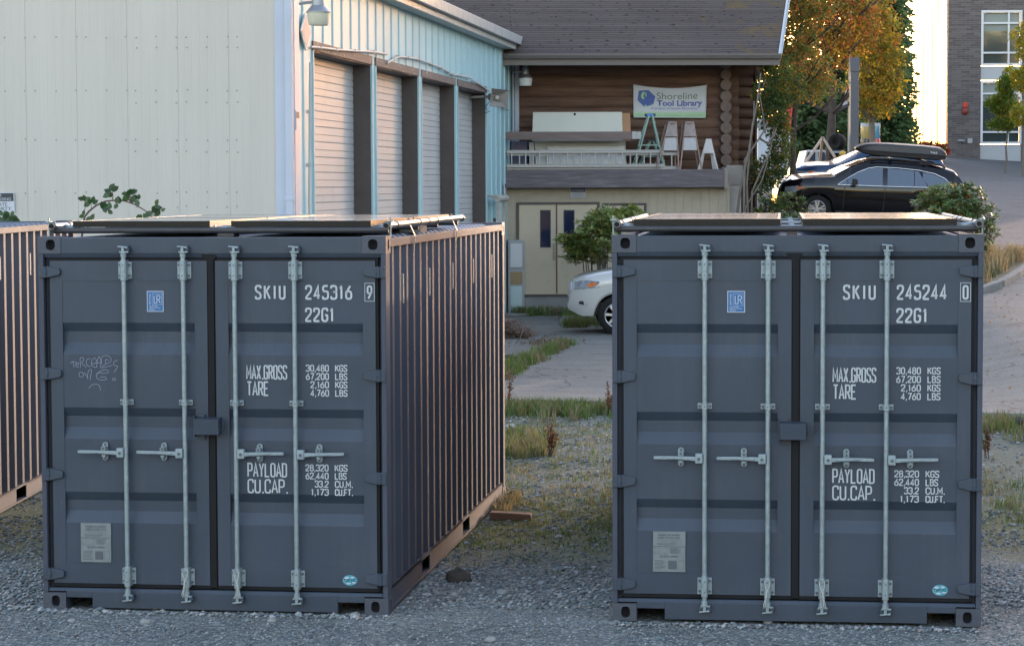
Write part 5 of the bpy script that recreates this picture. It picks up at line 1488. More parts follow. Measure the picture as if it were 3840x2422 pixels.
def rack(Ct, cols, rows, zt, label, blocks):
    t = thing('pipe_rack', label, 'pipe rack', cworld(Ct, 0, .3, 2.59), Ct[1], 'pipe racks under the solar panels')
    z = .037; r = .021
    s0 = rows[0][0]; s1 = rows[-1][1]
    def P(x, y, zz): return (x, y - .3, zz)
    for y in (s0 - .02, s0 + 1.2, rows[1][0] + .35, s1 - .35):
        m = MB(); m.tube([P(.02, y, z), P(W_ - .03, y, z)], r, 12); m.build('cross_pipe', DKPIPE, t, smooth=True, auto=40)
    for x, ya, yb_ in ((.03, s0 - .1, s1 - .1), (W_ - .03, s0 - .12, s1 - .1)):
        m = MB(); m.tube([P(x, ya, z + .032), P(x, yb_, z + .042)], r * 1.02, 14); m.build('side_pipe', STEELP, t, smooth=True, auto=40)
        m = MB()
        for y in (ya + .02, ya + .35, ya + 1.3, ya + 1.7, ya + 2.1, yb_ - .05): m.tube([P(x, y, z + .034), P(x, y + .03, z + .034)], r * 1.35, 12)
        m.build('coupling', BOLT, t, smooth=True, auto=40)
        m = MB(); m.tube([P(x, ya - .001, z + .032), P(x, ya - .006, z + .032)], r * .85, 12); m.build('pipe_bore', DARK, t)
    g0, g1 = cols[0][1], cols[1][0]
    for (ra, rb) in rows:
        for y in (ra + .14, ra + (rb - ra) * .85):
            m = MB()
            m.tube([P(g0 - .02, y, z + .01), P(g1 + .02, y, z + .01)], .014, 10)
            m.tube([P((g0 + g1) / 2 - .018, y - .001, z + .012), P((g0 + g1) / 2 + .018, y - .001, z + .012)], .022, 10)
            m.build('connector', GALV, t, smooth=True, auto=40)
            for xa, sx_ in ((cols[0][1] + .003, -1), (cols[1][0] - .003, 1), (cols[0][0] - .003, 1), (cols[1][1] + .003, -1)):
                m = MB()
                m.box(xa - .0025, xa + .0025, y - .302 - .022, y - .302 + .022, z + .01, zt - 2.59 + .012)
                m.box(*sorted((xa, xa - sx_ * .032)), y - .324, y - .28, z + .006, z + .010)
                m.build('clip', GALV, t)
        m = MB(); m.tube([P(cols[1][1] - .01, ra + .14, z + .012), P(W_ - .02, ra + .14, z + .03)], .016, 8); m.build('connector', GALV, t, smooth=True)
        m = MB(); m.tube([P(cols[0][0] + .01, ra + .14, z + .012), P(.02, ra + .14, z + .03)], .016, 8); m.build('connector', GALV, t, smooth=True)
    for (x, y, a, b, c) in blocks:
        m = MB(); m.box(x - a / 2, x + a / 2, y - .3, y - .3 + b, -.012, c); m.build('timber_block', WOOD, t, bevel=.004)
    for x in (.0, W_ - .01):
        m = MB(); m.tube([P(x + .005, s0 - .08, -.01), P(x + .005, s0 - .08, z + .09)], .006, 6); m.box(x - .015, x + .025, s0 - .10 - .3, s0 - .06 - .3, z + .058, z + .066); m.build('clamp_bolt', GALV, t)
    return t
Z1 = 2.650
colsA, rowsA = ((.15, 1.14), (1.29, 2.28)), ((.30, 1.99), (2.03, 3.75))
colsB, rowsB = ((.135, 1.115), (1.262, 2.275)), ((.13, 1.80), (1.84, 3.50))
for Ct, cols, rows, who in ((C1, colsA, rowsA, 'left'), (C2, colsB, rowsB, 'right')):
    for i, c in enumerate(cols):
        for j, r_ in enumerate(rows):
            lab = '%s %s solar panel lying on the roof of the %s' % (('front', 'rear')[j], ('left hand', 'right hand')[i], {'left': 'container with the scratched graffiti', 'right': 'container ending 244 0'}[who])
            solar_panel(Ct, c[0], c[1], r_[0], r_[1], Z1, lab)
rk1 = rack(C1, colsA, rowsA, Z1, 'galvanised pipe rack carrying solar panels above the graffiti container', ((1.22, .42, .12, .16, .042), (W_ - .14, 1.75, .16, .3, .04)))
rack(C2, colsB, rowsB, Z1, 'galvanised pipe rack carrying solar panels above container ending 244 0', ((1.19, .22, .07, .12, .03),))
# two tie straps over the top rail of the first container
for y, lab in ((1.06, 'nearer bent steel strap hooked over the tan lit top rail'), (3.05, 'farther bent steel strap hooked over the tan lit top rail')):
    m = MB(); t0 = cworld(C1, W_, y, 2.59)
    m.beam((-.03, 0, .09), (.02, 0, -.02), .004, .03, (0, 1, 0)); m.beam((.02, 0, -.02), (.006, 0, -.16), .004, .028, (0, 1, 0)); m.beam((-.03, 0, .085), (-.025, 0, .115), .012, .012, (0, 1, 0))
    o = m.build('steel_strap', STEELP, None); o.location = t0; o.rotation_euler = (0, 0, C1[1]); tag(o, lab, 'strap', 'straps on the container rail')
# roof cover sheet (dark) lying under the panels
# ---------------------------------------------------------------- cars
TYRE = mat('tyre_rubber', (.012, .012, .012), .8, spec=.3, var=.2, vscale=10)
RIM = mat('alloy_rim', (.48, .49, .51), .3, metal=.8, var=.05, vscale=5)
GLASS = mat('car_glass', (.05, .075, .11), .06, spec=.8, coat=1)
CHROME = mat('chrome_trim', (.75, .77, .8), .15, metal=1)
LAMPC = mat('headlamp_glass', (.32, .36, .42), .1, metal=.4, coat=1, var=.4, vscale=14)
AMBER = mat('amber_lens', (.7, .17, .02), .2, coat=.5)
REDL = mat('red_lens', (.6, .02, .015), .2, coat=.5)
PLAST = mat('black_plastic', (.008, .008, .009), .55)
def lerp_prof(pr, x):
    if x <= pr[0][0]: return pr[0][1]
    for (a, b), (c, d) in zip(pr, pr[1:]):
        if x <= c: return b + (d - b) * (x - a) / (c - a)
    return pr[-1][1]
def make_wheel(parent, x, y, z, r, w, sgn, spokes=5, nm='wheel'):
    t = MB(); 
    t.lathe([(r * .62, -w / 2), (r * .80, -w / 2 - .005), (r * .93, -w / 2 + .01), (r, -w / 2 + .035), (r, w / 2 - .035), (r * .93, w / 2 - .01), (r * .8, w / 2), (r * .62, w / 2)], (x, y, z), 'y', 32)
    wh = t.build('wheel', TYRE, parent, smooth=True, auto=35)
    m = MB(); f = y - w / 2 * 1
    m.lathe([(r * .66, f + .0), (r * .63, f - .008), (r * .59, f - .002), (r * .57, f + .05)], (x, 0, z), 'y', 32)
    for k in range(spokes):
        a = 2 * PI * k / spokes + .35
        for da in ((-.12, .12) if spokes == 5 else (0,)):
            c, s = math.cos(a + da), math.sin(a + da)
            m.beam((x + r * .08 * c, f + .0, z + r * .08 * s), (x + r * .60 * math.cos(a + da * 1.6), f + .004, z + r * .60 * math.sin(a + da * 1.6)), .035 if spokes == 5 else .05, .03, (0, 1, 0))
    m.lathe([(.0005, f - .012), (r * .12, f - .012), (r * .16, f), (r * .16, f + .03)], (x, 0, z), 'y', 16)
    m.build('rim', RIM, wh, smooth=True, auto=35)
    m = MB(); m.lathe([(.001, f + .05), (r * .6, f + .05), (r * .6, f + .06)], (x, 0, z), 'y', 24); m.build('brake_disc', PLAST, wh)
    return wh
def car(name, label, loc, tilt, L, W, top, belt, wheels, wr, paint, sidewin, ws, rw=None, clear=.24, group=None, lamp=None, rz=0.0, arch=1.13, cladding=True, spokes=5, doors=(), nose=.35):
    t = thing(name, label, 'car', loc, 0, group); t.rotation_euler = (0, tilt, rz)
    def wp(u):
        k = 1.0
        if u < .7: k -= nose * (1 - u / .7) ** 2.6
        if u > L - .6: k -= .16 * ((u - (L - .6)) / .6) ** 2.2
        return W * k
    def bot(u):
        z = clear
        if u < .25: z += .12 * (1 - u / .25)
        if u > L - .3: z += .16 * (u - L + .3) / .3
        for wx in wheels:
            d = abs(u - wx); R_ = wr * arch
            if d < R_: z = max(z, wr + math.sqrt(max(0, R_ * R_ - d * d)) * .98)
        return z
    def sec(u):
        w = wp(u); zt = lerp_prof(top, u); zb = min(lerp_prof(belt, u), zt - .05); z0 = min(bot(u), zb - .03)
        h = zt - zb
        y4 = w * .985
        if h > .2:
            k = .86; y5 = y4 - .47 * h
        else:
            k = .5; y5 = w * .95 - .1 * h
        return [(w * .96, z0), (w * .995, z0 + .12 * (zb - z0)), (w * 1.0, z0 + .5 * (zb - z0)), (w * .998, z0 + .8 * (zb - z0)), (y4, zb), (y5, zb + k * h), (y5 - .07, zt - .02), (y5 * .6, zt + .003), (y5 * .3, zt + .014), (0, zt + .018)]
    us = sorted(set([round(L * i / 90, 4) for i in range(91)] + [.02, L - .02] + [p[0] for p in top if 0 < p[0] < L]))
    m = MB(); rings = []
    for u in us:
        s = sec(u); full = [(-y, z) for y, z in s] + [(y, z) for y, z in reversed(s[:-1])]
        rings.append([m.P((u, y, z)) for y, z in full])
    for a, b in zip(rings, rings[1:]):
        for j in range(len(a) - 1): m.F((a[j], a[j + 1], b[j + 1], b[j]))
    m.F(rings[0]); m.F(rings[-1][::-1])
    body = m.build('body', paint, t, smooth=True, auto=32)
    m = MB(); m.box(.3, L - .3, -W * .82, W * .82, clear + .02, .62); m.build('underbody', PLAST, t)
    for wx in wheels:
        make_wheel(t, wx, -W + .11, wr, wr, .225, -1, spokes)
        m = MB(); m.lathe([(wr * .6, -.11), (wr, -.09), (wr, .09), (wr * .6, .11)], (wx, W - .13, wr), 'y', 24); m.build('wheel', TYRE, t, smooth=True, auto=35)
    def sy(u, z):
        w = wp(u); zb = min(lerp_prof(belt, u), lerp_prof(top, u) - .05)
        y = w * 1.0 if z < zb else w * .985 - .47 / .86 * (z - zb)
        return y
    def patch(nm, u0, u1, zt_, zb_2, mt, off=.008, n_=10, parent=body, both=False):
        m = MB(); A = []
        for i in range(n_ + 1):
            u = u0 + (u1 - u0) * i / n_; z1 = lerp_prof(zt_, u); z0 = lerp_prof(zb_2, u)
            A.append((m.P((u, -sy(u, z1) - off, z1)), m.P((u, -sy(u, (z0 + z1) / 2) - off, (z0 + z1) / 2)), m.P((u, -sy(u, z0) - off, z0))))
        for a, b in zip(A, A[1:]):
            m.F((a[0], a[1], b[1], b[0])); m.F((a[1], a[2], b[2], b[1]))
        o = m.build(nm, mt, parent, fix=False); sd_ = o.modifiers.new('t', 'SOLIDIFY'); sd_.thickness = .01; sd_.offset = 1 if False else -1
        return o
    for (u0, u1, zt_, zb_2) in sidewin:
        patch('side_window', u0, u1, zt_, zb_2, GLASS, .006)
    def over(nm, ua, ub, mt, k=.93, off=.01):
        m = MB(); n_ = 10; A = []
        for i in range(n_ + 1):
            u = ua + (ub - ua) * i / n_; s = sec(u)
            pts = [(-s[6][0] * k, s[6][1] + .012), (-s[7][0], s[7][1]), (-s[8][0], s[8][1]), (0, s[9][1]), (s[8][0], s[8][1]), (s[7][0], s[7][1]), (s[6][0] * k, s[6][1] + .012)]
            A.append([m.P((u, y, z + off)) for y, z in pts])
        for a, b in zip(A, A[1:]):
            for j in range(6): m.F((a[j], a[j + 1], b[j + 1], b[j]))
        return m.build(nm, mt, t, smooth=True)
    over('windscreen', ws[0], ws[1], GLASS)
    if rw: over('rear_window', rw[0], rw[1], GLASS)
    for u in doors:
        patch('door_seam', u, u + .012, [(0, lerp_prof(belt, u) - .01)], [(0, clear + .16)], PLAST, .002, 1)
    return t, body, patch, sy, wp, over

BLKP = mat('black_car_paint', (.002, .002, .004), .3, coat=.8, spec=.1)
BLUP = mat('blue_car_paint', (.002, .035, .10), .3, coat=.7, metal=.2)
WHTP = mat('white_car_paint', (.46, .47, .46), .3, coat=1)
# --- black wagon
Yn = 58.0
wx0 = at(2921, 780, Yn).x
tilt = R(4.6)
uw = .98
wheel_world = at(3062.8, 785.8, Yn)
# root so that wheel centre (uw, -, .35) lands there
ROLLC = R(4.5)
from mathutils import Euler
q = Euler((ROLLC, tilt, 0)).to_matrix() @ Vector((uw, -.91, .35))
loc = Vector((wheel_world.x - q.x, Yn - q.y, wheel_world.z - q.z))
topw = [(0, .64), (.03, .80), (.10, .94), (.3, 1.04), (.6, 1.11), (1.0, 1.17), (1.28, 1.20), (1.34, 1.21), (1.7, 1.42), (2.0, 1.56), (2.25, 1.645), (2.5, 1.68), (2.9, 1.69), (3.5, 1.67), (4.08, 1.61), (4.36, 1.545), (4.42, 1.49), (4.56, 1.30), (4.68, 1.12), (4.74, .98), (4.79, .78), (4.80, .60)]
beltw = [(0, .6), (.12, .84), (.5, .92), (1.3, .99), (2.5, 1.045), (3.7, 1.10), (4.5, 1.13), (4.8, .95)]
winw = [(1.50, 1.68, [(1.50, 1.05), (1.68, 1.17)], [(1.5, 1.02), (1.7, 1.03)]),
        (1.70, 2.56, [(1.70, 1.18), (1.95, 1.33), (2.2, 1.44), (2.35, 1.475), (2.6, 1.49)], [(1.7, 1.03), (2.6, 1.06)]),
        (2.68, 3.34, [(2.68, 1.49), (3.34, 1.475)], [(2.68, 1.07), (3.34, 1.10)]),
        (3.36, 3.66, [(3.36, 1.473), (3.45, 1.468), (3.66, 1.16)], [(3.36, 1.10), (3.66, 1.115)]),
        (3.56, 4.24, [(3.56, 1.455), (3.85, 1.42), (4.1, 1.32), (4.24, 1.22)], [(3.56, 1.30), (3.72, 1.125), (4.15, 1.15), (4.24, 1.20)])]
wg, wb, wpatch, wsy, wwp, wover = car('parked_wagon', 'black estate car with a long black roof box, nose to the left', loc, tilt, 4.80, .91, topw, beltw, (uw, uw + 2.745), .35, BLKP, winw, (1.37, 2.22), (4.42, 4.70), doors=(1.62, 2.62, 3.6), group='cars parked beyond the containers')
wg.rotation_euler = (ROLLC, tilt, 0)
# chrome window line
m = MB(); pts = [(1.44, 1.005), (1.70, 1.19), (1.95, 1.345), (2.2, 1.455), (2.4, 1.50), (2.9, 1.515), (3.45, 1.50), (3.85, 1.445), (4.1, 1.35), (4.26, 1.22), (4.27, 1.17), (4.2, 1.14), (3.7, 1.105), (2.6, 1.05), (1.44, 1.005)]
m.tube([(u, -wsy(u, z) - .012, z) for u, z in pts], .011, 6, False); m.build('window_trim', CHROME, wb, smooth=True)
o = wpatch('headlight', .16, .62, [(.16, .84), (.35, .885), (.62, .90)], [(.16, .735), (.35, .70), (.62, .885)], LAMPC)
wpatch('indicator', .46, .60, [(.46, .885), (.60, .893)], [(.46, .80), (.6, .88)], AMBER, .012)
wpatch('tail_light', 4.42, 4.74, [(4.42, .98), (4.74, 1.0)], [(4.42, .90), (4.74, .86)], REDL)
wpatch('side_cladding', 1.45, 3.25, [(0, .36)], [(0, .25)], PLAST, .012)
wpatch('bumper_grille', .015, .1, [(0, .72)], [(0, .45)], PLAST, .01, 4)
for u in (2.33, 3.33):
    m = MB(); m.box(u, u + .2, -wsy(u, .9) - .035, -wsy(u, .9) + .0, .885, .91); m.build('door_handle', BLKP, wb, bevel=.008)
m = MB(); m.hexa([(1.78, -1.10, 1.03), (1.92, -1.10, 1.04), (1.90, -.93, 1.04), (1.80, -.93, 1.03)], [(1.76, -1.09, 1.2), (1.9, -1.10, 1.19), (1.88, -.95, 1.17), (1.80, -.95, 1.18)]); m.build('wing_mirror', PLAST, wb, bevel=.02)
for s_ in (-1, 1):
    m = MB(); m.tube([(2.25, s_ * .60, 1.62), (2.4, s_ * .60, 1.70), (2.9, s_ * .60, 1.725), (3.5, s_ * .60, 1.71), (4.0, s_ * .59, 1.665), (4.12, s_ * .59, 1.60)], .022, 8); m.build('roof_rail', PLAST, wg, smooth=True)
for u in (2.75, 3.6):
    m = MB(); m.beam((u, -.68, 1.755), (u, .68, 1.755), .06, .025); m.build('crossbar', ALU, wg)
# --- roof box
qb = Euler((ROLLC, tilt, 0)).to_matrix()
rb = thing('roof_box', 'long tapered black roof box strapped on top of the black estate car', 'roof box', loc + qb @ Vector((2.0, -.10, 1.78))); rb.rotation_euler = (ROLLC, tilt, 0)
m = MB(); rings = []
for (u, w, z0, z1) in ((-.10, .20, .10, .14), (-.02, .30, .05, .20), (.12, .36, .01, .26), (.4, .41, -.015, .30), (.9, .43, -.02, .315), (1.5, .43, -.015, .32), (1.9, .42, -.01, .31), (2.04, .40, .0, .29), (2.12, .37, .03, .24), (2.15, .34, .06, .18)):
    zm = z0 + (z1 - z0) * .42
    s = [(0, z0), (w * .85, z0), (w * .98, z0 + .03), (w, zm - .01), (w * 1.012, zm), (w, zm + .01), (w * .96, z1 - .06), (w * .8, z1 - .01), (0, z1 + .01)]
    full = [(-y, z) for y, z in s] + [(y, z) for y, z in reversed(s[1:-1])]
    rings.append([m.P((u, y, z)) for y, z in full])
for a, b in zip(rings, rings[1:]):
    n_ = len(a)
    for j in range(n_): m.F((a[j], a[(j + 1) % n_], b[(j + 1) % n_], b[j]))
m.F(rings[0]); m.F(rings[-1])
m.build('shell', mat('roof_box_black', (.028, .026, .026), .45, var=.1, vscale=6), rb, smooth=True, auto=30)
lt = MB(); letters(lt, 'THULE', 1.72, 1.90, .155, .20, -.428, .012); lt.build('lettering', PALEW, rb, fix=False)
# --- blue SUV behind
topb = [(0, .7), (.03, .9), (.1, 1.02), (.3, 1.10), (.7, 1.16), (1.1, 1.19), (1.2, 1.20), (1.5, 1.36), (1.9, 1.58), (2.1, 1.66), (2.6, 1.71), (3.6, 1.69), (4.0, 1.62), (4.3, 1.2), (4.45, .95), (4.5, .6)]
beltb = [(0, .65), (.1, .85), (.5, .95), (1.2, 1.02), (4.0, 1.10), (4.5, .9)]
fw_ = at(2965, 700, 64.0)
wheelb = .9
gz = H(fw_.x + 1.5, 64.5) + .03
locb = Vector((fw_.x, 64.0 + .9, gz + .14))
bs, bb, bpatch, bsy, _, _ = car('parked_suv', 'bright blue SUV parked behind the black estate car', locb, R(3.6), 4.5, .9, topb, beltb, (wheelb, wheelb + 2.6), .35, BLUP,
    [(1.40, 2.30, [(1.40, 1.10), (1.7, 1.28), (2.0, 1.42), (2.3, 1.48)], [(1.40, 1.05), (2.3, 1.07)]), (2.38, 3.2, [(0, 1.49)], [(0, 1.08)]), (3.26, 3.95, [(3.26, 1.48), (3.95, 1.30)], [(0, 1.12)])], (1.22, 2.05), (4.02, 4.25), group='cars parked beyond the containers')
bs.rotation_euler = (ROLLC, R(3.6), 0)
bpatch('headlight', .14, .60, [(.14, .95), (.6, .99)], [(.14, .86), (.4, .80), (.6, .95)], LAMPC)
bpatch('indicator', .44, .58, [(.44, .97), (.58, .985)], [(.44, .84), (.58, .94)], AMBER, .012)
bpatch('grille', .01, .09, [(0, .86)], [(0, .5)], PLAST, .01, 4)
m = MB(); m.hexa([(1.42, -1.08, 1.06), (1.56, -1.08, 1.07), (1.54, -.92, 1.07), (1.44, -.92, 1.06)], [(1.40, -1.07, 1.22), (1.54, -1.08, 1.21), (1.52, -.94, 1.19), (1.44, -.94, 1.2)]); m.build('wing_mirror', BLUP, bb, bevel=.02)
# --- white SUV between the containers
topc = [(0, .62), (.02, .86), (.06, 1.00), (.14, 1.09), (.3, 1.15), (.6, 1.215), (.9, 1.26), (1.2, 1.285), (1.35, 1.30), (1.7, 1.48), (2.1, 1.68), (2.4, 1.76), (3.0, 1.79), (4.0, 1.76), (4.4, 1.68), (4.7, 1.2), (4.79, .9), (4.8, .6)]
beltc = [(0, .6), (.06, .85), (.3, 1.04), (.9, 1.12), (1.35, 1.14), (4.4, 1.2), (4.8, 1.0)]
fc = at(2133, 1150, 45.6)
sv_, sb_, cpatch, csy, _, _ = car('parked_suv', 'white SUV with dented front wing parked between the two front containers', Vector((fc.x, 45.6 + .93, H(fc.x + 1, 46) + .012)), 0, 4.8, .93, topc, beltc, (.94, .94 + 2.79), .372, WHTP,
    [(1.65, 2.5, [(1.65, 1.24), (2.1, 1.48), (2.5, 1.56)], [(0, 1.18)]), (2.6, 3.5, [(0, 1.57)], [(0, 1.2)]), (3.6, 4.3, [(3.6, 1.55), (4.3, 1.45)], [(0, 1.24)])], (1.38, 2.3), (4.42, 4.66), group='cars parked beyond the containers', spokes=7, clear=.36, nose=.28, arch=1.16)
cpatch('headlight', .12, .60, [(.12, 1.03), (.3, 1.065), (.6, 1.04)], [(.12, .90), (.3, .885), (.5, .93), (.6, 1.0)], LAMPC)
cpatch('indicator', .38, .54, [(.38, 1.0), (.54, 1.02)], [(.38, .92), (.54, .97)], AMBER, .012)
cpatch('fog_lamp', .18, .36, [(.18, .66), (.28, .67), (.36, .62)], [(.18, .60), (.36, .56)], CHROME, .008)
cpatch('fog_recess', .20, .29, [(.2, .64), (.29, .64)], [(.2, .60), (.29, .58)], PLAST, .02)
cpatch('grille', .01, .06, [(0, 1.02)], [(0, .86)], CHROME, .01, 3)
cpatch('bumper_seam', .10, .62, [(.10, .885), (.62, .93)], [(.10, .878), (.62, .923)], PLAST, .002)
# ---------------------------------------------------------------- vegetation
LEAF = leafmat('leaf', trans=.55); LEAFD = leafmat('leaf_glossy', trans=.25, rough=.35)
BARK = mat('bark_grey', (.17, .145, .12), .9, var=.3, vscale=6, bump=.5, bscale=25, stretch=(3, 3, .6))
BARKD = mat('bark_dark', (.07, .055, .045), .9, var=.3, vscale=6, bump=.5, bscale=25)
def jit(c, r, q): 
    k = 1 + q.uniform(-r, r); return (min(1, c[0] * k * (1 + q.uniform(-.12, .12))), min(1, c[1] * k), min(1, c[2] * k))
def leafquad(mb, p, d, n_, ln, wd):
    """leaf from p along d, with normal n_"""
    s = d.cross(n_).normalized() * wd / 2
    a = mb.P(p); b = mb.P(p + d * ln * .5 + s); c = mb.P(p + d * ln); e = mb.P(p + d * ln * .5 - s)
    mb.F((a, b, c, e))
def rv(q):
    while True:
        v = Vector((q.uniform(-1, 1), q.uniform(-1, 1), q.uniform(-1, 1)))
        if .05 < v.length < 1: return v.normalized()
def crown(mb, q, blobs, n_, size, colfn, clump=9, spread=.16):
    """blobs: (centre, (rx,ry,rz)); leaves grouped in small clumps mostly towards the shell"""
    tot = sum(b[1][0] * b[1][1] * b[1][2] for b in blobs)
    for c, r in blobs:
        k = int(n_ * (r[0] * r[1] * r[2]) / tot / clump)
        for _ in range(k):
            v = rv(q); f = q.uniform(.25, 1) ** .45 * q.uniform(.82, 1.08)
            cc = Vector(c) + Vector((v.x * r[0] * f, v.y * r[1] * f, v.z * r[2] * f))
            base = colfn(cc)
            for _ in range(clump):
                p = cc + rv(q) * q.uniform(0, spread)
                mb.col = jit(base, .25, q)
                d = rv(q); d.z -= .35; d.normalize()
                leafquad(mb, p, d, rv(q), size * q.uniform(.7, 1.3), size * q.uniform(.55, .9))
def limbs(q, base, top, r0, forks, spread, up=1.0):
    """returns list of tubes (pts, radii)"""
    out = []
    base, top = Vector(base), Vector(top)
    n_ = 6; pts = [base.lerp(top, i / n_) + Vector((q.uniform(-1, 1), q.uniform(-1, 1), 0)) * (.05 * (0 < i)) for i in range(n_ + 1)]
    out.append((pts, [r0 * (1 - .75 * i / n_) for i in range(n_ + 1)]))
    for k in range(forks):
        i = q.randint(2, n_ - 1); p = pts[i]; a = q.uniform(0, 2 * PI); l = spread * q.uniform(.5, 1)
        e = p + Vector((math.cos(a) * l, math.sin(a) * l, up * l * q.uniform(.5, 1.1)))
        mid = p.lerp(e, .5) + Vector((0, 0, -.06 * l)) + rv(q) * .05
        rr = r0 * (1 - .75 * i / n_) * .55
        out.append(([p, mid, e], [rr, rr * .7, rr * .3]))
        for _ in range(2):
            a2 = a + q.uniform(-1, 1); e2 = mid + Vector((math.cos(a2) * l * .5, math.sin(a2) * l * .5, l * .4)); out.append(([mid, mid.lerp(e2, .5) + rv(q) * .04, e2], [rr * .45, rr * .3, rr * .12]))
    return out
def trunkmesh(t, tubes, mt, name='trunk'):
    m = MB()
    for pts, rr in tubes: m.tube(pts, rr, 8, False)
    return m.build(name, mt, t, smooth=True)

# --- young street maple with yellow crown (trunk behind the roof box)
def rel(v, o): return Vector(v) - Vector(o)
def mk_tree(name, label, base, tubes, blobs, n_, size, colfn, bark, seed, group=None, lm=None, spread=.16, clump=9):
    q = random.Random(seed); t = thing(name, label, 'tree', base, 0, group)
    o = Vector(base)
    m = MB(); 
    for pts, rr in tubes: m.tube([Vector(p) - o for p in pts], rr, 8, False)
    m.build('trunk', bark, t, smooth=True)
    m = MB(); crown(m, q, [(Vector(c) - o, r) for c, r in blobs], n_, size, lambda c: colfn(c + o), clump, spread)
    m.build('crown', lm or LEAF, t, fix=False)
    return t
q = random.Random(11)
by = at(3272, 560, 78); gz = H(by.x, 78)
def col_yellow(p):
    k = max(0, min(1, (p.z - 6.5) / 3.5)); w = q.random()
    if w < .10 + .18 * k: return (.42, .19, .045)
    if w < .30: return (.60, .46, .06)
    if w < .6: return (.30, .25, .045)
    return (.19, .19, .045)
tb = limbs(q, (by.x, 78, gz), (by.x - .1, 78, 9.2), .13, 12, 1.1)
bl = [(at(3275, 400, 78), (.75, .75, .5)), (at(3285, 320, 78), (1.05, 1.0, .8)), (at(3290, 220, 78), (1.0, 1.0, 1.0)), (at(3270, 120, 78), (1.0, 1.0, 1.1)), (at(3240, 20, 78), (1.0, .9, 1.1)), (at(3235, 370, 77.5), (.5, .5, .45)), (at(3345, 350, 78), (.35, .4, .5))]
mk_tree('maple_tree', 'narrow yellow green maple with pale trunk behind the roof box', (by.x, 78, gz), tb, bl, 17000, .10, col_yellow, BARK, 21, 'autumn maples behind the log building', spread=.2)
# --- big orange maple, left and in front
bo = at(3110, 560, 73); gz = H(bo.x, 73)
def col_orange(p):
    k = max(0, min(1, (p.z - 6.2) / 2.5)); w = q.random()
    if w < .12 + .22 * k: return (.40, .15, .05)
    if w < .38: return (.60, .40, .06)  # bright yellow leaves painted in as sunlit highlights
    if w < .62: return (.28, .19, .05)
    return (.17, .16, .045)
tb = limbs(q, (bo.x, 73, gz), (bo.x + .2, 73, 10), .16, 14, 1.7)
bl = [(at(3120, 60, 73), (1.5, 1.3, 1.2)), (at(3210, 110, 73), (.9, .9, 1.0)), (at(3060, 180, 73), (1.2, 1.1, .8)), (at(3150, 210, 72.5), (.8, .8, .55)), (at(3100, -60, 73), (1.6, 1.4, 1.2)), (at(3020, 80, 73), (.8, .9, 1.1))]
mk_tree('maple_tree', 'broad orange and red maple crown above the grey steel column', (bo.x, 73, gz), tb, bl, 13000, .105, col_orange, BARKD, 22, 'autumn maples behind the log building', spread=.2)
# --- green brown tree close behind the roof corner
bg = at(3000, 600, 62); gz = H(bg.x, 62)
def col_mixed(p):
    k = max(0, min(1, (p.z - 5.0) / 3)); w = q.random()
    if w < .1 + .22 * k: return (.36, .17, .05)
    if w < .35: return (.26, .22, .06)
    return (.12, .15, .05)
tb = limbs(q, (bg.x - .3, 62, gz), (bg.x + .1, 62, 8.6), .10, 14, 1.4)
bl = [(at(2960, 90, 62), (1.0, 1.0, 1.2)), (at(2930, 250, 61.5), (.75, .9, .9)), (at(3010, 260, 62), (.8, .8, .8)), (at(3070, 330, 62), (.75, .7, .45)), (at(2990, -40, 62), (1.3, 1.1, 1.3))]
mk_tree('maple_tree', 'dull green and brown tree beside the white roof edge of the log building', (bg.x - .3, 62, gz), tb, bl, 13000, .085, col_mixed, BARKD, 23, 'autumn maples behind the log building', spread=.17)
# --- multi stemmed shrub tree at the corner of the log building
Ym = 52.6
def PP(*pts): return [at(a, b, Ym + c) for a, b, c in pts]
stems = [(PP((2762, 830, .2), (2772, 740, .1), (2790, 640, 0), (2810, 560, .1), (2822, 470, .2), (2840, 380, .2), (2853, 275, .2)), .035),
         (PP((2790, 830, 0), (2790, 700, 0), (2793, 600, .1), (2820, 560, .2), (2860, 500, .3), (2880, 450, .5)), .035),
         (PP((2806, 830, .1), (2800, 690, .2), (2812, 560, .3), (2816, 520, .4), (2826, 460, .4), (2828, 380, .5)), .03),
         (PP((2818, 830, .2), (2820, 720, .2), (2850, 650, .2), (2872, 600, .3), (2890, 560, .4), (2905, 470, .6)), .028),
         (PP((2795, 780, -.1), (2818, 740, -.1), (2856, 680, -.1), (2880, 600, 0)), .02),
         (PP((2850, 520, .3), (2880, 540, .4), (2905, 500, .5), (2918, 460, .6), (2935, 400, .8)), .03),
         (PP((2870, 500, .4), (2862, 430, .5), (2850, 360, .5), (2870, 300, .6)), .02)]
sb0 = at(2795, 830, Ym); sb0.z = H(sb0.x, Ym)
tb = []
for pts, r in stems:
    if pts[0].z < 2.8: pts = [Vector((pts[0].x, pts[0].y, sb0.z - .05))] + pts
    n_ = len(pts); tb.append((pts, [r * (1 - .6 * i / n_) for i in range(n_)]))
def col_shrub(p):
    w = q.random()
    if w < .10: return (.22, .13, .03)
    return (.05, .085, .03) if w < .7 else (.085, .12, .03)
bl = [(at(2900, 420, Ym + .8), (.40, .6, .5)), (at(2930, 520, Ym + 1), (.30, .6, .6)), (at(2870, 350, Ym + .8), (.32, .5, .4)), (at(2890, 640, Ym + 1), (.38, .5, .45)), (at(2860, 690, Ym + .8), (.22, .4, .35)), (at(2920, 620, Ym + 1.2), (.3, .4, .3)), (at(2830, 640, Ym + .9), (.15, .2, .35)), (at(2950, 330, Ym + .8), (.5, .5, .5)), (at(2905, 240, Ym + 1.2), (.4, .5, .35))]
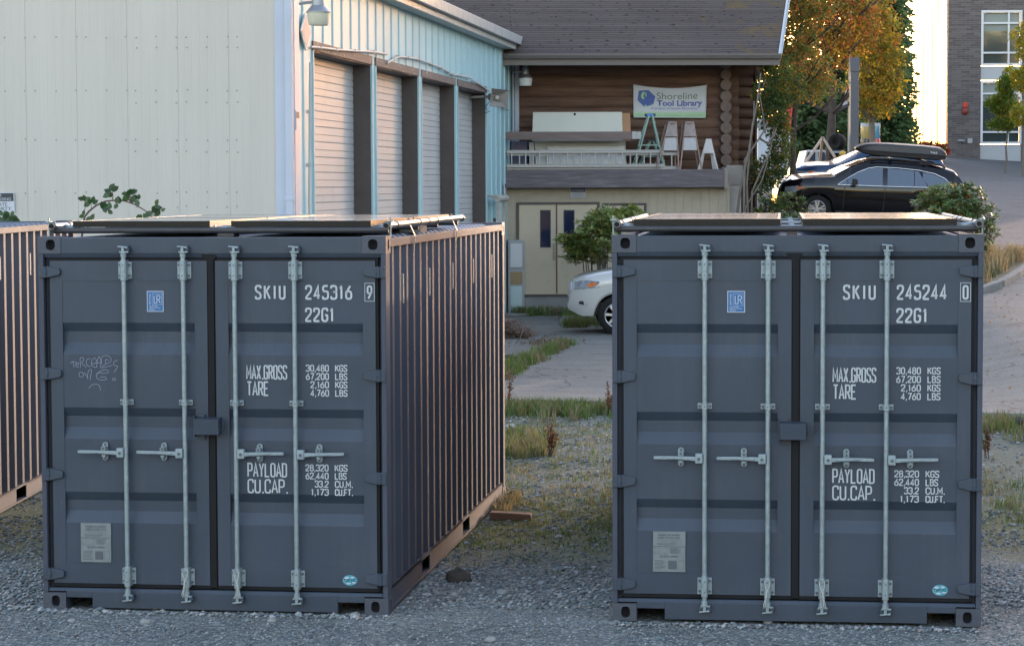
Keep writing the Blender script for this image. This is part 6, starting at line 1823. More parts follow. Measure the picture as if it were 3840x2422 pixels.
mk_tree('shrub_tree', 'many stemmed tall shrub with bare pale stems at the log building corner', tuple(sb0), tb, bl, 9500, .065, col_shrub, BARK, 24, spread=.14)

# --- conifers beyond
def conifer(label, px, Y, hgt, rad, seed, dark=1.0):
    q = random.Random(seed); b = at(px, 600, Y); gz = H(b.x, Y); base = (b.x, Y, gz)
    t = thing('conifer_tree', label, 'tree', base, 0, 'dark conifers beyond the road')
    m = MB(); m.tube([(0, 0, -.1), (0, 0, hgt * .5), (0, 0, hgt)], [.2, .12, .03], 8, False); m.build('trunk', BARKD, t, smooth=True)
    m = MB(); z = .4
    while z < hgt:
        f = 1 - z / hgt; R_ = rad * (f ** .75) + .1
        nb = max(5, int(11 * f + 4))
        for k in range(nb):
            a = q.uniform(0, 2 * PI); L_ = R_ * q.uniform(.65, 1.15); droop = q.uniform(.1, .35)
            n2 = int(9 + L_ * 10)
            for i in range(n2):
                s = (i + 1) / n2; r = L_ * s
                p = Vector((math.cos(a) * r, math.sin(a) * r, z - droop * r * s + q.uniform(-.05, .05)))
                p += rv(q) * .10
                g = (.04 + .035 * s) * dark
                m.col = jit((g * .85, g * 1.45, g * .75), .35, q)
                d = Vector((math.cos(a + q.uniform(-.9, .9)), math.sin(a + q.uniform(-.9, .9)), q.uniform(-.5, .1))).normalized()
                leafquad(m, p, d, rv(q), .30 * q.uniform(.6, 1.2), .13)
        z += .17
    m.build('crown', LEAF, t, fix=False); return t
conifer('dark green conifer left of the grey steel column', 3020, 92, 5.0, 2.2, 31, 1.5)
conifer('dark conifer directly behind the grey steel column', 3125, 96, 5.8, 2.4, 32, 1.3)
conifer('dark conifer behind the narrow yellow maple', 3240, 100, 9, 2.0, 33, 1.0)
conifer('tall dark conifer just left of the glaring metal wall', 3322, 90, 15, 1.05, 34, 1.5)
conifer('dark conifer between yellow maple and the tall one by the wall', 3295, 94, 14, 1.5, 36, 1.4)
conifer('dark conifer partly hidden by the log building roof corner', 2930, 98, 4.6, 2.2, 35, 1.2)

# --- young trees in front of the brick building
def col_young(p):
    w = q.random(); return (.10, .17, .03) if w < .6 else ((.18, .22, .03) if w < .9 else (.30, .24, .03))
def col_young2(p):
    w = q.random(); return (.22, .24, .03) if w < .6 else (.34, .28, .04)
Yy = 92
b = at(3770, 600, Yy); gz = H(b.x, Yy)
bl = [(at(3765, 460, Yy), (.45, .45, .35)), (at(3760, 390, Yy), (.55, .5, .5)), (at(3775, 320, Yy), (.42, .4, .45)), (at(3785, 280, Yy), (.25, .3, .35)), (at(3725, 385, Yy), (.35, .3, .2)), (at(3720, 465, Yy), (.3, .3, .12))]
mk_tree('young_tree', 'young green street tree with thin trunk before the brick building windows', (b.x, Yy, gz), limbs(q, (b.x, Yy, gz), (b.x + .1, Yy, 6.5), .05, 8, .5), bl, 5000, .10, col_young, BARK, 41, 'young street trees by the brick building')
b = at(3835, 600, Yy - 2); gz = H(b.x, Yy - 2)
bl = [(at(3830, 430, Yy - 2), (.45, .45, .5)), (at(3840, 300, Yy - 2), (.5, .5, .6)), (at(3850, 180, Yy - 2), (.45, .5, .6)), (at(3845, 110, Yy - 2), (.3, .3, .4)), (at(3800, 130, Yy - 2), (.2, .2, .2)), (at(3790, 265, Yy - 2), (.25, .3, .12))]
mk_tree('young_tree', 'yellow young street tree cropped by the right edge of the picture', (b.x, Yy - 2, gz), limbs(q, (b.x, Yy - 2, gz), (b.x + .1, Yy - 2, 8.5), .05, 8, .5), bl, 4500, .10, col_young2, BARK, 42, 'young street trees by the brick building')

# --- rhododendrons
def rhodo(label, px, py, Y, rx, ry, rz_, n_, seed, cols, ln=.13, stems=9, extra=()):
    q = random.Random(seed); c = at(px, py, Y); gz = H(c.x, Y); base = Vector((c.x, Y, gz))
    t = thing('rhododendron', label, 'shrub', base, 0, 'rhododendron shrubs')
    blobs = [(c - base, (rx, ry, rz_))] + [(at(a, b, Y + d) - base, r) for a, b, d, r in extra]
    tips = []
    tv = sum(b[1][0] * b[1][2] for b in blobs)
    for cc, r in blobs:
        for _ in range(int(n_ * r[0] * r[2] / tv)):
            v = rv(q); f = q.uniform(.5, 1.05)
            tips.append(Vector(cc) + Vector((v.x * r[0] * f, v.y * r[1] * f, v.z * r[2] * f * (1 if v.z > 0 else .85))))
    m = MB()
    for k in range(stems):
        a = 2 * PI * k / stems; e = blobs[0][0] + Vector((math.cos(a) * rx * .5, math.sin(a) * ry * .5, 0))
        p0 = Vector((math.cos(a) * .1, math.sin(a) * .1, -.05)); m.tube([p0, p0.lerp(e, .5) + rv(q) * .08, e], [.022, .016, .008], 6, False)
    for tp in q.sample(tips, min(len(tips), 130)):
        c0 = min((b[0] for b in blobs), key=lambda z_: (z_ - tp).length); m.tube([c0.lerp(tp, .25) + rv(q) * .04, c0.lerp(tp, .65) + rv(q) * .03, tp], [.008, .006, .004], 4, False)
    m.build('stem', BARKD, t)
    m = MB()
    for tp in tips:
        out = Vector((tp.x - blobs[0][0].x, tp.y - blobs[0][0].y, 0)) * .5 + Vector((0, 0, .8)) + rv(q) * .3; out.normalize()
        a0 = out.cross(Vector((1, 0, 0))).normalized(); a1 = out.cross(a0)
        base_c = q.choice(cols)
        for k in range(q.randint(6, 9)):
            a = 2 * PI * k / 8 + q.uniform(-.25, .25); d = (a0 * math.cos(a) + a1 * math.sin(a)) * 1.0 + out * q.uniform(-.15, .75); d.normalize()
            m.col = jit(base_c if q.random() > .02 else (.45, .25, .03), .2, q)
            leafquad(m, tp, d, out, ln * q.uniform(.7, 1.15), ln * .30)
    m.build('foliage', LEAFD, t, fix=False); return t
G1 = [(.24, .30, .10), (.18, .25, .08), (.29, .33, .13), (.12, .17, .06)]
G2 = [(.08, .14, .045), (.11, .18, .06), (.055, .095, .035), (.15, .20, .08)]
rhodo('pale green rhododendron in front of the double door behind the white SUV', 2235, 915, 50.5, .62, .55, .56, 760, 51, G1, .16, 10, ((2190, 930, 0, (.45, .4, .3)), (2265, 850, 0, (.45, .4, .4)), (2320, 830, .6, (.5, .4, .28)), (2370, 812, .8, (.35, .4, .22)), (2155, 955, 0, (.3, .3, .25)), (2120, 900, 0, (.2, .25, .14))))
rhodo('large rhododendron at the rear of the black estate car', 3590, 800, 48.0, .70, .6, .55, 700, 52, G2, .14, 9, ((3530, 800, 0, (.5, .5, .45)), (3480, 760, .2, (.35, .4, .2)), (3680, 830, 0, (.42, .5, .5)), (3560, 720, .2, (.45, .4, .2)), (3640, 740, .2, (.35, .4, .3)), (3690, 880, -.2, (.3, .4, .4))))
rhodo('small rhododendron in front of the black estate car front wheel', 2950, 800, 53.2, .36, .3, .5, 170, 53, G2, .13, 5, ((2925, 770, 0, (.15, .2, .3)), (3005, 780, 0, (.12, .15, .28))))
rhodo('small low rhododendron at the foot of the pale stems', 2880, 800, 52.4, .36, .3, .40, 230, 54, G2, .13, 5, ((2985, 835, 0, (.4, .3, .2)),))

# --- bramble on the beige wall
q = random.Random(61)
Yb = 27.2
pts = [at(a * .566, b * .566, Yb) for a, b in ((560, 1440), (590, 1400), (640, 1360), (700, 1334), (760, 1328), (830, 1333), (900, 1358), (960, 1395), (1005, 1435), (1030, 1480))]
base = Vector((pts[0].x - .15, Yb, 0)); t = thing('bramble', 'arching bramble stem with dark green leaves against the beige wall', 'plant', base)
m = MB(); P2 = [Vector((0, 0, 0)), Vector((.02, 0, 1.2)), Vector((.06, 0, 2.0))] + [p - base for p in pts] + [pts[-1] - base + Vector((.15, .1, -.35))]
m.tube(P2, [.014] * 3 + [.012 - .0007 * i for i in range(len(pts) + 1)], 7)
LG = []
for (cx, cy, n_, dx, dy) in ((560, 1330, 4, 0, 70), (600, 1350, 4, 0, 40), (745, 1275, 4, 0, 55), (730, 1272, 3, 15, 55), (690, 1380, 4, 20, -25), (720, 1395, 3, -15, -35), (780, 1352, 4, -5, -20), (850, 1290, 5, 15, 45), (870, 1300, 3, 5, 45), (910, 1322, 4, -5, 40), (1030, 1370, 4, -20, 60), (1055, 1400, 4, -40, 30), (950, 1420, 3, 20, 10), (600, 1448, 4, -10, 10), (555, 1422, 2, 10, 10)):
    c = at(cx * .566, cy * .566, Yb) - base; LG.append((c, n_)); s = at((cx + dx) * .566, (cy + dy) * .566, Yb) - base
    m.tube([s, s.lerp(c, .5) + Vector((.01, 0, 0)), c], .004, 5, False)
m.build('stem', mat('bramble_stem', (.09, .05, .045), .7), t, smooth=True)
m = MB()
def brleaf(p, ln):
    m.col = jit((.035, .075, .03), .3, q); a = q.uniform(0, 2 * PI); d = Vector((math.cos(a), q.uniform(-.3, .3), math.sin(a) * .8)).normalized(); nrm = Vector((q.uniform(-.4, .4), -1, q.uniform(-.2, .6))).normalized()
    s = d.cross(nrm).normalized() * ln * .33
    i = [m.P(p), m.P(p + d * ln * .3 + s), m.P(p + d * ln * .65 + s * .9), m.P(p + d * ln), m.P(p + d * ln * .65 - s * .9), m.P(p + d * ln * .3 - s)]; m.F(i)
for c, n_ in LG:
    for _ in range(n_): brleaf(c + rv(q) * .02, .095 * q.uniform(.7, 1.2))
m.build('leaf', LEAFD, t, fix=False)
base2 = at(30, 815, 27.0); t = thing('bramble', 'low dark bramble leaves below the notice at the left edge', 'plant', (base2.x, 27, 0))
m = MB()
for _ in range(46):
    c = at(q.uniform(-60, 62), q.uniform(806, 840), 27) - Vector((base2.x, 27, 0)); brleaf(c, .08)
m.build('leaf', LEAFD, t, fix=False)
m = MB(); m.tube([(0, 0, 0), (.1, 0, 1.2), (-.1, 0, 2.42)], .01, 6); m.build('stem', MATS['bramble_stem'], t)

# ---------------------------------------------------------------- grass, weeds, stones
def blades(mb, q, x, y, z, n_, h, col, spread=.08, lean=.5, wd=.006):
    for _ in range(n_):
        a = q.uniform(0, 2 * PI); r = q.uniform(0, spread); p = Vector((x + math.cos(a) * r, y + math.sin(a) * r, z))
        hh = h * q.uniform(.4, 1.15); l = q.uniform(0, lean) * hh; b = q.uniform(0, 2 * PI)
        d = Vector((math.cos(b), math.sin(b), 0)); s = Vector((-d.y, d.x, 0)) * wd * q.uniform(.7, 1.4)
        mb.col = jit(col, .3, q)
        i = [mb.P(p - s), mb.P(p + s), mb.P(p + d * l * .35 + Vector((0, 0, hh * .6)) + s * .8), mb.P(p + d * l * .35 + Vector((0, 0, hh * .6)) - s * .8), mb.P(p + d * l + Vector((0, 0, hh)))]
        mb.F(i[:4]); mb.F((i[3], i[2], i[4]))
q = random.Random(71)
GRS = leafmat('grass_blade', trans=.35, rough=.6)
m = MB()
GREEN = (.09, .15, .045); DRY = (.19, .175, .12); OLIV = (.13, .14, .06)
for _ in range(260):      # strip along the kerb
    x = q.uniform(-.25, 2.2); y = kerb_y(x) - .2 - abs(q.gauss(0, .45)); blades(m, q, x, y, 0, 20, .20, q.choice([GREEN, GREEN, OLIV, GREEN, DRY, DRY]), .12, .9)
for _ in range(150):
    x = q.uniform(-.6, .45); y = q.uniform(24.8, 27.2); blades(m, q, x, y, 0, 16, .17, q.choice([GREEN, OLIV, DRY]), .12, .8)
for _ in range(620):     # low dry cover
    x = q.uniform(-1.2, 2.4); y = q.uniform(21.0, 29.5); blades(m, q, x, y, 0, 13, .06, q.choice([DRY, DRY, OLIV, GREEN, OLIV]), .2, 1.3, .0045)
for _ in range(700):     # mossy low green
    x = q.uniform(-1.6, 2.2); y = q.gauss(19.9, .9); blades(m, q, x, y, 0, 12, .035, q.choice([OLIV, GREEN, OLIV]), .14, 1.2, .004)
for _ in range(60):    # against the rear corner of the graffiti container
    a = q.uniform(0, 1.2); p = cworld(C1, W_ + .03 + q.uniform(0, .12), 6.1 - a, 0); blades(m, q, p.x, p.y, 0, 7, .11, DRY, .05, .6)
tag(m.build('grass', GRS, fix=False), kind='stuff')
m = MB()
for _ in range(120):     # right of the second container, below the kerb
    x = q.uniform(4.6, 6.6); y = kerb_y(x) - .2 - abs(q.gauss(0, .9)); blades(m, q, x, y, H(x, y), 18, .20, q.choice([GREEN, OLIV, DRY, DRY]), .12, .8)
for _ in range(260):
    x = q.uniform(3.9, 6.2); y = q.gauss(21.4, 1.2); blades(m, q, x, y, 0, 14, .08, q.choice([OLIV, GREEN, DRY, DRY]), .16, 1.0, .004)
tag(m.build('grass', GRS, fix=False), kind='stuff')
m = MB()
for _ in range(140):     # crack across the lot
    s = q.random(); x = -.25 + 1.25 * s ** 1.1 + q.gauss(0, .09); y = 34.8 + 7.8 * s + q.gauss(0, .22); blades(m, q, x, y, .012, 20, .20 * (.6 + .6 * q.random()), q.choice([GREEN, (.13, .19, .06), OLIV, DRY]), .10, .8)
for _ in range(90):
    x = q.uniform(-.0, 1.8); y = 52.6 + q.gauss(0, .25) - .9 * max(0, x - .9); blades(m, q, x, y, .012, 16, .22, q.choice([GREEN, OLIV, DRY]), .14, .8)
for _ in range(110):
    x = q.uniform(1.1, 2.2); y = q.uniform(47.6, 51.5); blades(m, q, x, y, .012, 16, .26, q.choice([GREEN, OLIV]), .14, .8)
tag(m.build('grass', GRS, fix=False), kind='stuff')
m = MB()
for _ in range(520):     # dry grass bank at the right
    x = q.uniform(8.0, 11.2); y = q.uniform(44.4, 50.0)
    if x > 9 and y < 44.8 + (x - 9) * 2.4: continue
    g_ = q.random() < max(.15, .75 - (y - 44.3) * .25)
    blades(m, q, x, y, H(x, y) + .1, 22, .34 if not g_ else .26, ((.075, .10, .04) if g_ else (.30, .245, .16)), .16, .7, .007)
tag(m.build('bank_grass', GRS, fix=False), kind='stuff')
# loose stones
def stone(mb, q, c, r, col):
    mb.col = col
    vs_ = []
    for a, b in ((0, 1), (.0, .35), (1.25, .35), (2.5, .3), (3.76, .35), (5.0, .3), (.6, -.5), (2.2, -.5), (3.9, -.5)):
        k = r * q.uniform(.75, 1.2)
        ca = math.cos(math.asin(max(-1, min(1, b)))) if b < 1 else 0
        vs_.append(mb.P(c + Vector((math.cos(a) * ca * k, math.sin(a) * ca * k, b * k * .7))))
    t, r1, lo = vs_[0], vs_[1:6], vs_[6:]
    for i in range(5): mb.F((t, r1[i], r1[(i + 1) % 5]))
    mp = (0, 0, 1, 2, 2)
    for i in range(5):
        a, b = lo[mp[i]], lo[mp[(i + 1) % 5]]
        if a == b: mb.F((r1[i], a, r1[(i + 1) % 5]))
        else: mb.F((r1[i], a, b, r1[(i + 1) % 5]))
SM = bpy.data.materials.new('stone_tint'); SM.use_nodes = True
_n = SM.node_tree.nodes; _a = _n.new('ShaderNodeAttribute'); _a.attribute_name = 'tint'; SM.node_tree.links.new(_a.outputs['Color'], _n['Principled BSDF'].inputs['Base Color']); _n['Principled BSDF'].inputs['Roughness'].default_value = .85
cols = [(.13, .15, .158), (.18, .20, .21), (.23, .25, .255), (.15, .165, .17), (.25, .24, .215), (.09, .10, .11), (.33, .34, .34)]
m = MB()
def free(x, y):
    for Ct in (C1, C2, ((-7.188, 18.36, 0), -.033)):
        d = Matrix.Rotation(-Ct[1], 3, 'Z') @ (Vector((x, y, 0)) - Vector((Ct[0][0], Ct[0][1], 0)))
        if -.0 < d.x < W_ and -.0 < d.y < L_: return False
    return True
k = 0
while k < 18000:
    y = 14.3 + abs(q.gauss(0, 3.6)) ; 
    if k % 3 == 0: y = q.uniform(15.8, 23)
    if y > 27: continue
    hw = y * .225; x = q.uniform(-hw, hw)
    if not free(x, y): continue
    if y > 17.8 and x > -1.5 and q.random() < .72 * (1 if x < 2.2 or y > 19.5 else .3): k += 1; continue
    k += 1
    r = q.uniform(.004, .011) if y < 16 else q.uniform(.008, .021)
    if q.random() < .008: r *= 2.0
    stone(m, q, Vector((x, y, H(x, y) + r * .15)), r, jit(q.choice(cols), .2, q))
k = 0
while k < 6500:       # coarser gravel showing through the thin grass further back
    y = q.uniform(19.5, 30); x = q.uniform(-1.8, 2.3) if k % 3 else q.uniform(3.9, 6.8)
    k += 1
    if not free(x, y) or y > kerb_y(x) - .25: continue
    r = q.uniform(.008, .026)
    stone(m, q, Vector((x, y, H(x, y) + r * .1)), r, jit(q.choice(cols), .25, q))
for Ct in (C1, C2):
    for _ in range(420):
        a = q.uniform(.0, W_); b = -q.uniform(.02, .16) ** 1.0
        if _ % 4 == 0: a, b = W_ + q.uniform(.02, .14), q.uniform(0, 5.5)
        p = cworld(Ct, a, b, 0); r = q.uniform(.007, .024)
        stone(m, q, Vector((p.x, p.y, r * .2)), r, jit(q.choice(cols), .2, q))
tag(m.build('loose_gravel', SM, fix=False), kind='stuff')

# unseen trees added right of the road and behind, to block low sky glow
q = random.Random(77); m = MB()
for i in range(46):
    f = i / 45; x = 47 + 6 * math.sin(i * 1.7) - 6 * f; y = 108 - 100 * f; hh = 13 + 4 * math.sin(i * 2.3)
    m.col = (.05, .04, .03); m.tube([(x, y, 0), (x, y, hh)], [.25, .05], 5, False)
    crown(m, q, [((x, y, hh * .55), (3.2, 3.2, hh * .5))], 900, .75, lambda c: (.05, .08, .03), 6, .6)
for i in range(40):
    a = PI + (i / 39) * PI; x = 85 * math.cos(a) + 4 * math.sin(i * 2.1); y = -8 + 55 * math.sin(a); hh = 12 + 3.5 * math.sin(i * 1.9)
    m.col = (.05, .04, .03); m.tube([(x, y, 0), (x, y, hh)], [.25, .05], 5, False)
    crown(m, q, [((x, y, hh * .5), (5.0, 5.0, hh * .5))], 900, 1.1, lambda c: (.05, .08, .03), 6, .9)
tag(m.build('added_shade_wood', LEAF, fix=False), kind='stuff')
# ---------------------------------------------------------------- brick building
YB2 = 105.0
cx = at(3552, 500, YB2).x
bk = thing('brick_building', 'grey brown brick building with white framed windows and glaring ribbed metal side wall', 'building', (cx, YB2, H(cx, YB2) - .3))
bz = H(cx, YB2) - .3
def BL(px, py, off=0.0):
    p = at(px, py, YB2 + off); return p.x - cx, p.z - bz
def brickmat():
    m = bpy.data.materials.new('dark_brick'); m.use_nodes = True
    n = m.node_tree.nodes; l = m.node_tree.links; b = n['Principled BSDF']; b.inputs['Roughness'].default_value = .85
    tc = n.new('ShaderNodeTexCoord'); mp = n.new('ShaderNodeMapping'); mp.inputs['Rotation'].default_value = (R(90), 0, 0); l.new(tc.outputs['Object'], mp.inputs['Vector'])
    br = n.new('ShaderNodeTexBrick'); br.inputs['Scale'].default_value = 1; br.inputs['Brick Width'].default_value = .40; br.inputs['Row Height'].default_value = .10; br.inputs['Mortar Size'].default_value = .008
    br.inputs['Color1'].default_value = (.085, .072, .072, 1); br.inputs['Color2'].default_value = (.15, .13, .125, 1); br.inputs['Mortar'].default_value = (.17, .16, .16, 1)
    l.new(mp.outputs['Vector'], br.inputs['Vector']); l.new(br.outputs['Color'], b.inputs['Base Color']); return m
BRK = brickmat()
GZ2 = bz
xw0, zw = BL(3684, 38); xw1 = BL(3838, 38)[0]
Hb = 13.0
XR = 14.2  # right end lengthened out of view to shade the garage side wall
mb = MB()
xa, xb = BL(3680, 40)[0], BL(3834, 40)[0]
zt1 = BL(3700, 42)[1]; zmid0 = BL(3700, 249)[1]; 
mb.box(0, xa, 0, .35, 0, Hb); mb.box(xb, XR, 0, .35, 0, Hb); mb.box(xa, xb, 0, .35, zt1, Hb)
mb.build('brick_wall', BRK, bk)
WPN = mat('white_panel', (.42, .44, .46), .5, var=.03, vscale=1)
mb = MB(); mb.box(xa, xb, .05, .35, zmid0 - .62, zmid0 - .0); mb.build('spandrel_panel', WPN, bk)
zlow0 = BL(3700, 543)[1]
mb = MB(); mb.box(xa, xb, .05, .35, 0, zlow0); mb.build('base_panel', WPN, bk)
WFR = mat('white_frame', (.62, .64, .66), .45)
WGL = mat('window_glass', (.045, .06, .065), .05, spec=.9, coat=1)
BLD = mat('roller_blind', (.25, .28, .26), .8)
def bwin(y0, y1, hs, v):
    z1 = BL(3700, y0)[1]; z0 = BL(3700, y1)[1]
    f = MB(); w = .10
    f.box(xa, xb, -.03, .08, z0, z0 + w); f.box(xa, xb, -.03, .08, z1 - w, z1); f.box(xa, xa + w, -.03, .08, z0 + w, z1 - w); f.box(xb - w, xb, -.03, .08, z0 + w, z1 - w)
    xv = BL(v, 100)[0]; f.box(xv - .04, xv + .04, -.025, .08, z0 + w, z1 - w)
    for h in hs:
        zz = BL(3700, h)[1]; f.box(xa + w, xb - w, -.02, .08, zz - .04, zz + .04)
    fr = f.build('window', WFR, bk)
    g = MB(); g.box(xa + w, xb - w, .09, .11, z0 + w, z1 - w); g.build('pane', WGL, fr)
    g = MB(); zz = BL(3700, hs[0])[1]; g.box(xa + w, xb - w, .085, .089, zz - .35, z1 - w); g.build('blind', BLD, fr)
bwin(40, 247, (88, 199), 3783); bwin(304, 541, (352, 496), 3783)
# dark doorway strip at the right
mb = MB(); xd = BL(3846, 500)[0]; mb.box(xd, xd + 1.0, -.02, -.001, 0, 3.2); mb.build('dark_door', BROWN, bk)
# metal side wall running away from the corner: bright because it mirrors the low sky
MWM = bpy.data.materials.new('polished_metal_siding'); MWM.use_nodes = True
_b = MWM.node_tree.nodes['Principled BSDF']; _b.inputs['Base Color'].default_value = (.82, .80, .76, 1); _b.inputs['Metallic'].default_value = 1; _b.inputs['Roughness'].default_value = .12
WA = R(5.0); LW = 23.0
mb = MB()
s = 0
dirw = Vector((math.sin(WA), math.cos(WA), 0)); nrmw = Vector((-math.cos(WA), math.sin(WA), 0))
def WPT(s_, o_, z_): return Vector((-.002, .0, 0)) + dirw * s_ + nrmw * o_ + Vector((0, 0, z_))
while s < LW:
    e = min(LW, s + 2.9)
    mb.face([WPT(s, 0, 0), WPT(e - .25, 0, 0), WPT(e - .25, 0, Hb), WPT(s, 0, Hb)])
    mb.face([WPT(e - .25, 0, 0), WPT(e - .25, -.1, 0), WPT(e - .25, -.1, Hb), WPT(e - .25, 0, Hb)])
    mb.face([WPT(e - .25, -.1, 0), WPT(e, -.1, 0), WPT(e, -.1, Hb), WPT(e - .25, -.1, Hb)])
    mb.face([WPT(e, -.1, 0), WPT(e, 0, 0), WPT(e, 0, Hb), WPT(e, -.1, Hb)])
    s = e
mb.build('metal_side_wall', MWM, bk)
for pxs in (3413, 3432, 3457, 3490, 3511):
    r_ = (pxs - 1920 + .0039 * 700) / F_PX      # where the sight line meets the wall
    s_ = (r_ * (YB2) - cx) / (dirw.x - r_ * dirw.y)
    mb = MB(); mb.M = Matrix.Rotation(PI / 2 - WA, 4, 'Z'); mb.box(s_ - .10, s_ + .10, -.05, .022, 0, Hb)
    mb.build('seam_strip', mat('seam_dark', (.10, .075, .05), .8), bk)
mb = MB(); mb.face([(0.01, .36, Hb), (XR, .36, Hb), (XR + dirw.x * LW, LW, Hb), (dirw.x * LW, LW, Hb)]); mb.face([(XR, .36, 0), (XR, .36, Hb), (XR + dirw.x * LW, LW, Hb), (XR + dirw.x * LW, LW, 0)]); mb.build('roof', WPN, bk)
# bell, hose bib, outlet box
mb = MB(); a = BL(3619, 395); mb.box(a[0] - .09, a[0] + .09, -.08, -.001, a[1] - .1, a[1] + .12); o = mb.build('strobe_light', REDL, bk)
mb = MB(); a = BL(3619, 418); mb.lathe([(.001, -.12), (.12, -.11), (.16, -.06), (.17, -.001)], (a[0], 0, a[1]), 'y', 20); mb.build('alarm_bell', mat('bell_red', (.22, .04, .03), .5), bk, smooth=True)
mb = MB(); a = BL(3603, 528); mb.box(a[0] - .16, a[0] + .16, -.12, -.001, a[1] - .05, a[1] + .05); mb.build('hose_bib', ALU, bk, bevel=.02)
mb = MB(); a = BL(3637, 529); mb.box(a[0] - .11, a[0] + .11, -.05, -.001, a[1] - .11, a[1] + .11); mb.build('outlet_box', mat('box_grey', (.38, .38, .38), .5), bk, bevel=.01)
# hedge at the foot of the metal wall
q = random.Random(81)
b0 = at(3465, 560, 100); t = thing('foundation_planting', 'low red and green autumn planting at foot of the glaring metal wall', 'shrub', (b0.x, 100, H(b0.x, 100)))
m = MB(); o = Vector((b0.x, 100, H(b0.x, 100)))
def colh(c):
    xx = (c + o).x; return (.35, .06, .03) if (xx > at(3450, 500, 100).x and q.random() < .7) else (.10, .14, .035)
crown(m, q, [(at(px, 556 + q.uniform(-4, 6), 100) - o, (.32, .5, .28)) for px in range(3375, 3548, 18)], 6000, .09, colh, 8, .12)
m.build('foliage', LEAF, t, fix=False)
m = MB(); m.tube([(0, 0, -.1), (0, 0, .8)], .04, 6); m.build('stem', BARKD, t)

# ---------------------------------------------------------------- street things between the cars and the conifers
def onground(px, Y): 
    p = at(px, 600, Y); return Vector((p.x, Y, H(p.x, Y) + .03))
# grey square column
Yc = 70; p = onground(3202, Yc); c = thing('steel_column', 'square blue grey steel column rising into the orange maple', 'column', p)
ht = at(3202, 218, Yc).z - p.z
m = MB(); m.box(-.125, .125, -.125, .125, 0, ht - .42); m.build('shaft', mat('column_grey', (.095, .10, .12), .5, var=.06, vscale=2), c, bevel=.01)
m = MB(); m.box(-.14, .14, -.14, .14, ht - .419, ht); m.build('head', MATS['column_grey'], c, bevel=.01)
m = MB(); m.box(-.2, .2, -.2, .2, -.02, .12); m.build('base', MATS['column_grey'], c)
# flagpole
Yf = 76; p = onground(3184, Yf); c = thing('flagpole', 'slim white flagpole beside the grey steel column', 'flagpole', p)
m = MB(); m.tube([(0, 0, 0), (.05, 0, 11.5)], [.06, .035], 12); m.build('pole', mat('pole_white', (.7, .68, .62), .3, metal=.3), c, smooth=True)
m = MB(); m.lathe([(.001, 11.62), (.05, 11.58), (.06, 11.55), (.05, 11.5), (.02, 11.48)], (.05, 0, 0), 'z', 12); m.build('finial', CHROME, c, smooth=True)
p2 = at(3181, 405, Yf); fl = thing('flag', 'limp red white and blue flag hanging from the flagpole', 'flag', (p2.x, Yf - .05, p2.z))
top = at(3181, 318, Yf).z - p2.z
cols_ = [mat('flag_red', (.35, .05, .06), .7), mat('flag_white', (.6, .6, .62), .7), mat('flag_navy', (.05, .06, .2), .7)]
for k in range(6):
    f0, f1 = k / 6, (k + 1) / 6
    def fp(f, s_, w): x = -.02 - f * .02 - s_ * (.03 + .16 * f); return (x, .03 * math.sin(s_ * 6 + w), top * (1 - f) - s_ * .06)
    m = MB(); n_ = 5
    A = [(m.P(fp(f0, i / n_, 0)), m.P(fp(f1, i / n_, 0))) for i in range(n_ + 1)]
    for a, b in zip(A, A[1:]): m.F((a[0], a[1], b[1], b[0]))
    o = m.build('stripe', cols_[(0, 1, 2, 0, 1, 2)[k]], fl, fix=False); s_ = o.modifiers.new('t', 'SOLIDIFY'); s_.thickness = .01
# timber A frame
Ya = 69; p = onground(3085, Ya); c = thing('timber_a_frame', 'pale timber A frame standing behind the blue SUV', 'A-frame', p)
ap = at(3085, 516, Ya) - p
for sx_, lb_ in ((3033, 0), (3132, 1)):
    e = at(sx_, 592, Ya) - p; e2 = ap + (e - ap) * (ap.z / (ap.z - e.z))
    m = MB(); m.beam(ap, (e2.x, 0, 0), .07, .09, (0, 1, 0)); m.build('leg', mat('pale_timber', (.55, .42, .34), .6, var=.1, vscale=5), c)
m = MB(); m.beam(ap, ap + Vector((0, 1.4, -ap.z + .1)), .06, .08, (1, 0, 0)); m.build('prop', MATS['pale_timber'], c)
# tyres
Yt = 71; p = at(3140, 575, Yt)
c = thing('display_tyre', 'big black tyre standing upright on a tyre stack behind the blue SUV', 'tyre', at(3140, 532, Yt) - Vector((0, 0, .24)))
m = MB(); m.lathe([(.10, -.13), (.14, -.16), (.22, -.16), (.245, -.12), (.245, .12), (.22, .16), (.14, .16), (.10, .13), (.10, -.13)], (0, 0, .24), 'y', 28); o = m.build('carcass', TYRE, c, smooth=True, auto=40); c.rotation_euler = (0, 0, R(-38))
p = onground(3140, Yt); c2 = thing('tyre_stack', 'dark stack of tyres with white side lettering under the upright tyre', 'tyre stack', p)
ztop = at(3140, 560, Yt).z - p.z; k = 0; z = 0
while z < ztop - .1:
    m = MB(); h_ = (ztop) / max(1, round(ztop / .22)); m.lathe([(.12, .01), (.2, 0), (.27, .03), (.28, h_ / 2), (.27, h_ - .03), (.2, h_), (.12, h_ - .01)], (0, 0, z), 'z', 24); m.build('tyre', TYRE, c2, smooth=True, auto=40); z += h_
m = MB()
for k in range(6): m.box(-.16 + k * .05, -.125 + k * .05, -.31, -.285, ztop - .12, ztop - .06)
m.build('side_marking', PALEW, c2)
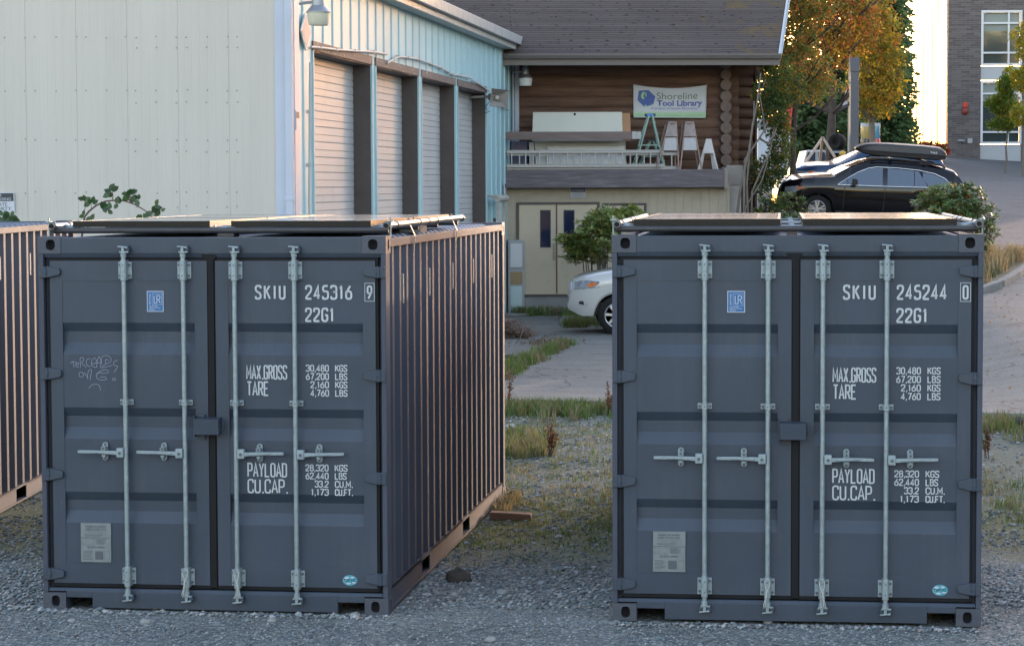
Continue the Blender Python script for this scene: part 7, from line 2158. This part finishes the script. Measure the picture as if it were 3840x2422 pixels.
# yellow barrel-like bollard
p = onground(3160, 69); c = thing('yellow_hydrant', 'small yellow hydrant at the foot of the grey column', 'hydrant', p)
zt3 = at(3160, 565, 69).z - p.z
m = MB(); m.lathe([(.09, 0), (.09, .06), (.07, .08), (.07, zt3 - .14), (.10, zt3 - .12), (.10, zt3 - .08), (.06, zt3 - .02), (.02, zt3)], (0, 0, 0), 'z', 16); m.build('barrel', mat('hydrant_yellow', (.55, .36, .04), .5), c, smooth=True, auto=40)
m = MB(); m.tube([(-.13, 0, zt3 - .2), (.13, 0, zt3 - .2)], .04, 10); m.build('outlet', MATS['hydrant_yellow'], c)
# banded kiosk
Yk = 82; p = onground(3265, Yk); c = thing('banded_sculpture', 'round drum sculpture with black, white, red and blue bands behind maple trunk', 'sculpture', p)
z0 = at(3265, 548, Yk).z - p.z; z1 = at(3265, 462, Yk).z - p.z
for i, (xx, cols4) in enumerate(((-.18, ((.03, .03, .035), (.45, .33, .12))), (.16, ((.5, .05, .07), (.1, .3, .42))))):
    zs = (z0, z0 + (z1 - z0) * .32, z1)
    for k in range(2):
        m = MB(); m.lathe([(.16, zs[k]), (.17, zs[k] + .03), (.17, zs[k + 1] - .03), (.16, zs[k + 1])], (xx, 0, 0), 'z', 20); m.build('drum', mat('drum_%d%d' % (i, k), cols4[k], .25, coat=.6), c, smooth=True, auto=40)
    m = MB(); m.lathe([(.178, z1 - .12), (.178, z1)], (xx, 0, 0), 'z', 20); m.build('white_band', PALEW, c, smooth=True, auto=40)
m = MB(); m.tube([(-.18, 0, 0), (-.18, 0, z0)], .03, 8); m.tube([(.16, 0, 0), (.16, 0, z0)], .03, 8); m.build('post', BROWN, c)
# red and white sign and pale shed seen through the shrub stems
Ys = 80; p = onground(2963, Ys); c = thing('red_sign', 'tall red and white shop sign panel seen through the leaves', 'sign', p)
a, b = at(2944, 560, Ys) - p, at(2982, 375, Ys) - p
m = MB(); m.box(a.x, b.x, -.06, .06, a.z + (b.z - a.z) * .35, b.z); m.build('red_panel', mat('sign_red', (.60, .05, .04), .4), c, bevel=.01)
m = MB(); m.box(a.x, b.x, -.06, .06, a.z, a.z + (b.z - a.z) * .349); m.build('white_panel', PALEW, c, bevel=.01)
m = MB(); m.box(a.x, a.x + .06, -.04, .04, 0, a.z); m.box(b.x - .06, b.x, -.04, .04, 0, a.z); m.build('post', ALU, c)
Ys = 84; a, b = at(2842, 700, Ys), at(2905, 440, Ys); gz = H(a.x + .3, Ys)
c = thing('white_shed', 'pale blue white shed glimpsed between the shrub stems', 'shed', (a.x, Ys, gz))
w_ = b.x - a.x; h_ = b.z - gz
m = MB(); m.box(0, w_ + .5, 0, 3, 0, h_ - .35); m.build('wall', mat('shed_white', (.5, .55, .6), .6), c)
m = MB(); m.prism([(-.1, h_ - .349), (w_ + .6, h_ - .349), (w_ + .6, h_ - .28), (w_ * .2, h_)], -.1, 3.1); m.build('roof', mat('shed_roof', (.3, .32, .35), .7), c)
# white pickup cab behind the A frame
Yv = 74; pa = at(3010, 600, Yv); c = thing('parked_pickup', 'white van cab with dark windows behind timber A frame', 'van', (pa.x, Yv, H(pa.x + .5, Yv) + .03))
gzv = c.location.z; zt4 = at(3050, 563, Yv).z - gzv; wv = at(3112, 600, Yv).x - pa.x
zb4 = zt4 - .38
m = MB(); m.prism([(0, .3), (wv + .8, .3), (wv + .8, zb4), (wv, zb4 + .02), (wv - .05, zt4 - .06), (wv - .2, zt4), (.12, zt4), (.02, zb4), (0, zb4 - .1)], 0, 1.7); m.build('body', WHTP, c, bevel=.04)
m = MB(); m.prism([(.08, zb4 + .02), (.40, zb4 + .02), (.40, zt4 - .07), (.17, zt4 - .07)], -.012, -.001); m.build('side_window', GLASS, c)
m = MB(); m.prism([(.50, zb4 + .02), (wv - .1, zb4 + .02), (wv - .17, zt4 - .07), (.50, zt4 - .07)], -.012, -.001); m.build('side_window', GLASS, c)
for x in (.3, wv + .3):
    m = MB(); m.lathe([(.18, -.02), (.32, 0), (.32, .2), (.18, .22)], (x, 0, .32), 'y', 20); m.build('wheel', TYRE, c, smooth=True, auto=40)

# ---------------------------------------------------------------- small things on the ground
def gp(px, py, z=0.0):
    d = at(px, py, 100) - Vector((0, 0, CAM_H)); k = (z - CAM_H) / d.z; return Vector((0, 0, CAM_H)) + d * k
q = random.Random(91)
p = gp(1918, 1948); o = MB(); o.hexa([(-.19, -.05, 0), (.17, -.07, 0), (.18, .06, 0), (-.18, .07, 0)], [(-.19, -.05, .075), (.17, -.07, .055), (.18, .06, .055), (-.18, .07, .075)])
o = o.build('timber_offcut', mat('reddish_timber', (.16, .075, .045), .8, var=.25, vscale=10, bump=.3), None, bevel=.008); o.location = p; tag(o, 'reddish brown timber offcut lying on gravel behind the graffiti container', 'wood block')
def boulder(name, label, cat, px, py, r, mt, sq=.7, seed=1, z=0.0, ax=1.0):
    qq = random.Random(seed); p = gp(px, py, z); m = MB(); n_, k_ = 14, 9; rows = []
    ph = [qq.uniform(0, 6) for _ in range(6)]
    for j in range(k_ + 1):
        th = PI * j / k_; row = []
        for i in range(n_):
            a = 2 * PI * i / n_; rr = r * (1 + .12 * math.sin(2 * a + ph[0]) + .10 * math.sin(3 * a + ph[1] + 2 * th) + .07 * math.sin(5 * a + ph[2] - 3 * th))
            row.append(m.P((math.cos(a) * math.sin(th) * rr * ax, math.sin(a) * math.sin(th) * rr * .8, math.cos(th) * rr * sq)))
        rows.append(row)
    for a, b in zip(rows, rows[1:]):
        for i in range(n_): m.F((a[i], a[(i + 1) % n_], b[(i + 1) % n_], b[i]))
    o = m.build(name, mt, None, smooth=True); o.location = p + Vector((0, 0, r * sq * .35)); return tag(o, label, cat)
boulder('white_stone', 'whitish lump at the kerb end beside the rear corner post', 'stone', 1912, 1606, .07, mat('white_lump', (.34, .34, .33), .8, var=.1, vscale=10), .6, 2)
boulder('soil_clod', 'dark brown soil clod on the gravel right of the graffiti container', 'soil clod', 1722, 2180, .085, mat('dark_soil', (.06, .052, .046), .95, var=.3, vscale=20, bump=.8, bscale=50), .8, 3)
boulder('soil_clod', 'dark clod on the asphalt close to the container edge', 'soil clod', 1905, 1342, .075, MATS['dark_soil'], .5, 4, .012, 1.4)
boulder('soil_clod', 'dark clod alone on the open asphalt', 'soil clod', 1972, 1346, .075, MATS['dark_soil'], .5, 5, .012, 1.4)
boulder('soil_clod', 'dark clod on the asphalt at the right picture edge', 'soil clod', 3822, 1583, .06, MATS['dark_soil'], .8, 6, .1)
for i, (px, py, r) in enumerate(((1330, 2312, .034), (545, 2335, .030), (270, 2330, .024), (1020, 2330, .028), (1700, 2232, .03), (1880, 2225, .034), (2880, 2335, .03), (3105, 2330, .034), (1840, 2402, .03))):
    boulder('pale_stone', ('pale rounded stone just below the fork pocket of the graffiti container', 'pale stone on the foreground gravel below the left rods of the graffiti container', 'small stone at the lower left casting of the graffiti container', 'pale stone below the right door of the graffiti container', 'pale stone in the gravel gap nearest the graffiti container', 'pale stone in the middle of the gravel gap', 'orange tinged stone below left door of container ending 244 0', 'pale stone below the middle rods of container ending 244 0', 'pale stone at the bottom edge of the picture between the containers')[i], 'stone', px, py, r, mat('pale_stone', (.24, .245, .24), .8, var=.2, vscale=15), .7, 20 + i, 0, 1.2)['group'] = 'pale stones on the gravel'
# wheel stop and flat kerb slabs
p = gp(2095, 1214, .012); m = MB(); m.prism([(-.02, 0), (2.6, 0), (2.58, .13), (.10, .15), (0, .06)], 0, .25); o = m.build('wheel_stop', KERB, None, bevel=.02); o.location = p; tag(o, 'weathered concrete wheel stop in front of the white SUV', 'wheel stop')
p = gp(1885, 1186, .012); m = MB(); m.box(0, .62, 0, .5, 0, .05); m.box(-.5, -.01, -.25, .4, 0, .06); o = m.build('stone_slab', KERB, None, bevel=.015); o.location = p; tag(o, 'flat grey slab on the asphalt at the garage corner', 'slab')
# branch pile
p = gp(1900, 1262, .012); t = thing('branch_pile', 'brown pile of dead branches and leaves beside the garage corner', 'branches', p)
m = MB()
for _ in range(190):
    a = rv(q); a.z = abs(a.z) * .3; a.normalize(); s = Vector((q.uniform(-.35, .42), q.uniform(-.7, .7), q.uniform(.02, .36) * 1)); s.z *= max(.15, 1 - abs(s.x) * 1.6)
    m.tube([s - a * q.uniform(.1, .3), s, s + a * q.uniform(.1, .3)], [.012, .010, .004], 5, False)
m.build('twig', mat('dead_twig', (.16, .12, .10), .9, var=.3, vscale=8), t)
m = MB()
for _ in range(500):
    s = Vector((q.uniform(-.4, .45), q.uniform(-.7, .7), 0)); s.z = q.uniform(0, .3) * max(.1, 1 - abs(s.x) * 1.8); m.col = jit((.15, .10, .07), .4, q); leafquad(m, s, rv(q), rv(q), .07, .05)
m.build('dead_leaf', LEAF, t, fix=False)
# litter of dead leaves on the asphalt
m = MB()
for _ in range(420):
    s = q.random(); p = gp(q.gauss(2060, 55), q.gauss(1283, 9), .016); m.col = jit((.13, .09, .06), .4, q); leafquad(m, p, Vector((q.uniform(-1, 1), q.uniform(-1, 1), q.uniform(0, .4))).normalized(), Vector((q.uniform(-.4, .4), q.uniform(-.4, .4), 1)).normalized(), .06, .04)
for _ in range(160):
    p = gp(q.gauss(3780, 45), q.gauss(1300, 90), H(6.6, 35) + .02); p.z = H(p.x, p.y) + .02; m.col = jit((.24, .17, .08), .4, q); leafquad(m, p, Vector((q.uniform(-1, 1), q.uniform(-1, 1), .1)).normalized(), Vector((q.uniform(-.4, .4), q.uniform(-.4, .4), 1)).normalized(), .06, .04)
tag(m.build('leaf_litter', LEAF, fix=False), kind='stuff')
# single fallen leaves before the containers
for (px, py, c_, lab) in ((828, 2287, (.65, .35, .03), 'yellow fallen leaf on gravel below the centre of the graffiti doors'), (583, 2283, (.6, .33, .04), 'small yellow leaf on gravel below the second lock rod'), (535, 2279, (.22, .05, .02), 'curled red brown leaf touching the graffiti container sill')):
    m = MB(); p = gp(px, py, .012); m.col = c_
    d = Vector((1, .2, .25)).normalized(); leafquad(m, Vector((-.03, 0, .004)), d, Vector((0, -.5, 1)).normalized(), .06, .045); leafquad(m, Vector((-.01, 0, .01)), Vector((.3, -.2, .8)).normalized(), Vector((0, -1, .2)).normalized(), .035, .03)
    o = m.build('fallen_leaf', LEAF, None, fix=False); o.location = p; tag(o, lab, 'leaf', 'single fallen leaves')
# dry dock weeds
def dock(label, px, py, hgt, n_, seed):
    qq = random.Random(seed); p = gp(px, py); t = thing('dock_weed', label, 'weed', p, 0, 'dry brown dock weeds'); m = MB(); f = MB()
    for k in range(n_):
        a = qq.uniform(0, 2 * PI); l = qq.uniform(0, .25) * hgt; h_ = hgt * qq.uniform(.6, 1); e = Vector((math.cos(a) * l, math.sin(a) * l, h_)); m.tube([Vector((math.cos(a) * .02, math.sin(a) * .02, 0)), e * .5 + rv(qq) * .02, e], [.006, .005, .003], 5, False)
        for i in range(40):
            s = qq.uniform(.35, 1); c = Vector((0, 0, 0)).lerp(e, s) + rv(qq) * .02; f.col = jit((.10, .055, .04), .35, qq); leafquad(f, c, rv(qq), rv(qq), .03, .02)
    m.build('stem', MATS['bramble_stem'], t); f.build('seed_head', LEAF, t, fix=False)
dock('tall dry brown dock weed at the rear corner of the graffiti container', 1905, 1545, .62, 4, 1)
dock('dry dock weed clump in the middle of the grass between containers', 2060, 1712, .42, 6, 2)
dock('dry dock weed at the left edge of container ending 244 0', 2280, 1560, .45, 4, 3)
dock('dry weed on the grass strip right of container ending 244 0', 3700, 1720, .40, 4, 4)
